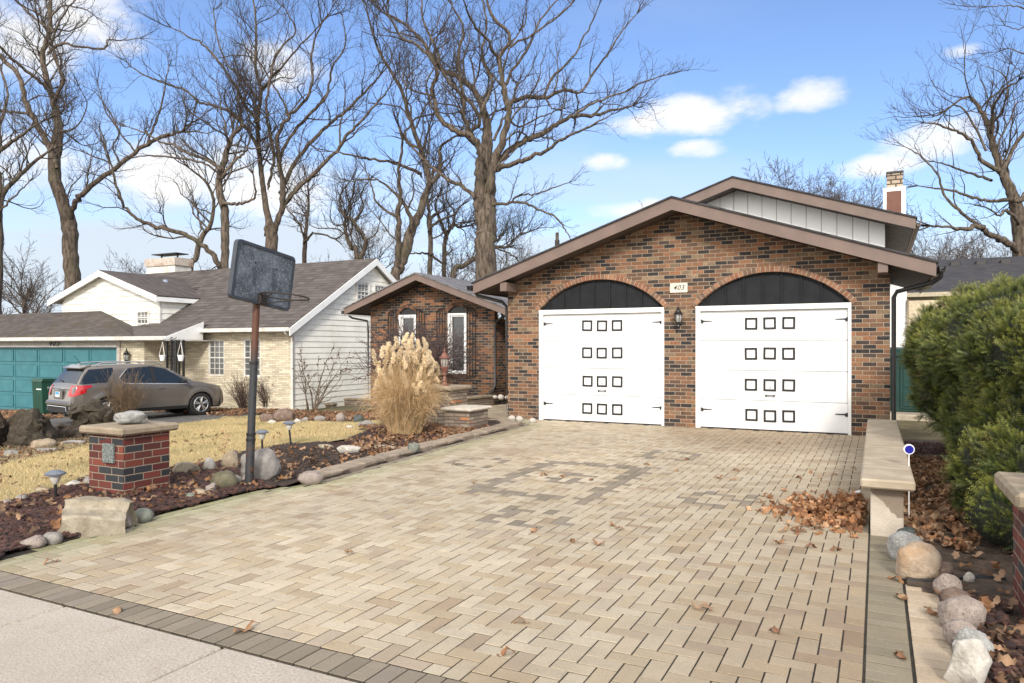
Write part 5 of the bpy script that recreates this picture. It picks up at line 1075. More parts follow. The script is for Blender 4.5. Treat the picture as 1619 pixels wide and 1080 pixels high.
# ------------------------------------------------------------ car
def make_car():
    t = thing('parked_car', 'taupe grey sport utility car parked by the teal garage, seen from behind', 'car', (0, 0, 0))
    paint = NT('taupe_car_paint'); paint.col((.165, .148, .132)); paint.b.inputs['Metallic'].default_value = .4; paint.rough(.32); paint.b.inputs['Coat Weight'].default_value = .7; paint.b.inputs['Coat Roughness'].default_value = .06; paint = paint.m
    plast = m_basic('car_black_plastic', (.012, .012, .012), .6, .1); chrome = m_basic('car_chrome', (.75, .75, .75), .2, .02, metal=1.); glass = m_glass('car_glass', (.014, .018, .02), .03); tyre = m_basic('tyre_rubber', (.012, .012, .012), .8, .2)
    red = m_glass('tail_light_red', (.42, .006, .008), .12)
    def itp(x, T): return float(np.interp(x, [a for a, _ in T], [b for _, b in T]))
    TOP = [(-2.38, .62), (-2.36, .80), (-2.30, 1.04), (-2.22, 1.16), (-1.96, 1.56), (-1.84, 1.635), (-1.4, 1.675), (-.6, 1.685), (.1, 1.65), (.45, 1.56), (.95, 1.28), (1.25, 1.12), (1.6, 1.07), (2.0, .98), (2.25, .86), (2.36, .70), (2.39, .56)]
    HW = [(-2.38, .74), (-2.30, .85), (-2.1, .905), (-1.4, .92), (1.4, .92), (2.0, .87), (2.25, .76), (2.39, .60)]
    BELT = [(-2.38, .62), (-2.30, 1.0), (-2.1, 1.07), (-1., 1.05), (.9, .99), (1.3, .98), (2.0, .90), (2.3, .74), (2.39, .56)]
    wr = .36; WX_ = (-1.42, 1.42)
    def bot(x):
        b = itp(x, [(-2.38, .40), (-2.1, .30), (2.1, .28), (2.39, .36)])
        for wx in WX_:
            if abs(x-wx) < .43: b = max(b, .34+math.sqrt(.43**2-(x-wx)**2))
        return b
    def halfw(x, z):
        w0 = itp(x, HW); zb = min(itp(x, BELT), itp(x, TOP)); zt = itp(x, TOP)
        if z <= zb:
            u = (z-.25)/max(.1, zb-.25); fl = 0
            for wx in WX_:
                r = math.hypot(x-wx, z-.36)
                if r < .56: fl = max(fl, .025*min(1, (.56-r)/.08))
            return w0*(.955+.05*math.sin(min(1, max(0, u))*math.pi*.75))-.012+fl
        u = (z-zb)/max(.02, 1.685-zb); return w0*(1.0)-.03-(.235)*u-.03*u*u
    sx = sorted(set(np.round(np.concatenate([np.linspace(-2.38, 2.39, 60), np.linspace(-1.86, -.98, 19), np.linspace(.98, 1.86, 19), np.linspace(-2.38, -1.8, 12)]), 3)))
    NB, NG, NR = 7, 5, 5; V = []
    for x in sx:
        zt = itp(x, TOP); zb = min(itp(x, BELT), zt-.005); b = min(bot(x), zb-.01); row = []
        for i in range(NB): z = b+(zb-b)*i/(NB-1); row.append((halfw(x, z), z))
        ze = max(zb+.004, zt-.05 if zt-zb > .12 else zb+(zt-zb)*.5)
        for i in range(1, NG): z = zb+(ze-zb)*i/(NG-1); row.append((halfw(x, z), z))
        y0, z0 = row[-1]
        for i in range(1, NR): a = i/(NR-1)*math.pi/2; row.append((y0*(1-.0)*math.cos(a)**.55 if i < NR-1 else 0, z0+(zt-z0)*math.sin(a)))
        full = [(x, -y, z) for y, z in row]+[(x, y, z) for y, z in row[::-1][1:]]
        V.append(full)
    n = len(V[0]); mb = MB(); mb.v = [p for r_ in V for p in r_]
    mb.f = [(i*n+j, (i+1)*n+j, (i+1)*n+j+1, i*n+j+1) for i in range(len(sx)-1) for j in range(n-1)]+[tuple(range(n)), tuple((len(sx)-1)*n+j for j in range(n))[::-1]]
    body = mb.build('body', paint, t, smooth=True)
    # undercarriage
    MB().box(-2.2, 2.2, -.80, .80, .24, .62, bev=.05).build('underbody', plast, t)
    def sidepatch(name, mat, pts_lo, pts_hi, off=.006, par=body, n=14, both=True, inn=.0):
        xs_ = np.linspace(pts_lo[0][0], pts_lo[-1][0], n); mb = MB()
        for s_ in ((-1, 1) if both else (-1,)):
            g_ = []
            for x in xs_:
                a, b = itp(x, pts_lo), itp(x, pts_hi)
                g_.append([(x, s_*(halfw(x, a+(b-a)*k/4)+off), a+(b-a)*k/4) for k in range(5)])
            o = len(mb.v); mb.v += [p for r_ in g_ for p in r_]; mb.f += [(o+i*5+j, o+(i+1)*5+j, o+(i+1)*5+j+1, o+i*5+j+1) for i in range(n-1) for j in range(4)]
        return mb.build(name, mat, par, smooth=True)
    # glass house: rear quarter, rear door, front door
    for nm, lo, hi in (('window', [(-2.16, 1.13), (-1.42, 1.16), (-1.20, 1.50)], [(-2.16, 1.16), (-1.88, 1.54), (-1.20, 1.585)]),
                       ('window', [(-1.04, 1.27), (-.93, 1.13), (-.10, 1.09)], [(-1.04, 1.29), (-.80, 1.53), (-.10, 1.59)]),
                       ('window', [(-.02, 1.09), (.86, 1.05), (1.02, 1.06)], [(-.02, 1.60), (.38, 1.49), (1.02, 1.10)])):
        sidepatch(nm, glass, lo, hi, .004)
    # chrome line round the side windows
    mb = MB()
    for s_ in (-1, 1):
        pl_ = [(-1.06, 1.28), (-.94, 1.115), (-.1, 1.075), (.9, 1.035), (1.06, 1.055), (.74, 1.27), (.40, 1.51), (-.1, 1.605), (-.80, 1.555), (-1.06, 1.28)]
        mb.tube([(x, s_*(halfw(x, z)+.006), z) for x, z in pl_], .010, 5)
    mb.build('window_trim', chrome, body)
    sidepatch('pillar_trim', plast, [(-.11, 1.08), (-.01, 1.08)], [(-.11, 1.595), (-.01, 1.60)], .008, n=3)
    # rear window and windscreen
    def toppatch(name, mat, x0, x1, w0, w1, n=8, off=.008):
        mb = MB(); g_ = []
        for x in np.linspace(x0, x1, n):
            zt = itp(x, TOP); ww = w0+(w1-w0)*(x-x0)/(x1-x0); row = []
            for u in np.linspace(-1, 1, 11): row.append((x-(off if x < 0 else -off), u*ww, zt-.030*abs(u)**3+off*.6))
            g_.append(row)
        mb.v = [p for r_ in g_ for p in r_]; mb.f = [(i*11+j, (i+1)*11+j, (i+1)*11+j+1, i*11+j+1) for i in range(n-1) for j in range(10)]
        return mb.build(name, mat, body, smooth=True)
    toppatch('rear_window', glass, -2.215, -1.90, .76, .62); toppatch('windscreen', glass, 1.22, .42, .74, .60)
    MB().prism([(-2.02, 1.60), (-1.80, 1.66), (-1.78, 1.63), (-1.98, 1.575)], 'y', -.60, .60).v
    sp = MB(); 
    sp.v = [(-2.06, -.60, 1.585), (-2.06, .60, 1.585), (-1.76, .62, 1.675), (-1.76, -.62, 1.675), (-2.05, -.60, 1.56), (-2.05, .60, 1.56), (-1.80, .62, 1.60), (-1.80, -.62, 1.60)]
    sp.f = [(0, 1, 2, 3), (4, 7, 6, 5), (0, 4, 5, 1), (0, 3, 7, 4), (1, 5, 6, 2), (2, 6, 7, 3)]; sp.build('spoiler', paint, t)
    MB().tube([(-2.22, .1, 1.20), (-2.17, .42, 1.235)], .018, 5).build('wiper', plast, t)
    # rails, mirrors, aerial
    mb = MB()
    for s_ in (-1, 1): mb.tube([(-1.65, s_*.60, 1.65), (-1.5, s_*.60, 1.72), (-.6, s_*.605, 1.745), (.1, s_*.60, 1.72), (.3, s_*.59, 1.62)], .018, 6)
    mb.build('roof_rail', m_basic('rail_silver', (.5, .5, .5), .35, .05, metal=.8), t, smooth=True)
    for s_ in (-1, 1):
        mb = MB().lathe([(0, -.10), (.06, -.09), (.085, 0), (.07, .09), (0, .10)], 10, (0, 0, 0), 'y'); mb.v = [(v[0]*.7+.80, v[1]+s_*1.03, v[2]*.85+1.12) for v in mb.v]; mb.build('mirror', plast, t, smooth=True)
    MB().tube([(-1.75, .05, 1.66), (-1.95, .05, 1.95)], .006, 4).build('aerial', plast, t)
    # tail lights wrapping the corners
    for s_ in (-1, 1):
        mb = MB(); g_ = []
        for u in np.linspace(0, 1, 10):
            a = u
            if a < .45: yy = .60+(a/.45)*.24; xx0 = -2.36+.05*(a/.45)**2
            else: yy = None
            row = []
            for k in range(5):
                zz0, zz1 = .80+.10*max(0, u-.5)*2, 1.10-.0*u; z = zz0+(zz1-zz0)*k/4
                if yy is None:
                    x = -2.31+(a-.45)/.55*(.46 if k > 2 else .30); row.append((x, s_*(halfw(x, z)+.012), z))
                else:
                    xr = -2.37+.10*max(0, (z-.8)/.3)**1.2+.06*(a/.45)**2; row.append((xr-.01, s_*yy, z))
            g_.append(row)
        mb.v = [p for r_ in g_ for p in r_]; mb.f = [(i*5+j, (i+1)*5+j, (i+1)*5+j+1, i*5+j+1) for i in range(9) for j in range(4)]
        tl = mb.build('tail_light', red, t, smooth=True)
        MB().lathe([(0, -.006), (.032, -.006), (.032, .006), (0, .006)], 12, (-2.385, s_*.70, 1.0), 'x').build('reverse_lamp', chrome, tl)
    MB().box(-2.415, -2.36, -.34, .34, .985, 1.025, bev=.012).build('chrome_strip', chrome, t)
    MB().box(-2.405, -2.36, -.27, .27, .70, .96, bev=.02).build('plate_recess', paint, t)
    pl = MB().box(-2.412, -2.4055, -.155, .155, .76, .915).build('licence_plate', m_basic('plate_white', (.62, .66, .70), .4), t)
    MB().box(-2.4155, -2.4125, -.11, .11, .835, .905).build('plate_print', m_basic('plate_blue', (.06, .30, .62), .5, .3, 30.), pl)
    MB().box(-2.43, -2.2, -.80, .80, .50, .66, bev=.05).build('rear_bumper', paint, t)
    MB().box(-2.425, -2.2, -.62, .62, .30, .498, bev=.03).build('bumper_insert', plast, t)
    MB().tube([(-2.43, -.64, .36), (-2.432, -.62, .50), (-2.432, .62, .50), (-2.43, .64, .36)], .012, 5).build('bumper_trim', chrome, t)
    mb = MB(); mb.lathe([(0, -.08), (.045, -.08), (.045, .08), (0, .08)], 10, (-2.32, .45, .27), 'x'); mb.lathe([(0, -.08), (.045, -.08), (.045, .08), (0, .08)], 10, (-2.32, -.45, .27), 'x'); mb.build('exhaust', plast, t)
    # door lines and handles
    mb = MB()
    for s_ in (-1, 1):
        for lx in ([(-1.02, 1.1), (-1.0, .80), (-.72, .45), (-.70, .36)], [(-.05, 1.07), (-.05, .36)], [(1.02, 1.0), (1.0, .5), (.93, .36)]):
            mb.tube([(x, s_*(halfw(x, z)+.0005), z) for x, z in lx], .0045, 4)
    mb.build('door_seam', plast, body)
    mb = MB()
    for s_ in (-1, 1):
        for x in (-.9, .05): mb.tube([(x, s_*(halfw(x, .93)+.02), .93), (x+.17, s_*(halfw(x+.17, .93)+.02), .935)], .014, 6)
    mb.build('door_handle', paint, body)
    sidepatch('sill', plast, [(-.98, .27), (.98, .27)], [(-.98, .36), (.98, .36)], .01)
    for s_ in (-1, 1):
        mb = MB(); mb.add([(2.28, s_*.55, .78), (2.05, s_*.82, .80), (1.85, s_*.885, .88), (2.1, s_*.80, .93), (2.27, s_*.6, .87)], [(0, 1, 2, 3, 4)]); mb.build('headlight', m_glass('headlight_glass', (.5, .5, .5), .1), t)
    for wx in WX_:
        for s_ in (-1, 1):
            yc = s_*.80
            w_ = MB().lathe([(.235, -.115), (.33, -.115), (.358, -.09), (.362, 0), (.358, .09), (.33, .115), (.235, .115)], 36, (wx, yc, .362), 'y').build('wheel', tyre, t, smooth=True)
            MB().lathe([(0, -.10), (.24, -.10), (.24, .09), (0, .09)], 30, (wx, yc, .362), 'y').build('hub_well', plast, w_)
            mb = MB(); yo = yc+s_*.112
            for k in range(5):
                for da in (-.17, .17):
                    a = 2*math.pi*k/5+math.pi/2; p0 = (wx+.05*math.cos(a), yo+s_*.0, .362+.05*math.sin(a)); p1 = (wx+.225*math.cos(a+da), yo, .362+.225*math.sin(a+da)); mb.tube([p0, p1], [.028, .020], 6)
            ri = [(wx+.235*math.cos(a), yo, .362+.235*math.sin(a)) for a in np.linspace(0, 2*math.pi, 33)]; mb.tube(ri, .014, 6)
            mb.lathe([(0, -.02), (.062, -.02), (.062, .02), (0, .02)], 14, (wx, yo, .362), 'y'); mb.build('rim', m_basic('alloy', (.55, .55, .54), .3, .05, metal=.9), w_, smooth=True)
            MB().lathe([(0, -.14), (.42, -.14), (.42, .0), (0, .0)], 24, (wx, s_*.66, .40), 'y').build('wheel_well', plast, body)
    return t
car = make_car()
c0 = ray(173, 21.0); c1 = ray(315, 23.2); ang = math.atan2(c1[1]-c0[1], c1[0]-c0[0])
# those two points are the right-hand wheels: step half the track to the left for the centre line
mid = Vector(((c0[0]+c1[0])/2, (c0[1]+c1[1])/2)); lf_ = Vector((-math.sin(ang), math.cos(ang)))*.88
car.location = (mid.x+lf_.x, mid.y+lf_.y, zg(mid.x, mid.y)+.015); car.rotation_euler.z = ang
# a second, dark red car behind it: only its corner shows
# ------------------------------------------------------------ bare trees
kt = NT('tree_bark'); mpt = kt.n('ShaderNodeMapping'); mpt.inputs['Scale'].default_value = (1, 1, .22); kt.l(kt.pos(), mpt.inputs[0])
nb1 = kt.noise(9., 7., .7, mpt.outputs[0]); nb2 = kt.noise(1.3, 4.)
cb_ = kt.mix(kt.mr(nb1, .38, .62), (.042, .031, .022), (.145, .11, .082)); cb_ = kt.mix(kt.ma('MULTIPLY', kt.mr(nb2, .5, .7), .35), cb_, (.085, .085, .042))
kt.l(cb_, kt.b.inputs['Base Color']); kt.rough(.95); kt.bump(nb1, .05); M_TRUNK = kt.m
M_TWIG = m_basic('tree_twigs', (.05, .037, .028), .9, .3, 3.); M_TWIGF = m_basic('far_tree_twigs', (.075, .058, .048), .9, .3, 3.)
def gv(r, s=1.): return Vector((r.gauss(0, s), r.gauss(0, s), r.gauss(0, s)))
def spread(d, a, r, ow=None):
    best = None
    for _ in range(3 if ow is not None else 1):
        ax = d.cross(gv(r)).normalized(); q = (Matrix.Rotation(a, 3, ax) @ d).normalized()
        if ow is None or best is None or q.dot(ow) > best.dot(ow): best = q
    return best
OW = [None]
def grow(tb, p, d, L, r0, lvl, r, gn=.26, up=.05, step=None, rmin=.006, dens=1., thick=None):
    st = step or {3: .42, 2: .30, 1: .20, 0: .14}[min(lvl, 3)]; n = max(3, int(L/st)); n = min(n, 14); ss = L/n
    pts = [p.copy()]; dirs = [d]; rad = [r0]
    for i in range(n):
        d = (d+gv(r, gn)+Vector((0, 0, up))).normalized(); p = p+d*ss; pts.append(p.copy()); dirs.append(d); rad.append(max(rmin, r0*(1-.72*(i+1)/n)))
    (tb if r0 < (thick or .035) else tb.big).add(pts, rad, 3 if r0 < .02 else (4 if r0 < .05 else 6))
    if lvl <= 0: return
    k = max(2, int(L/{3: .62, 2: .34, 1: .17}[min(lvl, 3)]*dens))
    for i in range(k):
        t = .15+.85*(i+r.random()*.8)/k; q = min(n-1, int(t*n)); fr = t*n-q; pp = pts[q].lerp(pts[q+1], min(1, max(0, fr)))
        cd = spread(dirs[q], R(r.uniform(24, 60)), r, ((pp-OW[0]).normalized()+Vector((0, 0, .4))) if OW[0] is not None else None); cl = L*r.uniform(.30, .58)*(1.15-.5*t)
        cl = min(cl, {3: 3., 2: 1.7, 1: .9}[min(lvl, 3)])
        grow(tb, pp, cd, cl, max(rmin, rad[q]*.58), lvl-1, r, gn, up, None, rmin, dens, thick)
    grow(tb, pts[-1], spread(dirs[-1], R(12), r), L*.35, rad[-1], lvl-1, r, gn, up, None, rmin, dens, thick)
def smooth_path(pts, rad, n=5, r=None, amp=0.):
    out, ro = [], []
    P_ = [pts[0]*2-pts[1]]+pts+[pts[-1]*2-pts[-2]]
    for i in range(1, len(P_)-2):
        for k in range(n):
            t = k/n; a, b, c, d = P_[i-1], P_[i], P_[i+1], P_[i+2]
            out.append(.5*((2*b)+(c-a)*t+(2*a-5*b+4*c-d)*t*t+(3*b-a-3*c+d)*t**3)); ro.append(rad[i-1]*(1-t)+rad[i]*t)
    out.append(pts[-1]); ro.append(rad[-1])
    if r and amp:
        for i in range(1, len(out)-1): out[i] = out[i]+gv(r, amp*ro[i]**.5)
    return out, ro
def traced_tree(label, depth0, limbs, seed, dens=1., lvl=3, name='oak_tree', base=True, mt=None, grp='bare oak trees behind the houses', kid=.66, rmin=.0048, up=.06):
    """limbs: list of (points [(px,py,width_px)], drift) - surveyed limb lines, each limb drifting to its own depth"""
    r = random.Random(seed); tb = TB(); big = TB(); tb.big = big; d_ = depth0; first = limbs[0][0][0]
    bx, by = ray(first[0], d_); z0 = zg(bx, by)
    t = thing(name, label, 'tree', (bx, by, z0), grp)
    hc = PD(*limbs[0][0][min(3, len(limbs[0][0])-1)][:2], depth0); OW[0] = hc-Vector((0, 0, 2))
    for li, (pts, drift) in enumerate(limbs):
        W = []; Rr = []
        for i, (px, py, w_) in enumerate(pts):
            f = i/(len(pts)-1); dd = d_+drift*f; W.append(PD(px, py, dd)); Rr.append(max(.012, w_*dd/F_/2))
        if li == 0 and base:
            q = W[0]; W = [Vector((q.x-(W[1].x-q.x)*.1, q.y, z0-.3))]+W; Rr = [Rr[0]*1.35]+Rr
        Rr = [v*(.96 if v > .28 else .80) for v in Rr]
        if li and Rr[0] > .07: W = [W[0]+(W[0]-W[1]).normalized()*Rr[0]*2.2+Vector((0, 0, -Rr[0]*1.5))]+W; Rr = [Rr[0]*.45]+Rr
        path, rad = smooth_path(W, Rr, 5, r, .10 if li or not base else .04)
        sides = 14 if rad[0] > .25 else (9 if rad[0] > .1 else 6)
        big.add(path, rad, sides) if True else None
        n = len(path); L = sum((path[i+1]-path[i]).length for i in range(n-1)); trunk = li == 0 and rad[-1] > .12
        kk_ = int(L/.50*dens*kid*(.25 if trunk else 1.))
        for i in range(kk_):
            s0_ = .5 if trunk else (.42 if rad[0] > .12 else .15); t_ = s0_+(1-s0_)*((i+r.random())/kk_)**.8; q = min(n-2, int(t_*(n-1))); dr = (path[q+1]-path[q]).normalized()
            cl = min(3.4, max(.7, L*r.uniform(.20, .42)*(1.15-.6*t_)))
            grow(tb, path[q].copy(), spread(dr, R(r.uniform(28, 62)), r, (path[q]-OW[0]).normalized()+Vector((0, 0, .35))), cl, min(rad[q]*.5, max(rmin, .010+cl*.012)), lvl-1, r, .26, up, None, rmin, dens)
        if rad[-1] < .12:
            [grow(tb, path[-1].copy(), spread((path[-1]-path[-2]).normalized(), R(r.uniform(4, 32)), r), min(2.9, max(.9, L*.28))*r.uniform(.75, 1.1), rad[-1]*.85, lvl-1, r, .2, up, None, rmin, dens) for _ in range(4)]
    big.build('trunk', mt or M_TRUNK, t); tb.build('branches', M_TWIG, t); OW[0] = None; return t
def S(c, x0, y0, k): return [(x0+x/k, y0+y/k, w_) for x, y, w_ in c]
A = lambda c, dr=0: (S(c, 0, 0, 2.4), dr)
B = lambda c, dr=0: (S(c, 200, 0, 2.4), dr)
D3 = lambda c, dr=0: (S(c, 540, 180, 3.858), dr)
D2 = lambda c, dr=0: (S(c, 540, 0, 2.7), dr)
E7 = lambda c, dr=0: (S(c, 1380, 0, 2.347), dr)
traced_tree('tall forked bare oak rising behind the left gable, leftmost full trunk', 38, [
 A([(273, 1085, 24), (268, 960, 23), (262, 850, 24), (240, 780, 19), (205, 660, 19), (212, 560, 18), (222, 480, 16), (205, 400, 13), (178, 300, 11), (160, 210, 9), (190, 120, 8), (190, 0, 7), (195, -120, 4)], 1),
 A([(265, 830, 12), (285, 775, 11), (320, 730, 11), (400, 665, 10), (480, 605, 9), (560, 545, 8), (640, 512, 7), (690, 500, 5)], -2),
 A([(205, 600, 13), (150, 490, 12), (100, 400, 11), (72, 290, 9), (0, 215, 8), (-60, 150, 5)], 3),
 A([(185, 340, 8), (130, 290, 7), (60, 235, 6), (0, 180, 5), (-50, 150, 3)], -3), A([(190, 195, 6), (240, 168, 5), (320, 180, 4.5), (395, 182, 4), (410, 150, 3), (455, 155, 2.5), (530, 145, 1.5)], 1),
 A([(205, 380, 8), (240, 300, 7), (215, 230, 6), (200, 150, 5), (240, 60, 4), (300, -20, 2)], -2), A([(100, 430, 6), (40, 425, 5), (0, 420, 5), (-40, 430, 3)], 2),
 A([(190, 110, 6), (120, 60, 5), (60, 0, 4), (30, -60, 2)], 2), A([(560, 545, 5), (600, 440, 4), (628, 320, 3), (640, 250, 2)], 1), A([(455, 620, 4), (430, 560, 3.5), (450, 500, 3), (400, 420, 2.5), (370, 310, 1.8)], -1),
 A([(225, 500, 5), (290, 480, 3), (330, 400, 2), (300, 330, 1.5)], -2), A([(520, 580, 4), (455, 500, 3), (400, 400, 2.4), (360, 350, 1.5)], 2)], 11, dens=.9)
traced_tree('dark bare oak limb cluster leaning in at the far left frame edge', 34, [
 A([(-20, 1085, 20), (-15, 900, 19), (-5, 800, 14), (10, 735, 10), (50, 690, 8), (100, 640, 7), (170, 585, 5)], 1), A([(-10, 810, 9), (0, 690, 8), (-10, 590, 9), (60, 530, 7), (110, 490, 5), (160, 460, 3)], -1),
 A([(0, 800, 5), (40, 760, 4), (80, 720, 3), (110, 690, 2)], 1), A([(-10, 600, 8), (0, 480, 7), (30, 360, 5), (0, 250, 4)], 2)], 12, dens=.8)
traced_tree('dark twisted bare oak with a long limb sweeping left behind the chimney', 34, [
 B([(372, 1040, 15), (374, 900, 16), (372, 800, 16), (350, 720, 14), (362, 640, 12), (385, 560, 10), (405, 510, 8), (435, 480, 6), (430, 400, 4)], 1),
 B([(355, 1020, 12), (330, 970, 11), (280, 925, 10), (200, 882, 9), (100, 855, 8), (40, 830, 7), (-10, 780, 6), (-40, 700, 5), (-60, 620, 4)], -2),
 B([(350, 640, 7), (300, 605, 6), (240, 585, 6), (180, 550, 5), (130, 540, 4), (60, 500, 3), (0, 480, 2)], 2), B([(350, 665, 5), (300, 620, 4), (200, 600, 4), (100, 590, 3), (20, 600, 2)], -2),
 B([(370, 775, 7), (420, 775, 6), (460, 765, 5), (490, 740, 4), (480, 660, 3)], -1), B([(370, 660, 6), (420, 600, 6), (455, 570, 4), (470, 500, 3)], 1)], 13)
traced_tree('slim leaning trunk behind the chimney left of the dark twisted oak', 37, [B([(240, 1050, 12), (262, 980, 11), (285, 900, 10), (320, 850, 8), (330, 760, 6), (300, 690, 5), (240, 640, 3)], 1), B([(300, 880, 5), (280, 850, 4), (270, 800, 3)], 1)], 14, dens=.7)
traced_tree('broad vase shaped bare oak behind the basketball backboard', 36, [
 B([(550, 945, 20), (548, 890, 20), (538, 830, 13), (522, 740, 11), (512, 660, 10), (502, 560, 9), (498, 450, 8), (510, 350, 7), (490, 250, 6), (492, 100, 4), (480, -20, 3)], 1),
 B([(552, 900, 14), (580, 820, 12), (595, 740, 12), (585, 650, 9), (575, 520, 8), (610, 450, 7), (680, 380, 6), (705, 300, 5), (705, 180, 4), (740, 90, 3)], -1),
 B([(500, 560, 7), (450, 480, 7), (400, 430, 6), (340, 405, 5), (280, 390, 5), (230, 350, 4), (160, 320, 4), (100, 300, 3), (20, 255, 2)], 2),
 B([(498, 470, 7), (455, 400, 6), (410, 320, 5), (360, 250, 5), (300, 180, 4), (230, 135, 3), (170, 105, 2)], -2), B([(500, 380, 5), (440, 300, 4), (380, 240, 3.5), (340, 120, 3), (330, 40, 2)], 2),
 B([(592, 720, 9), (640, 610, 8), (720, 520, 8), (770, 470, 6), (830, 425, 6), (905, 350, 5), (960, 290, 3)], 2), B([(600, 770, 9), (640, 725, 9), (720, 650, 8), (800, 570, 7), (840, 510, 6), (880, 470, 5), (960, 380, 4), (1000, 330, 2)], -2),
 B([(585, 590, 7), (650, 480, 6), (720, 410, 6), (760, 360, 5), (780, 260, 4), (830, 170, 3), (820, 60, 2)], 1), B([(540, 700, 6), (560, 600, 6), (545, 500, 6), (530, 430, 5), (545, 300, 5), (570, 200, 4), (640, 120, 3), (600, 30, 2)], -2),
 B([(610, 440, 4), (600, 400, 4), (550, 310, 3), (500, 230, 3), (440, 170, 2)], 2), B([(810, 560, 4), (810, 480, 3.5), (825, 420, 3), (830, 350, 2)], 0), B([(510, 340, 5), (600, 240, 4), (680, 150, 3), (770, 60, 2)], -3)], 15, dens=.82)
traced_tree('leaning forked bare oak right of the white siding gable', 34, [
 D3([(330, 1040, 18), (350, 940, 19), (392, 820, 19), (430, 700, 18), (480, 600, 15), (510, 500, 14), (535, 440, 12), (520, 340, 11), (490, 240, 10), (450, 130, 9), (410, 0, 8), (370, -130, 7), (300, -260, 6), (220, -400, 5), (160, -600, 3)], 2),
 D3([(345, 930, 12), (350, 760, 11), (345, 600, 10), (355, 460, 8), (350, 350, 6), (370, 200, 5), (350, 80, 3)], -2), D3([(430, 690, 9), (400, 590, 8), (350, 510, 5), (250, 420, 4), (160, 400, 3), (50, 410, 2)], -1),
 D3([(535, 440, 9), (600, 355, 9), (602, 260, 7), (600, 210, 6), (640, 170, 5), (700, 135, 4)], 1), D3([(470, 360, 7), (380, 320, 6), (280, 290, 5), (150, 275, 5), (60, 250, 4), (-60, 230, 2)], -2), D3([(340, 630, 7), (270, 590, 5), (210, 530, 4), (180, 430, 3), (150, 350, 2)], 2),
 D3([(470, 210, 6), (400, 170, 6), (390, 110, 5), (420, 60, 4), (370, -30, 3), (250, -60, 2)], 1), D3([(400, 590, 4), (440, 480, 3), (430, 380, 2.5), (470, 300, 2)], -1)], 16, dens=.8)
traced_tree('largest bare oak with a thick straight trunk between the wing and the garage', 32, [
 D2([(618, 1090, 34), (615, 1000, 33), (612, 880, 37), (612, 790, 36), (606, 720, 26), (620, 620, 20), (622, 540, 17), (600, 450, 14), (560, 380, 11), (500, 330, 10), (420, 290, 9), (340, 170, 7), (250, 90, 5), (170, 50, 3)], 2),
 D2([(590, 860, 20), (588, 740, 18), (592, 650, 15), (560, 590, 13), (500, 565, 11), (430, 520, 10), (402, 460, 9), (390, 370, 8), (410, 300, 7), (330, 200, 6), (260, 160, 5), (200, 60, 3)], -2),
 D2([(630, 800, 20), (655, 690, 17), (690, 590, 14), (712, 480, 12), (692, 370, 10), (680, 250, 8), (720, 160, 7), (640, 60, 6), (615, -30, 4)], -1),
 D2([(712, 450, 9), (760, 422, 9), (810, 415, 9), (870, 418, 8), (950, 382, 6), (1020, 390, 5), (1070, 320, 5), (1130, 240, 4), (1200, 130, 3), (1260, 60, 2)], 2),
 D2([(665, 700, 14), (720, 640, 13), (790, 600, 12), (860, 570, 11), (930, 525, 9), (990, 498, 8), (1080, 490, 7), (1150, 475, 5), (1240, 452, 3)], 3), D2([(985, 500, 6), (1060, 450, 5), (1150, 410, 4), (1220, 390, 3.5), (1300, 345, 3), (1390, 320, 2)], 2),
 D2([(660, 720, 11), (720, 705, 10), (780, 685, 9), (860, 650, 7), (920, 610, 6), (980, 575, 5), (1060, 540, 4), (1150, 490, 2)], -3), D2([(655, 870, 7), (700, 872, 6), (740, 865, 6), (790, 868, 5), (850, 900, 4), (910, 925, 4), (950, 970, 3), (975, 1015, 2)], -1),
 D2([(725, 862, 4), (760, 835, 4), (820, 830, 3), (880, 810, 3), (970, 780, 1.6)], -2), D2([(560, 830, 9), (500, 790, 8), (430, 750, 7), (370, 700, 6), (330, 660, 5), (280, 600, 4)], 1),
 D2([(555, 580, 9), (520, 500, 8), (520, 420, 8), (460, 350, 7), (430, 300, 5), (400, 200, 5), (350, 90, 4), (340, -20, 3)], 1), D2([(560, 560, 8), (590, 500, 8), (520, 400, 6), (500, 260, 6), (520, 130, 5), (470, 20, 3)], -2),
 D2([(650, 600, 6), (700, 500, 5), (760, 540, 4), (850, 500, 3), (930, 470, 2)], 1), D2([(692, 380, 7), (730, 300, 6), (800, 200, 5), (840, 100, 4), (920, 0, 3)], 2), D2([(680, 300, 6), (640, 200, 6), (560, 100, 5), (520, 0, 3)], -3), D2([(860, 420, 5), (900, 330, 5), (980, 250, 4), (1050, 130, 3), (1100, 20, 2)], -1),
 D2([(720, 200, 5), (810, 150, 4), (900, 90, 4), (980, 20, 3)], 3), D2([(1000, 390, 4), (1010, 440, 3), (1000, 500, 3)], 1), D2([(870, 418, 4), (900, 460, 3), (950, 460, 3), (960, 400, 2)], 0), D2([(600, 460, 7), (640, 350, 6), (600, 230, 5), (620, 100, 4), (600, 0, 3)], 3)], 17, dens=.88)
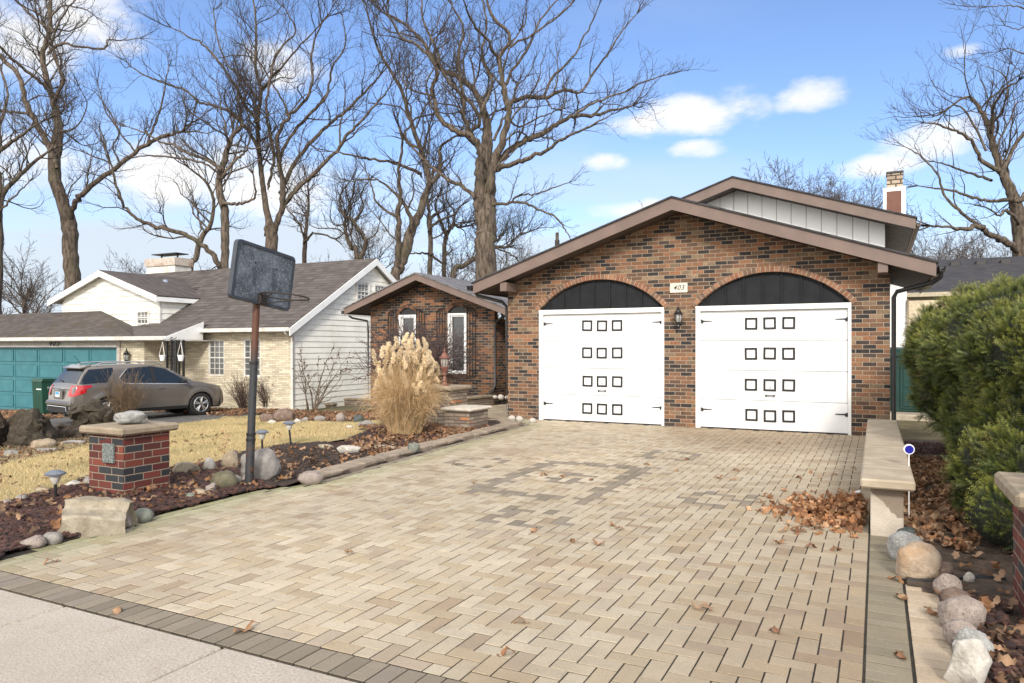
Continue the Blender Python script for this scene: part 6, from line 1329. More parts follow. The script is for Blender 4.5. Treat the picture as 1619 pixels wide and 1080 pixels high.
traced_tree('gnarled bare oak at the right frame edge above the hedge', 30, [
 E7([(556, 1080, 26), (556, 960, 27), (545, 830, 24), (520, 730, 20), (485, 650, 16), (455, 570, 13), (435, 490, 10), (400, 410, 8), (350, 360, 5), (270, 470 - 60, 3)], 1), E7([(535, 925, 14), (480, 890, 13), (430, 865, 11), (395, 840, 10), (345, 850, 8), (280, 842, 5), (215, 838, 4)], -2),
 E7([(520, 740, 10), (460, 745, 7), (400, 742, 6), (320, 715, 5), (250, 700, 4), (170, 690, 2)], 2), E7([(470, 640, 10), (410, 600, 8), (370, 530, 7), (320, 490, 5), (250, 465, 4), (190, 455, 2)], -1), E7([(480, 640, 9), (530, 540, 8), (570, 480, 7), (620, 400, 5)], 2), E7([(400, 840, 7), (330, 790, 6), (270, 730, 5), (240, 650, 4), (180, 580, 3), (120, 545, 1.5)], 1),
 E7([(440, 480, 7), (450, 400, 6), (480, 340, 5), (540, 300, 3)], -2), E7([(540, 740, 10), (600, 680, 9), (640, 600, 7)], 1), E7([(440, 670, 6), (380, 650, 5), (300, 620, 4), (230, 600, 2)], 3), E7([(545, 830, 8), (500, 780, 6), (470, 800, 4), (420, 770, 3)], -2), E7([(420, 560, 5), (360, 440, 4), (300, 390, 3), (250, 440, 2)], 1)], 18, dens=.85)
traced_tree('bare branch tips reaching into the top right corner of the sky', 17, [E7([(760, 300, 12), (700, 120, 8), (640, 60, 5), (560, 30, 3), (500, 22, 2), (430, 25, 1)], 0), E7([(720, 200, 7), (640, 190, 4), (580, 200, 3), (500, 180, 1.2)], .5), E7([(700, 250, 5), (620, 255, 3), (560, 265, 2), (520, 240, 1)], 0), E7([(660, 100, 5), (600, 90, 3), (540, 110, 2), (490, 95, 1)], .5)], 19, dens=.8, base=False, kid=.7, grp=None, lvl=2, name='overhanging_tree')
traced_tree('slender far bare tree right of the basketball backboard', 46, [([(481, 425, 9), (482, 385, 9), (484, 360, 7), (488, 320, 5), (487, 290, 3)], 1), ([(481, 370, 5), (470, 350, 4), (455, 332, 3)], 0), ([(483, 380, 5), (500, 368, 4), (530, 378, 3)], -1)], 20, dens=.8)
traced_tree('forked bare tree behind the siding gable, left stem curving', 42, [D3([(95, 900, 10), (60, 820, 9), (30, 740, 8), (20, 660, 5), (40, 600, 4)], 1), D3([(118, 892, 10), (150, 780, 9), (120, 720, 8), (60, 650, 7), (10, 610, 6), (-10, 500, 4), (60, 400, 2)], -1), D3([(150, 770, 4), (210, 730, 3), (235, 650, 2)], 1), D3([(70, 660, 5), (130, 570, 4), (120, 480, 3), (170, 400, 2)], 2)], 21, dens=.9)
traced_tree('upright bare tree left of the largest oak, behind the wing roof', 42, [D3([(541, 985, 10), (541, 860, 10), (540, 700, 9), (535, 600, 6), (520, 480, 4), (540, 380, 3)], 1), D3([(545, 850, 5), (480, 850, 4), (410, 850, 3)], 0), D3([(550, 860, 5), (610, 910, 4), (640, 860, 3)], 1), D3([(540, 700, 6), (600, 650, 5), (680, 620, 4), (730, 560, 3)], -1)], 22)
traced_tree('bare tree just left of the largest oak trunk', 44, [D3([(626, 1000, 9), (628, 870, 9), (632, 770, 8), (675, 680, 7), (720, 690, 5), (790, 680, 3)], 1), D3([(640, 740, 5), (600, 640, 5), (570, 560, 3), (600, 480, 2)], -1), D3([(680, 680, 5), (690, 600, 4), (640, 520, 3), (650, 440, 2)], 1)], 23)
traced_tree('bare tree leaning right behind the largest oak trunk', 40, [D3([(680, 1010, 10), (740, 930, 10), (830, 875, 9), (940, 815, 7), (1010, 810, 5), (1080, 740, 3)], 2), D3([(940, 815, 4), (1040, 860, 3), (1080, 900, 2)], 0)], 24, dens=1.1)
# far trees without traced limbs
def wild_tree(px, ytop, d_, label, seed, spreadf=.6, tw=.22, lv=3, dens=.7, name='bare_tree', grp='distant bare trees'):
    r = random.Random(seed); x, y = ray(px, d_); z0 = zg(x, y); H = EYE+(CY-ytop)/F_*d_-z0; tb = TB(); tb.big = TB()
    t = thing(name, label, 'tree', (x, y, z0), grp); p = Vector((x, y, z0-.2)); d = Vector((r.gauss(0, .05), r.gauss(0, .05), 1)).normalized()
    pts = [p.copy()]; n = 7
    for i in range(n): d = (d+gv(r, .07)+Vector((0, 0, .1))).normalized(); p = p+d*H*.62/n; pts.append(p.copy())
    rad = [tw*(1-.65*i/n) for i in range(n+1)]; tb.big.add(pts, rad, 8)
    for i in range(15):
        q = r.randint(2, n); dd = spread(Vector((0, 0, 1)), R(r.uniform(15, 60)), r); grow(tb, pts[q].copy(), dd, H*r.uniform(.3, .45)*(1.1-.05*q), rad[q]*.55, lv, r, .18, .07, H/28, .009, dens*1.5, .05)
    tb.big.build('trunk', M_TRUNK, t); tb.build('branches', M_TWIGF, t)
for a in [(28, 345, 48, 'dense bare tree at the far left behind the garage roof', 31, .6, .2), (205, 392, 60, 'hazy small bare tree left of the rusty chimney', 32, .6, .15), (240, 400, 66, 'hazy small bare tree just left of the rusty chimney', 33, .6, .15), (55, 420, 60, 'low twiggy tree above the mossy garage roof', 34, .6, .15),
          (540, 385, 75, 'small distant bare tree above the neighbour ridge', 35, .6, .14), (700, 330, 56, 'distant bare tree left of the largest oak trunk', 36, .6, .2), (815, 345, 60, 'distant bare tree right of the largest oak trunk', 37, .6, .2), (850, 355, 70, 'farther bare tree near the utility pole', 38, .6, .18),
          (1215, 235, 44, 'bare tree above the upper roof ridge', 39, .6, .18), (1355, 228, 46, 'bare tree left of the house chimney', 40, .6, .22), (1300, 270, 52, 'smaller bare tree between the two behind the upper roof', 41, .6, .18), (1075, 285, 60, 'bare tree tips at the left of the upper gable', 42, .6, .18),
          (1490, 345, 60, 'distant bare tree right of the house chimney', 43, .6, .2), (1530, 350, 64, 'distant bare tree above the dark roof', 44, .6, .2), (1580, 360, 60, 'distant bare tree above the dark roof at right', 45, .6, .2), (590, 300, 50, 'bare tree filling the gap left of the wing', 46, .6, .2), (1155, 262, 50, 'bare tree above the left slope of the upper roof', 47, .6, .18), (1262, 248, 56, 'bare tree between the ridge tree and the smaller one', 48, .6, .18), (1330, 250, 64, 'farther bare tree just left of the chimney tree', 49, .6, .18), (1455, 320, 55, 'bare tree immediately right of the house chimney', 50, .6, .18), (1020, 318, 58, 'bare tree tips above the left slope of the garage roof', 51, .6, .16), (1560, 330, 50, 'bare tree in front of the gnarled right hand oak trunk', 52, .6, .18)]: wild_tree(*a)
# utility pole
ux, uy = ray(881, 48); up_ = thing('utility_pole', 'weathered utility pole top showing above the garage roof edge', 'utility pole', (ux, uy, 0)); MB().tube([(ux, uy, -1), (ux, uy, EYE+(CY-368)/F_*48)], [.17, .12], 8).build('shaft', M_TRUNK, up_); MB().box(ux-.14, ux+.14, uy-.1, uy+.1, 8.2, 8.6, bev=.03).build('transformer_bracket', M_TRIMD, up_)
# ------------------------------------------------------------ shrubs
M_STEM = m_basic('shrub_stems', (.12, .085, .055), .9, .3, 6.); M_STEMD = m_basic('dark_shrub_stems', (.075, .045, .035), .9, .3, 6.); M_STEMT = m_basic('tan_shrub_stems', (.21, .145, .085), .9, .3, 6.)
M_LEAF = m_basic('dead_leaf', (.225, .158, .108), .8, .3, 9., attr=True, sub=.25)
def oakleaf_v(r, L):
    """a lobed, curled dead oak leaf as a small fan: returns verts, faces"""
    n = 5; cur = r.uniform(-.5, .9); pts = [(0, 0)]; ws = [.10, .30, .16, .42, .20, .46, .22, .30, .0]
    V_, F_l = [], []; m = len(ws)
    for i, w_ in enumerate(ws):
        t = i/(m-1); z = L*(cur*(t-.5)**2+.12*math.sin(t*9+cur*5)); x = (t-.5)*L; k = w_*L*.62; lift = .28*k*r.uniform(.2, 1.4)
        V_ += [(x, -k, z+lift), (x, 0, z), (x, k*r.uniform(.7, 1.1), z+lift*r.uniform(.3, 1.3))]
    for i in range(m-1):
        a = i*3; F_l += [(a, a+3, a+4, a+1), (a+1, a+4, a+5, a+2)]
    return V_, F_l
LEAFC = [(1.15, 1.0, .85), (1.5, 1.3, 1.1), (.8, .62, .5), (1.05, .75, .5), (.6, .5, .45), (1.7, 1.55, 1.4), (1.25, .85, .55)]
def leaves(name, spots, seed, label=None, cat=None, kind='stuff', parent=None, size=(.07, .13), pile=None, cols=LEAFC, flat=.5):
    r = random.Random(seed); V_, F_l, cc_ = [], [], []
    for (x, y, z) in spots:
        v, f = oakleaf_v(r, r.uniform(*size)); M = Matrix.Translation((x, y, z)) @ Matrix.Rotation(r.uniform(0, 6.28), 4, 'Z') @ Matrix.Rotation(r.gauss(0, flat), 4, 'X') @ Matrix.Rotation(r.gauss(0, flat), 4, 'Y'); o = len(V_)
        V_ += [tuple(M @ Vector(p)) for p in v]; F_l += [[i+o for i in q] for q in f]; cc_ += [r.choice(cols)]*len(f)
    o = npobj(name, np.array(V_), np.array(F_l), M_LEAF, parent, col=cc_, smooth=True)
    if not parent: tag(o, label, cat, kind=kind)
    return o
def pts_in(poly, n, r, dz=.02, ex=None):
    xs = [p[0] for p in poly]; ys = [p[1] for p in poly]; out = []
    while len(out) < n:
        x, y = r.uniform(min(xs), max(xs)), r.uniform(min(ys), max(ys))
        if inpoly(x, y, poly) and (ex is None or ex(x, y)): out.append((x, y, zg(x, y)+dz+r.uniform(0, .015)))
    return out
def bare_shrub(px, pb, hpx, wpx, nst, label, mat, seed, lv=2, name='bare_shrub', leafn=0, gn=.16, angm=45, rst=.012, dd=0., rmin=.0035, dens=1., cat='shrub', grp=None):
    r = random.Random(seed); x, y = G(px, pb); x, y = ray(px, depth(x, y)+dd); d = depth(x, y); z = zg(x, y); H = hpx*d/F_; W_ = wpx*d/F_/2
    t = thing(name, label, cat, (x, y, z), grp); tb = TB(); tb.big = tb; ends = []
    for i in range(nst):
        a = r.uniform(0, 6.28); dirv = Vector((math.cos(a), math.sin(a), 0)); tilt = r.uniform(0, 1)**.7*math.atan2(W_, H)*1.1
        d0 = (Vector((0, 0, 1))+dirv*math.tan(tilt)).normalized(); L = H*r.uniform(.6, .95)/max(.5, d0.z)**.4
        p0 = Vector((x, y, z-.03))+dirv*r.uniform(0, .12)*W_*2; grow(tb, p0, d0, L*.8, rst*r.uniform(.7, 1.2), lv, r, gn, .04, max(.06, L/9), rmin, dens, 99)
    o = tb.build('branches', mat, t)
    if leafn:
        L_ = []; allp = [q for g_ in tb.g.values() for pts, _ in g_ for q in pts if q.z > z+H*.45]
        for _ in range(leafn): q = r.choice(allp); L_.append(tuple(q))
        leaves('dead_leaves', L_, seed+1, parent=t, size=(.05, .09), cols=[(.6, .35, .25), (.8, .45, .3), (.45, .28, .2)], flat=1.2)
    return t
bare_shrub(198, 668, 92, 74, 70, 'thin twiggy tan shrub standing between the parked car and the brick pillar', M_STEMT, 51, 1, gn=.08, rst=.008, rmin=.0035, dens=1.2)
bare_shrub(495, 648, 112, 92, 9, 'small many stemmed ornamental tree with a few dead leaves by the white siding', M_STEM, 52, 3, 'ornamental_tree', 170, .14, rst=.036, rmin=.005, dens=.8, cat='tree')
for i, (px, pb, h_, w_, lab) in enumerate([(352, 645, 58, 56, 'leftmost brown twiggy shrub under the cream brick windows'), (388, 648, 66, 60, 'middle brown twiggy shrub under the cream brick windows'), (424, 648, 62, 50, 'right brown twiggy shrub by the corner of the cream brick wall'), (452, 646, 48, 36, 'small reddish twiggy shrub left of the ornamental tree')]):
    bare_shrub(px, pb, h_, w_, 60, lab, M_STEMD if i != 0 else M_STEMT, 60+i, 1, gn=.10, rst=.010, rmin=.004, dens=1.1, grp='twiggy shrubs along the neighbour house', leafn=30)
def ball_shrub():
    r = random.Random(77); x, y = -10.55, 15.6; z = -.05; t = thing('bare_shrub', 'dense dark leafless shrub in front of the wing windows', 'shrub', (x, y, z)); tb = TB(); tb.big = tb
    for i in range(130):
        a = r.uniform(0, 6.28); tl = r.uniform(0, 1)**.6*R(52); d0 = Vector((math.sin(tl)*math.cos(a)*1.15, math.sin(tl)*math.sin(a), math.cos(tl))).normalized()
        grow(tb, Vector((x, y, z+.3)), d0, r.uniform(1.25, 1.75)*(1-.10*math.sin(tl)), .015, 2, r, .14, .02, .14, .0055, 1.1, 99)
    tb.build('branches', m_basic('purple_brown_twigs', (.085, .055, .05), .9, .3, 6.), t)
ball_shrub()
bare_shrub(100, 648, 30, 150, 60, 'low dead hedge in front of the teal garage door', M_STEMT, 66, 1, gn=.2, rst=.008, dd=1.0)
# ------------------------------------------------------------ tall ornamental grass
def orn_grass():
    r = random.Random(9); x, y = G(633, 691); y += .3; x -= .12; d = depth(x, y); z = zg(x, y); k_ = d/F_
    t = thing('ornamental_grass', 'tall straw coloured ornamental grass clump with cream plumes', 'ornamental grass', (x, y, z)); tb = TB(); tips = []
    for i in range(4200):
        a = r.uniform(0, 6.28); q = r.uniform(0, 1)**.5; bx_, by_ = x+math.cos(a)*q*.27, y+math.sin(a)*q*.27; lean = q*r.uniform(-.1, .62)+r.uniform(0, .15); H = r.uniform(.4, 1.6)*(1.05-.2*q)
        az = a+r.gauss(0, .5); pts, rd = [], []; droop = r.uniform(.1, 1.75)**2*.8; n = 7
        px_, py_, pz_ = bx_, by_, z; th_ = lean*.55
        for s_ in range(n):
            pts.append(Vector((px_, py_, pz_))); rd.append(.0032*(1-.7*s_/n)); st = H/n; px_ += math.sin(th_)*math.cos(az)*st+r.gauss(0, .011); py_ += math.sin(th_)*math.sin(az)*st+r.gauss(0, .011); az += r.gauss(0, .18); pz_ += math.cos(th_)*st; th_ += droop*.75*(s_/n)
            if pz_ < z+.02: pz_ = z+.02
        tb.add(pts, rd, 3)
    V_, F_q = tb.arrays(); per = 6*3
    cols = np.repeat(np.array([r.choice([(1, .95, .85), (1.2, 1.15, 1.05), (.8, .7, .55), (1.0, .82, .6), (1.3, 1.3, 1.25)]) for _ in range(len(F_q)//per)]), per, axis=0)
    npobj('blades', V_, F_q, m_basic('straw', (.56, .43, .27), .8, .2, 8., attr=True, sub=.25), t, col=cols)
    mp_ = m_basic('plume_fluff', (.80, .69, .52), .9, .12, 20., attr=True, sub=.3); pl_px = [(604, 552), (616, 545), (628, 537), (640, 530), (650, 534), (662, 540), (672, 537), (610, 565), (592, 560), (598, 575), (632, 552), (645, 548), (656, 552), (668, 552), (678, 560), (685, 568), (622, 560), (596, 600), (650, 575), (665, 570), (680, 580), (642, 598), (648, 622), (672, 598), (638, 650), (660, 585), (688, 590), (618, 580), (634, 570), (606, 585), (670, 610), (655, 560), (692, 578), (676, 570), (640, 560)]
    for j in range(38): u_ = r.uniform(-1, 1); pl_px.append((641+u_*43+r.gauss(0, 3), 548+22*u_*u_+r.uniform(-10, 62)))
    V_, F_q, C_ = [], [], []; ts = TB()
    for (a_, b_) in pl_px:
        dd = d+r.uniform(-.35, .35); c = PD(a_, b_, dd)+Vector((0, 0, -.06)); axis = Vector((r.gauss(0, .35), r.gauss(0, .3), 1)).normalized(); L = r.uniform(.19, .30); W_ = r.uniform(.055, .085)
        ts.add([Vector((x+(c.x-x)*.25, y+(c.y-y)*.25, z)), Vector((x+(c.x-x)*.6, y+(c.y-y)*.6, z+(c.z-z)*.6)), c-axis*L*.4], [.004, .0035, .003], 4); shade = r.uniform(.9, 1.15)
        for s_ in range(420):
            u = r.random(); ph = r.uniform(0, 6.28); rad = W_*math.sin(math.pi*min(1, (u*.9+.08)))**.7; o_ = c+axis*(u-.5)*L; sd = spread(axis, R(r.uniform(15, 65)), r); ln = r.uniform(.03, .065)*(1.1-.4*u)
            st_ = o_+Vector((math.cos(ph)*rad*.5*r.random(), math.sin(ph)*rad*.5*r.random(), 0)); en = st_+sd*ln+Vector((0, 0, -.006)); w_ = sd.cross(gv(r)).normalized()*.0055; q = len(V_)
            V_ += [tuple(st_-w_), tuple(st_+w_), tuple((st_+en)/2+w_*1.3), tuple(en)]; F_q.append((q, q+1, q+2, q+3)); C_.append((shade, shade*.98, shade*.93))
    ts.build('stalks', m_basic('straw_stalk', (.45, .30, .14), .8), t); npobj('plumes', np.array(V_), np.array(F_q), mp_, t, col=C_)
orn_grass()
# ------------------------------------------------------------ evergreen hedge at the right
def hedge():
    r = random.Random(21); t = thing('yew_hedge', 'big shaggy green yew hedge filling the right side beside the driveway', 'hedge', (1.6, 8.5, 0))
    LB = [  # centre x, y, z, radii
     (1.50, 11.2, 1.50, 1.20, 1.3, .86), (1.62, 9.7, 1.46, 1.20, 1.2, .80), (1.22, 8.4, .52, .60, 1.0, .52), (1.05, 7.25, .46, .50, .62, .46), (.98, 6.5, .24, .42, .42, .30), (1.92, 8.2, 1.36, 1.25, 1.2, .72), (2.15, 6.9, 1.25, 1.08, 1.0, .64), (1.6, 9.6, .75, .98, 1.7, .75), (1.75, 7.9, .75, 1.05, 1.3, .75), (1.45, 6.9, .50, .78, .80, .50), (1.12, 6.35, .20, .42, .38, .26), (1.5, 6.3, .55, .5, .5, .5), (1.25, 11.6, .9, .85, 1.2, .7)]
    core = MB()
    for (cx_, cy_, cz_, a, b, c) in LB:
        bm = bmesh.new(); bmesh.ops.create_icosphere(bm, subdivisions=3, radius=.86)
        o = len(core.v); core.v += [(v.co.x*a+cx_, v.co.y*b+cy_, max(.02, v.co.z*c+cz_)) for v in bm.verts]; core.f += [tuple(v.index+o for v in f.verts) for f in bm.faces]; bm.free()
    core.build('inner_core', m_basic('hedge_inner', (.012, .016, .006), .95, .4, 14., .05, 20), t, smooth=True)  # solid dark core that blocks the view through the hedge
    ga, gb = [], []
    tot_a = [a*b+b*c+a*c for (_, _, _, a, b, c) in LB]; V_, F_q, C_ = [], [], []
    k = 0
    while k < 5900:
        i = r.choices(range(len(LB)), tot_a)[0]; cx_, cy_, cz_, a, b, c = LB[i]; n_ = gv(r).normalized()
        if n_.x > .55 and n_.z < .4: continue                    # its far side, by the neighbour's lot
        p = Vector((cx_+n_.x*a, cy_+n_.y*b, cz_+n_.z*c))
        if p.z < .04: continue
        ins = False
        for j, (ex, ey, ez, ea, eb, ec) in enumerate(LB):
            if j != i and ((p.x-ex)/ea)**2+((p.y-ey)/eb)**2+((p.z-ez)/ec)**2 < .80: ins = True; break
        if ins: continue
        lump = mnoise.noise(p*1.9)*.16+mnoise.noise(p*4.2)*.08; nn = Vector((n_.x/a, n_.y/b, n_.z/c)).normalized(); base0 = p+nn*(lump-.10-r.random()**2*.14)
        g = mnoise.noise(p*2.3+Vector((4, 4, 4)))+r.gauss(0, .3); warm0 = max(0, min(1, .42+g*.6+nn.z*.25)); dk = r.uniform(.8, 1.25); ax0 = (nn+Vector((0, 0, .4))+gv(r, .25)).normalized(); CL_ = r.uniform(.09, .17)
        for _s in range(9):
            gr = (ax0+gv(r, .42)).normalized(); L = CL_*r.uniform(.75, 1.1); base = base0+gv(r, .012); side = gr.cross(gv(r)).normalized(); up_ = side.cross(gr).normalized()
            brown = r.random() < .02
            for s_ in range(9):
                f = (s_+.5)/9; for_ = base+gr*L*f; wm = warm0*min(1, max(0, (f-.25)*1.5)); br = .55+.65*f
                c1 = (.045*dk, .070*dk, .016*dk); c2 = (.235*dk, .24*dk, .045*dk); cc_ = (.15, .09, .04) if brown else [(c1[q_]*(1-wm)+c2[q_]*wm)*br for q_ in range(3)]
                for sg in (-1, 1):
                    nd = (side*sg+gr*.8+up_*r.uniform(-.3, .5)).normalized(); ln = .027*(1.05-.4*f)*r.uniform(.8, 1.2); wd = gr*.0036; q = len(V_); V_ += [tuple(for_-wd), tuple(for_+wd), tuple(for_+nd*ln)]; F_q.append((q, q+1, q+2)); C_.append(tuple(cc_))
        k += 1
    kh = NT('yew_needles'); at = kh.n('ShaderNodeAttribute', attribute_name='col'); kh.l(at.outputs['Color'], kh.b.inputs['Base Color']); kh.rough(.5)
    tr = kh.n('ShaderNodeBsdfTranslucent'); kh.l(at.outputs['Color'], tr.inputs[0]); mx = kh.n('ShaderNodeMixShader'); mx.inputs[0].default_value = .2; kh.l(kh.b.outputs[0], mx.inputs[1]); kh.l(tr.outputs[0], mx.inputs[2]); kh.l(mx.outputs[0], kh.o.inputs[0])
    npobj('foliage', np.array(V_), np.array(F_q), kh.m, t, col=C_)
hedge()
# ------------------------------------------------------------ mulch, lava rock, leaves, grass blades
def chunks(name, spots, size, cols, label, mat, seed, flat=.6):
    r = random.Random(seed); bm = bmesh.new(); bmesh.ops.create_icosphere(bm, subdivisions=1, radius=1); bv = np.array([v.co[:] for v in bm.verts]); bf = np.array([[v.index for v in f.verts] for f in bm.faces]); bm.free()
    rg = np.random.default_rng(seed); n = len(spots); S_ = rg.uniform(size[0], size[1], (n, 1, 1))*rg.uniform(.55, 1.25, (n, 1, 3)); jit = 1+rg.uniform(-.28, .28, (n, len(bv), 1)); V_ = bv[None]*jit*S_; V_[:, :, 2] *= flat
    a = rg.uniform(0, 6.28, n); ca, sa = np.cos(a)[:, None], np.sin(a)[:, None]; X = V_[:, :, 0]*ca-V_[:, :, 1]*sa; Y = V_[:, :, 0]*sa+V_[:, :, 1]*ca
    V_ = np.stack([X, Y, V_[:, :, 2]], -1)+np.array(spots)[:, None, :]; F_q = (bf[None]+(np.arange(n)*len(bv))[:, None, None]).reshape(-1, 3)
    cl = np.array([r.choice(cols) for _ in range(n)])*rg.uniform(.75, 1.25, (n, 1)); return tag(npobj(name, V_.reshape(-1, 3), F_q, mat, col=np.repeat(cl, len(bf), axis=0)), label, 'mulch', kind='stuff')
M_LAVA = m_basic('lava_rock', (1, 1, 1), .95, .25, 40., .01, 90, attr=True)
LV = [(.052, .023, .019), (.07, .030, .023), (.034, .019, .017), (.09, .043, .031)]; MU = [(.030, .019, .014), (.05, .03, .02), (.02, .014, .012), (.085, .055, .035)]; RD = [(.065, .026, .022), (.046, .02, .018), (.09, .04, .03), (.04, .024, .02)]
rr_ = random.Random(3)
BA1 = [G(0, 890)]+[(edge(v_)-.0, v_) for v_ in (2.7, 2.9, 3.3, 3.6, 4., 4.4, 4.8, 5.2, 5.5, 5.8)]+[ G(415, 772), G(415, 722), G(345, 734), G(290, 742), G(150, 758), G(80, 778), G(0, 802)]
chunks('lava_rock', pts_in(BA1, 6500, rr_, .02), (.016, .038), LV, 'dark red lava rock covering the left front bed', M_LAVA, 1)
chunks('dark_mulch', pts_in([G(430, 768), (edge(7.0)-.3, 7.0), (edge(8.2)-.3, 8.2), G(610, 722), G(500, 712), G(430, 712)], 4200, rr_, .015), (.010, .030), MU, 'dark brown bark mulch in the middle of the left bed', M_LAVA, 2, .4)
chunks('red_mulch', pts_in([(edge(8.2)-.3, 8.2), (edge(10)-.3, 10), (edge(11.8)-.3, 11.8), (-7.8, 11.9), (-8.5, 10.6), G(600, 690), G(545, 700), G(500, 706), G(610, 718)], 5200, rr_, .015), (.012, .030), RD, 'reddish bark mulch round the tall grass', M_LAVA, 3, .45)
chunks('red_mulch', pts_in(BED_C, 2200, rr_, .015), (.02, .045), RD+MU, 'brown mulch in the far bed below the white siding', M_LAVA, 4, .4)
chunks('lava_rock', pts_in([(.36, 2.4), (2.2, 2.4), (2.2, 4.5), (.72, 4.5), (.66, 5.15), (.50, 5.2), (.36, 4.6)], 2600, rr_, .02, ), (.016, .034), LV, 'dark red lava rock beside the right brick pillar', M_LAVA, 5)
chunks('leaf_mulch', pts_in([(.28, 11.6), (1.2, 11.6), (1.2, 12.9), (.28, 12.9)], 500, rr_, .015), (.015, .03), RD, 'red mulch behind the far end of the bench', M_LAVA, 6)
leaves('leaf_litter', pts_in([(.21, 6.4), (.62, 6.1), (.9, 7.2), (1.0, 9), (.9, 11), (.28, 11.2)], 1150, rr_, .03), 61, 'thick brown oak leaf litter between the bench and the hedge', 'leaf litter')
leaves('leaf_litter', pts_in(BA1, 200, rr_, .045)+pts_in([G(430, 768), (edge(7.0)-.3, 7.0), (edge(9)-.3, 9), G(600, 712), G(430, 712)] , 110, rr_, .035), 62, 'dead leaves caught on the lava rock and mulch of the left bed', 'leaf litter')
leaves('leaf_litter', pts_in([(edge(8)-.32, 8), (edge(10)-.32, 10), (edge(11.8)-.32, 11.8), (-7.8, 11.6), (-8.8, 11), G(600, 690), G(545, 700), G(590, 730)], 700, rr_, .035)+pts_in([(-6.6, 10.4), (-6.2, 10.2), (-6.35, 11.2), (-7.3, 11.5)], 180, rr_, .04), 63, 'dead leaves round the foot of the tall grass and lantern pillar', 'leaf litter')
leaves('leaf_litter', pts_in(BED_C, 1900, rr_, .035)+pts_in([(-23, 17.2), (-17.6, 15.8), (-17.6, 18.4), (-23, 18.5)], 700, rr_, .04), 64, 'brown leaf litter below the neighbour shrubs and siding', 'leaf litter', size=(.09, .15))
leaves('leaf_litter', pts_in([(-31, 11.5), (-24.5, 10.5), (-23.5, 15.3), (-30, 16.8)], 3200, rr_, .04), 65, 'drift of tan leaves in front of the teal garage door', 'leaf litter', size=(.10, .17))
leaves('leaf_litter', pts_in(BED_D, 900, rr_, .035), 66, 'dead leaves round the dark stumps', 'leaf litter', size=(.07, .13))
leaves('leaf_litter', pts_in([(.36, 4.9), (.7, 5.2), (2, 5.3), (2, 6.3), (.3, 6.4), (.2, 6.2)], 75, rr_, .03)+pts_in([(.4, 2.5), (.72, 2.5), (.72, 4.9), (.4, 4.9)], 70, rr_, .05), 67, 'scattered dead leaves on the bare soil near the right pillar', 'leaf litter')
leaves('leaf_litter', pts_in([(-20, 3), (-6.2, 3), (-8, 7), (-9.5, 11), (-17, 12), (-18, 8)], 420, rr_, .03, lambda x, y: inpoly(x, y, LAWN)), 68, 'dead leaves scattered over the dormant lawn', 'leaf litter', size=(.06, .10))
# pile against the bench
sp_l = []
for i in range(680):
    u, v = rr_.gauss(0, 1), rr_.gauss(0, 1); x = -.11-abs(u)*.30; y = 7.15+v*.30; hgt = .15*math.exp(-((x+.15)/.33)**2-((y-7.15)/.38)**2); sp_l.append((x, y, .012+hgt*rr_.random()))
leaves('leaf_pile', sp_l, 70, 'heap of orange brown oak leaves blown against the bench', 'leaf pile', cols=[(1.5, 1.1, .75), (1.9, 1.3, .85), (1.1, .75, .5), (2.3, 1.95, 1.6), (.9, .6, .42)], flat=.7)
def white_bit(x, y, z, s, lab):
    me = rock_mesh('paper_scrap', s, s*.7, s*.55, int(x*100) % 37, .9, 2); me.materials.append(M_WHITE); o = link('paper_scrap', me); o.location = (x, y, z); tag(o, lab, 'litter')
white_bit(*G(1339, 817), .04, .045, 'crumpled white scrap in front of the leaf heap'); white_bit(-.16, 7.75, .10, .04, 'crumpled white scrap wedged behind the leaf heap near the bench')
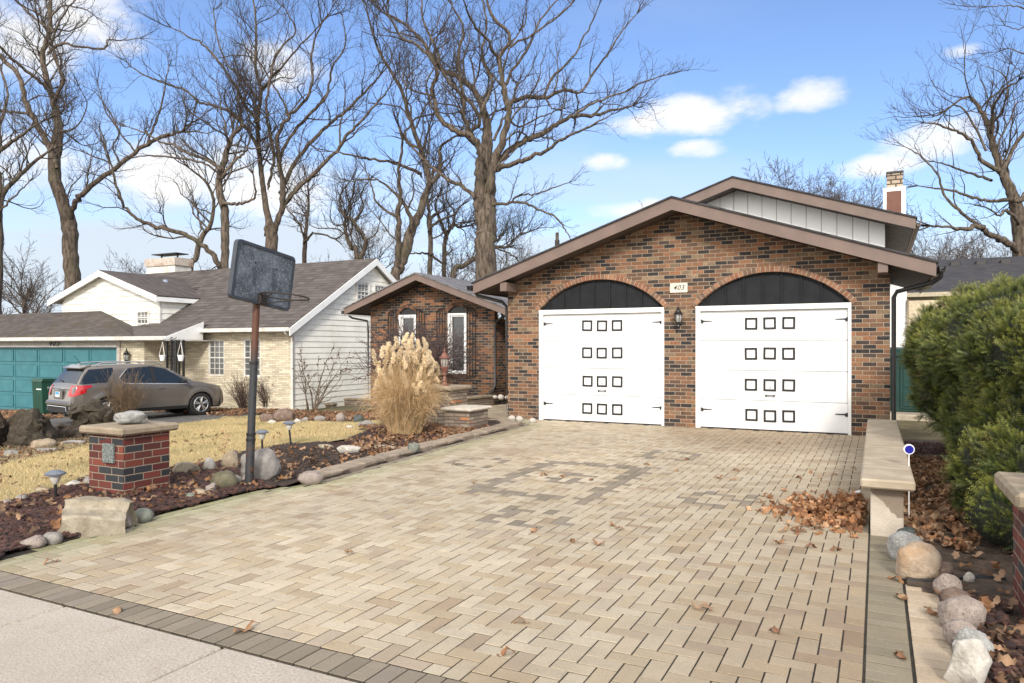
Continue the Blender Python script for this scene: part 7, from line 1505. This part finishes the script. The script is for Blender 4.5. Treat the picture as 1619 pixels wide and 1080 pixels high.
# single leaves on the driveway
LF = [(1350, 742), (1282, 748), (1297, 757), (1262, 756), (1255, 788), (1240, 776), (1273, 834), (1237, 842), (1285, 866), (1232, 860), (1305, 812), (1165, 745), (1160, 760), (1085, 728), (1137, 757), (1070, 745), (1022, 735), (980, 838), (905, 857), (945, 862), (845, 840), (800, 1035), (1112, 965), (1225, 1000), (388, 998), (187, 968), (80, 890), (552, 876), (1318, 752), (1232, 702), (1180, 700), (1416, 918), (1425, 948), (1424, 1040), (1475, 973), (1330, 778), (1202, 795), (1250, 800), (935, 760), (890, 755), (720, 735), (860, 752), (750, 765), (1322, 870), (968, 832), (825, 985)]
proto = None
protos = []
for i in range(5):
    r = random.Random(200+i); v, f = oakleaf_v(r, .115); o = npobj('fallen_leaf', np.array(v), np.array(f), M_LEAF, col=[[(1.6, 1.35, 1.1), (1.3, .9, .6), (1.8, 1.6, 1.35), (.9, .65, .5), (1.5, 1.2, .9)][i]]*len(f), smooth=True); protos.append(o)
for i, (px, py) in enumerate(LF):
    o = protos[i] if i < 5 else protos[i % 5].copy()
    if i >= 5: C.objects.link(o)
    x, y = G(px, py); r = random.Random(i); o.location = (x, y, .016 if x < .36 and y > 2.6 else .016); o.rotation_euler = (r.gauss(0, .12), r.gauss(0, .12), r.uniform(0, 6.28)); s_ = r.uniform(.7, 1.1); o.scale = (s_, s_, s_)
    tag(o, 'single dry curled oak leaf lying loose on the pavers', 'leaf', 'loose leaves on the pavers')
# lawn blades
def blades(n, seed):
    rg = np.random.default_rng(seed); xs = [p[0] for p in LAWN]; ys = [p[1] for p in LAWN]; out = []
    r = random.Random(seed)
    while len(out) < n:
        q = r.random(); x = -5.9-14*q**1.3; y = r.uniform(2.5, 16)
        if inpoly(x, y, LAWN) and y < 16: out.append((x, y, zg(x, y)))
    P0 = np.array(out); a = rg.uniform(0, 6.28, n); h = rg.uniform(.025, .06, n); w_ = .0022+.00022*np.abs(P0[:, 0]); dx = np.cos(a)*w_; dy = np.sin(a)*w_; lx = rg.normal(0, .028, n); ly = rg.normal(0, .028, n)
    V_ = np.stack([P0+np.stack([dx, dy, 0*a], 1), P0-np.stack([dx, dy, 0*a], 1), P0+np.stack([lx, ly, h], 1)], 1).reshape(-1, 3); F_q = np.arange(3*n).reshape(-1, 3)
    pal = np.array([(.58, .455, .24), (.68, .54, .30), (.44, .345, .165), (.30, .29, .12), (.74, .61, .38)]); col = pal[rg.choice(5, n, p=[.32, .28, .2, .08, .12])]; pn_ = np.array([mnoise.noise(Vector((q_[0]*.9, q_[1]*.9, 3))) for q_ in out]); gm = np.clip(pn_*2.2, 0, 1)[:, None]*.55; col = col*(1-gm)+np.array([.26, .25, .11])*gm*np.mean(col, axis=1, keepdims=True)*2.2
    tag(npobj('lawn_grass', V_, F_q, m_basic('grass_blade', (1, 1, 1), .9, .05, 3., attr=True, sub=.3), col=col), 'short straw coloured dormant lawn grass', 'grass', kind='stuff')
blades(190000, 4)
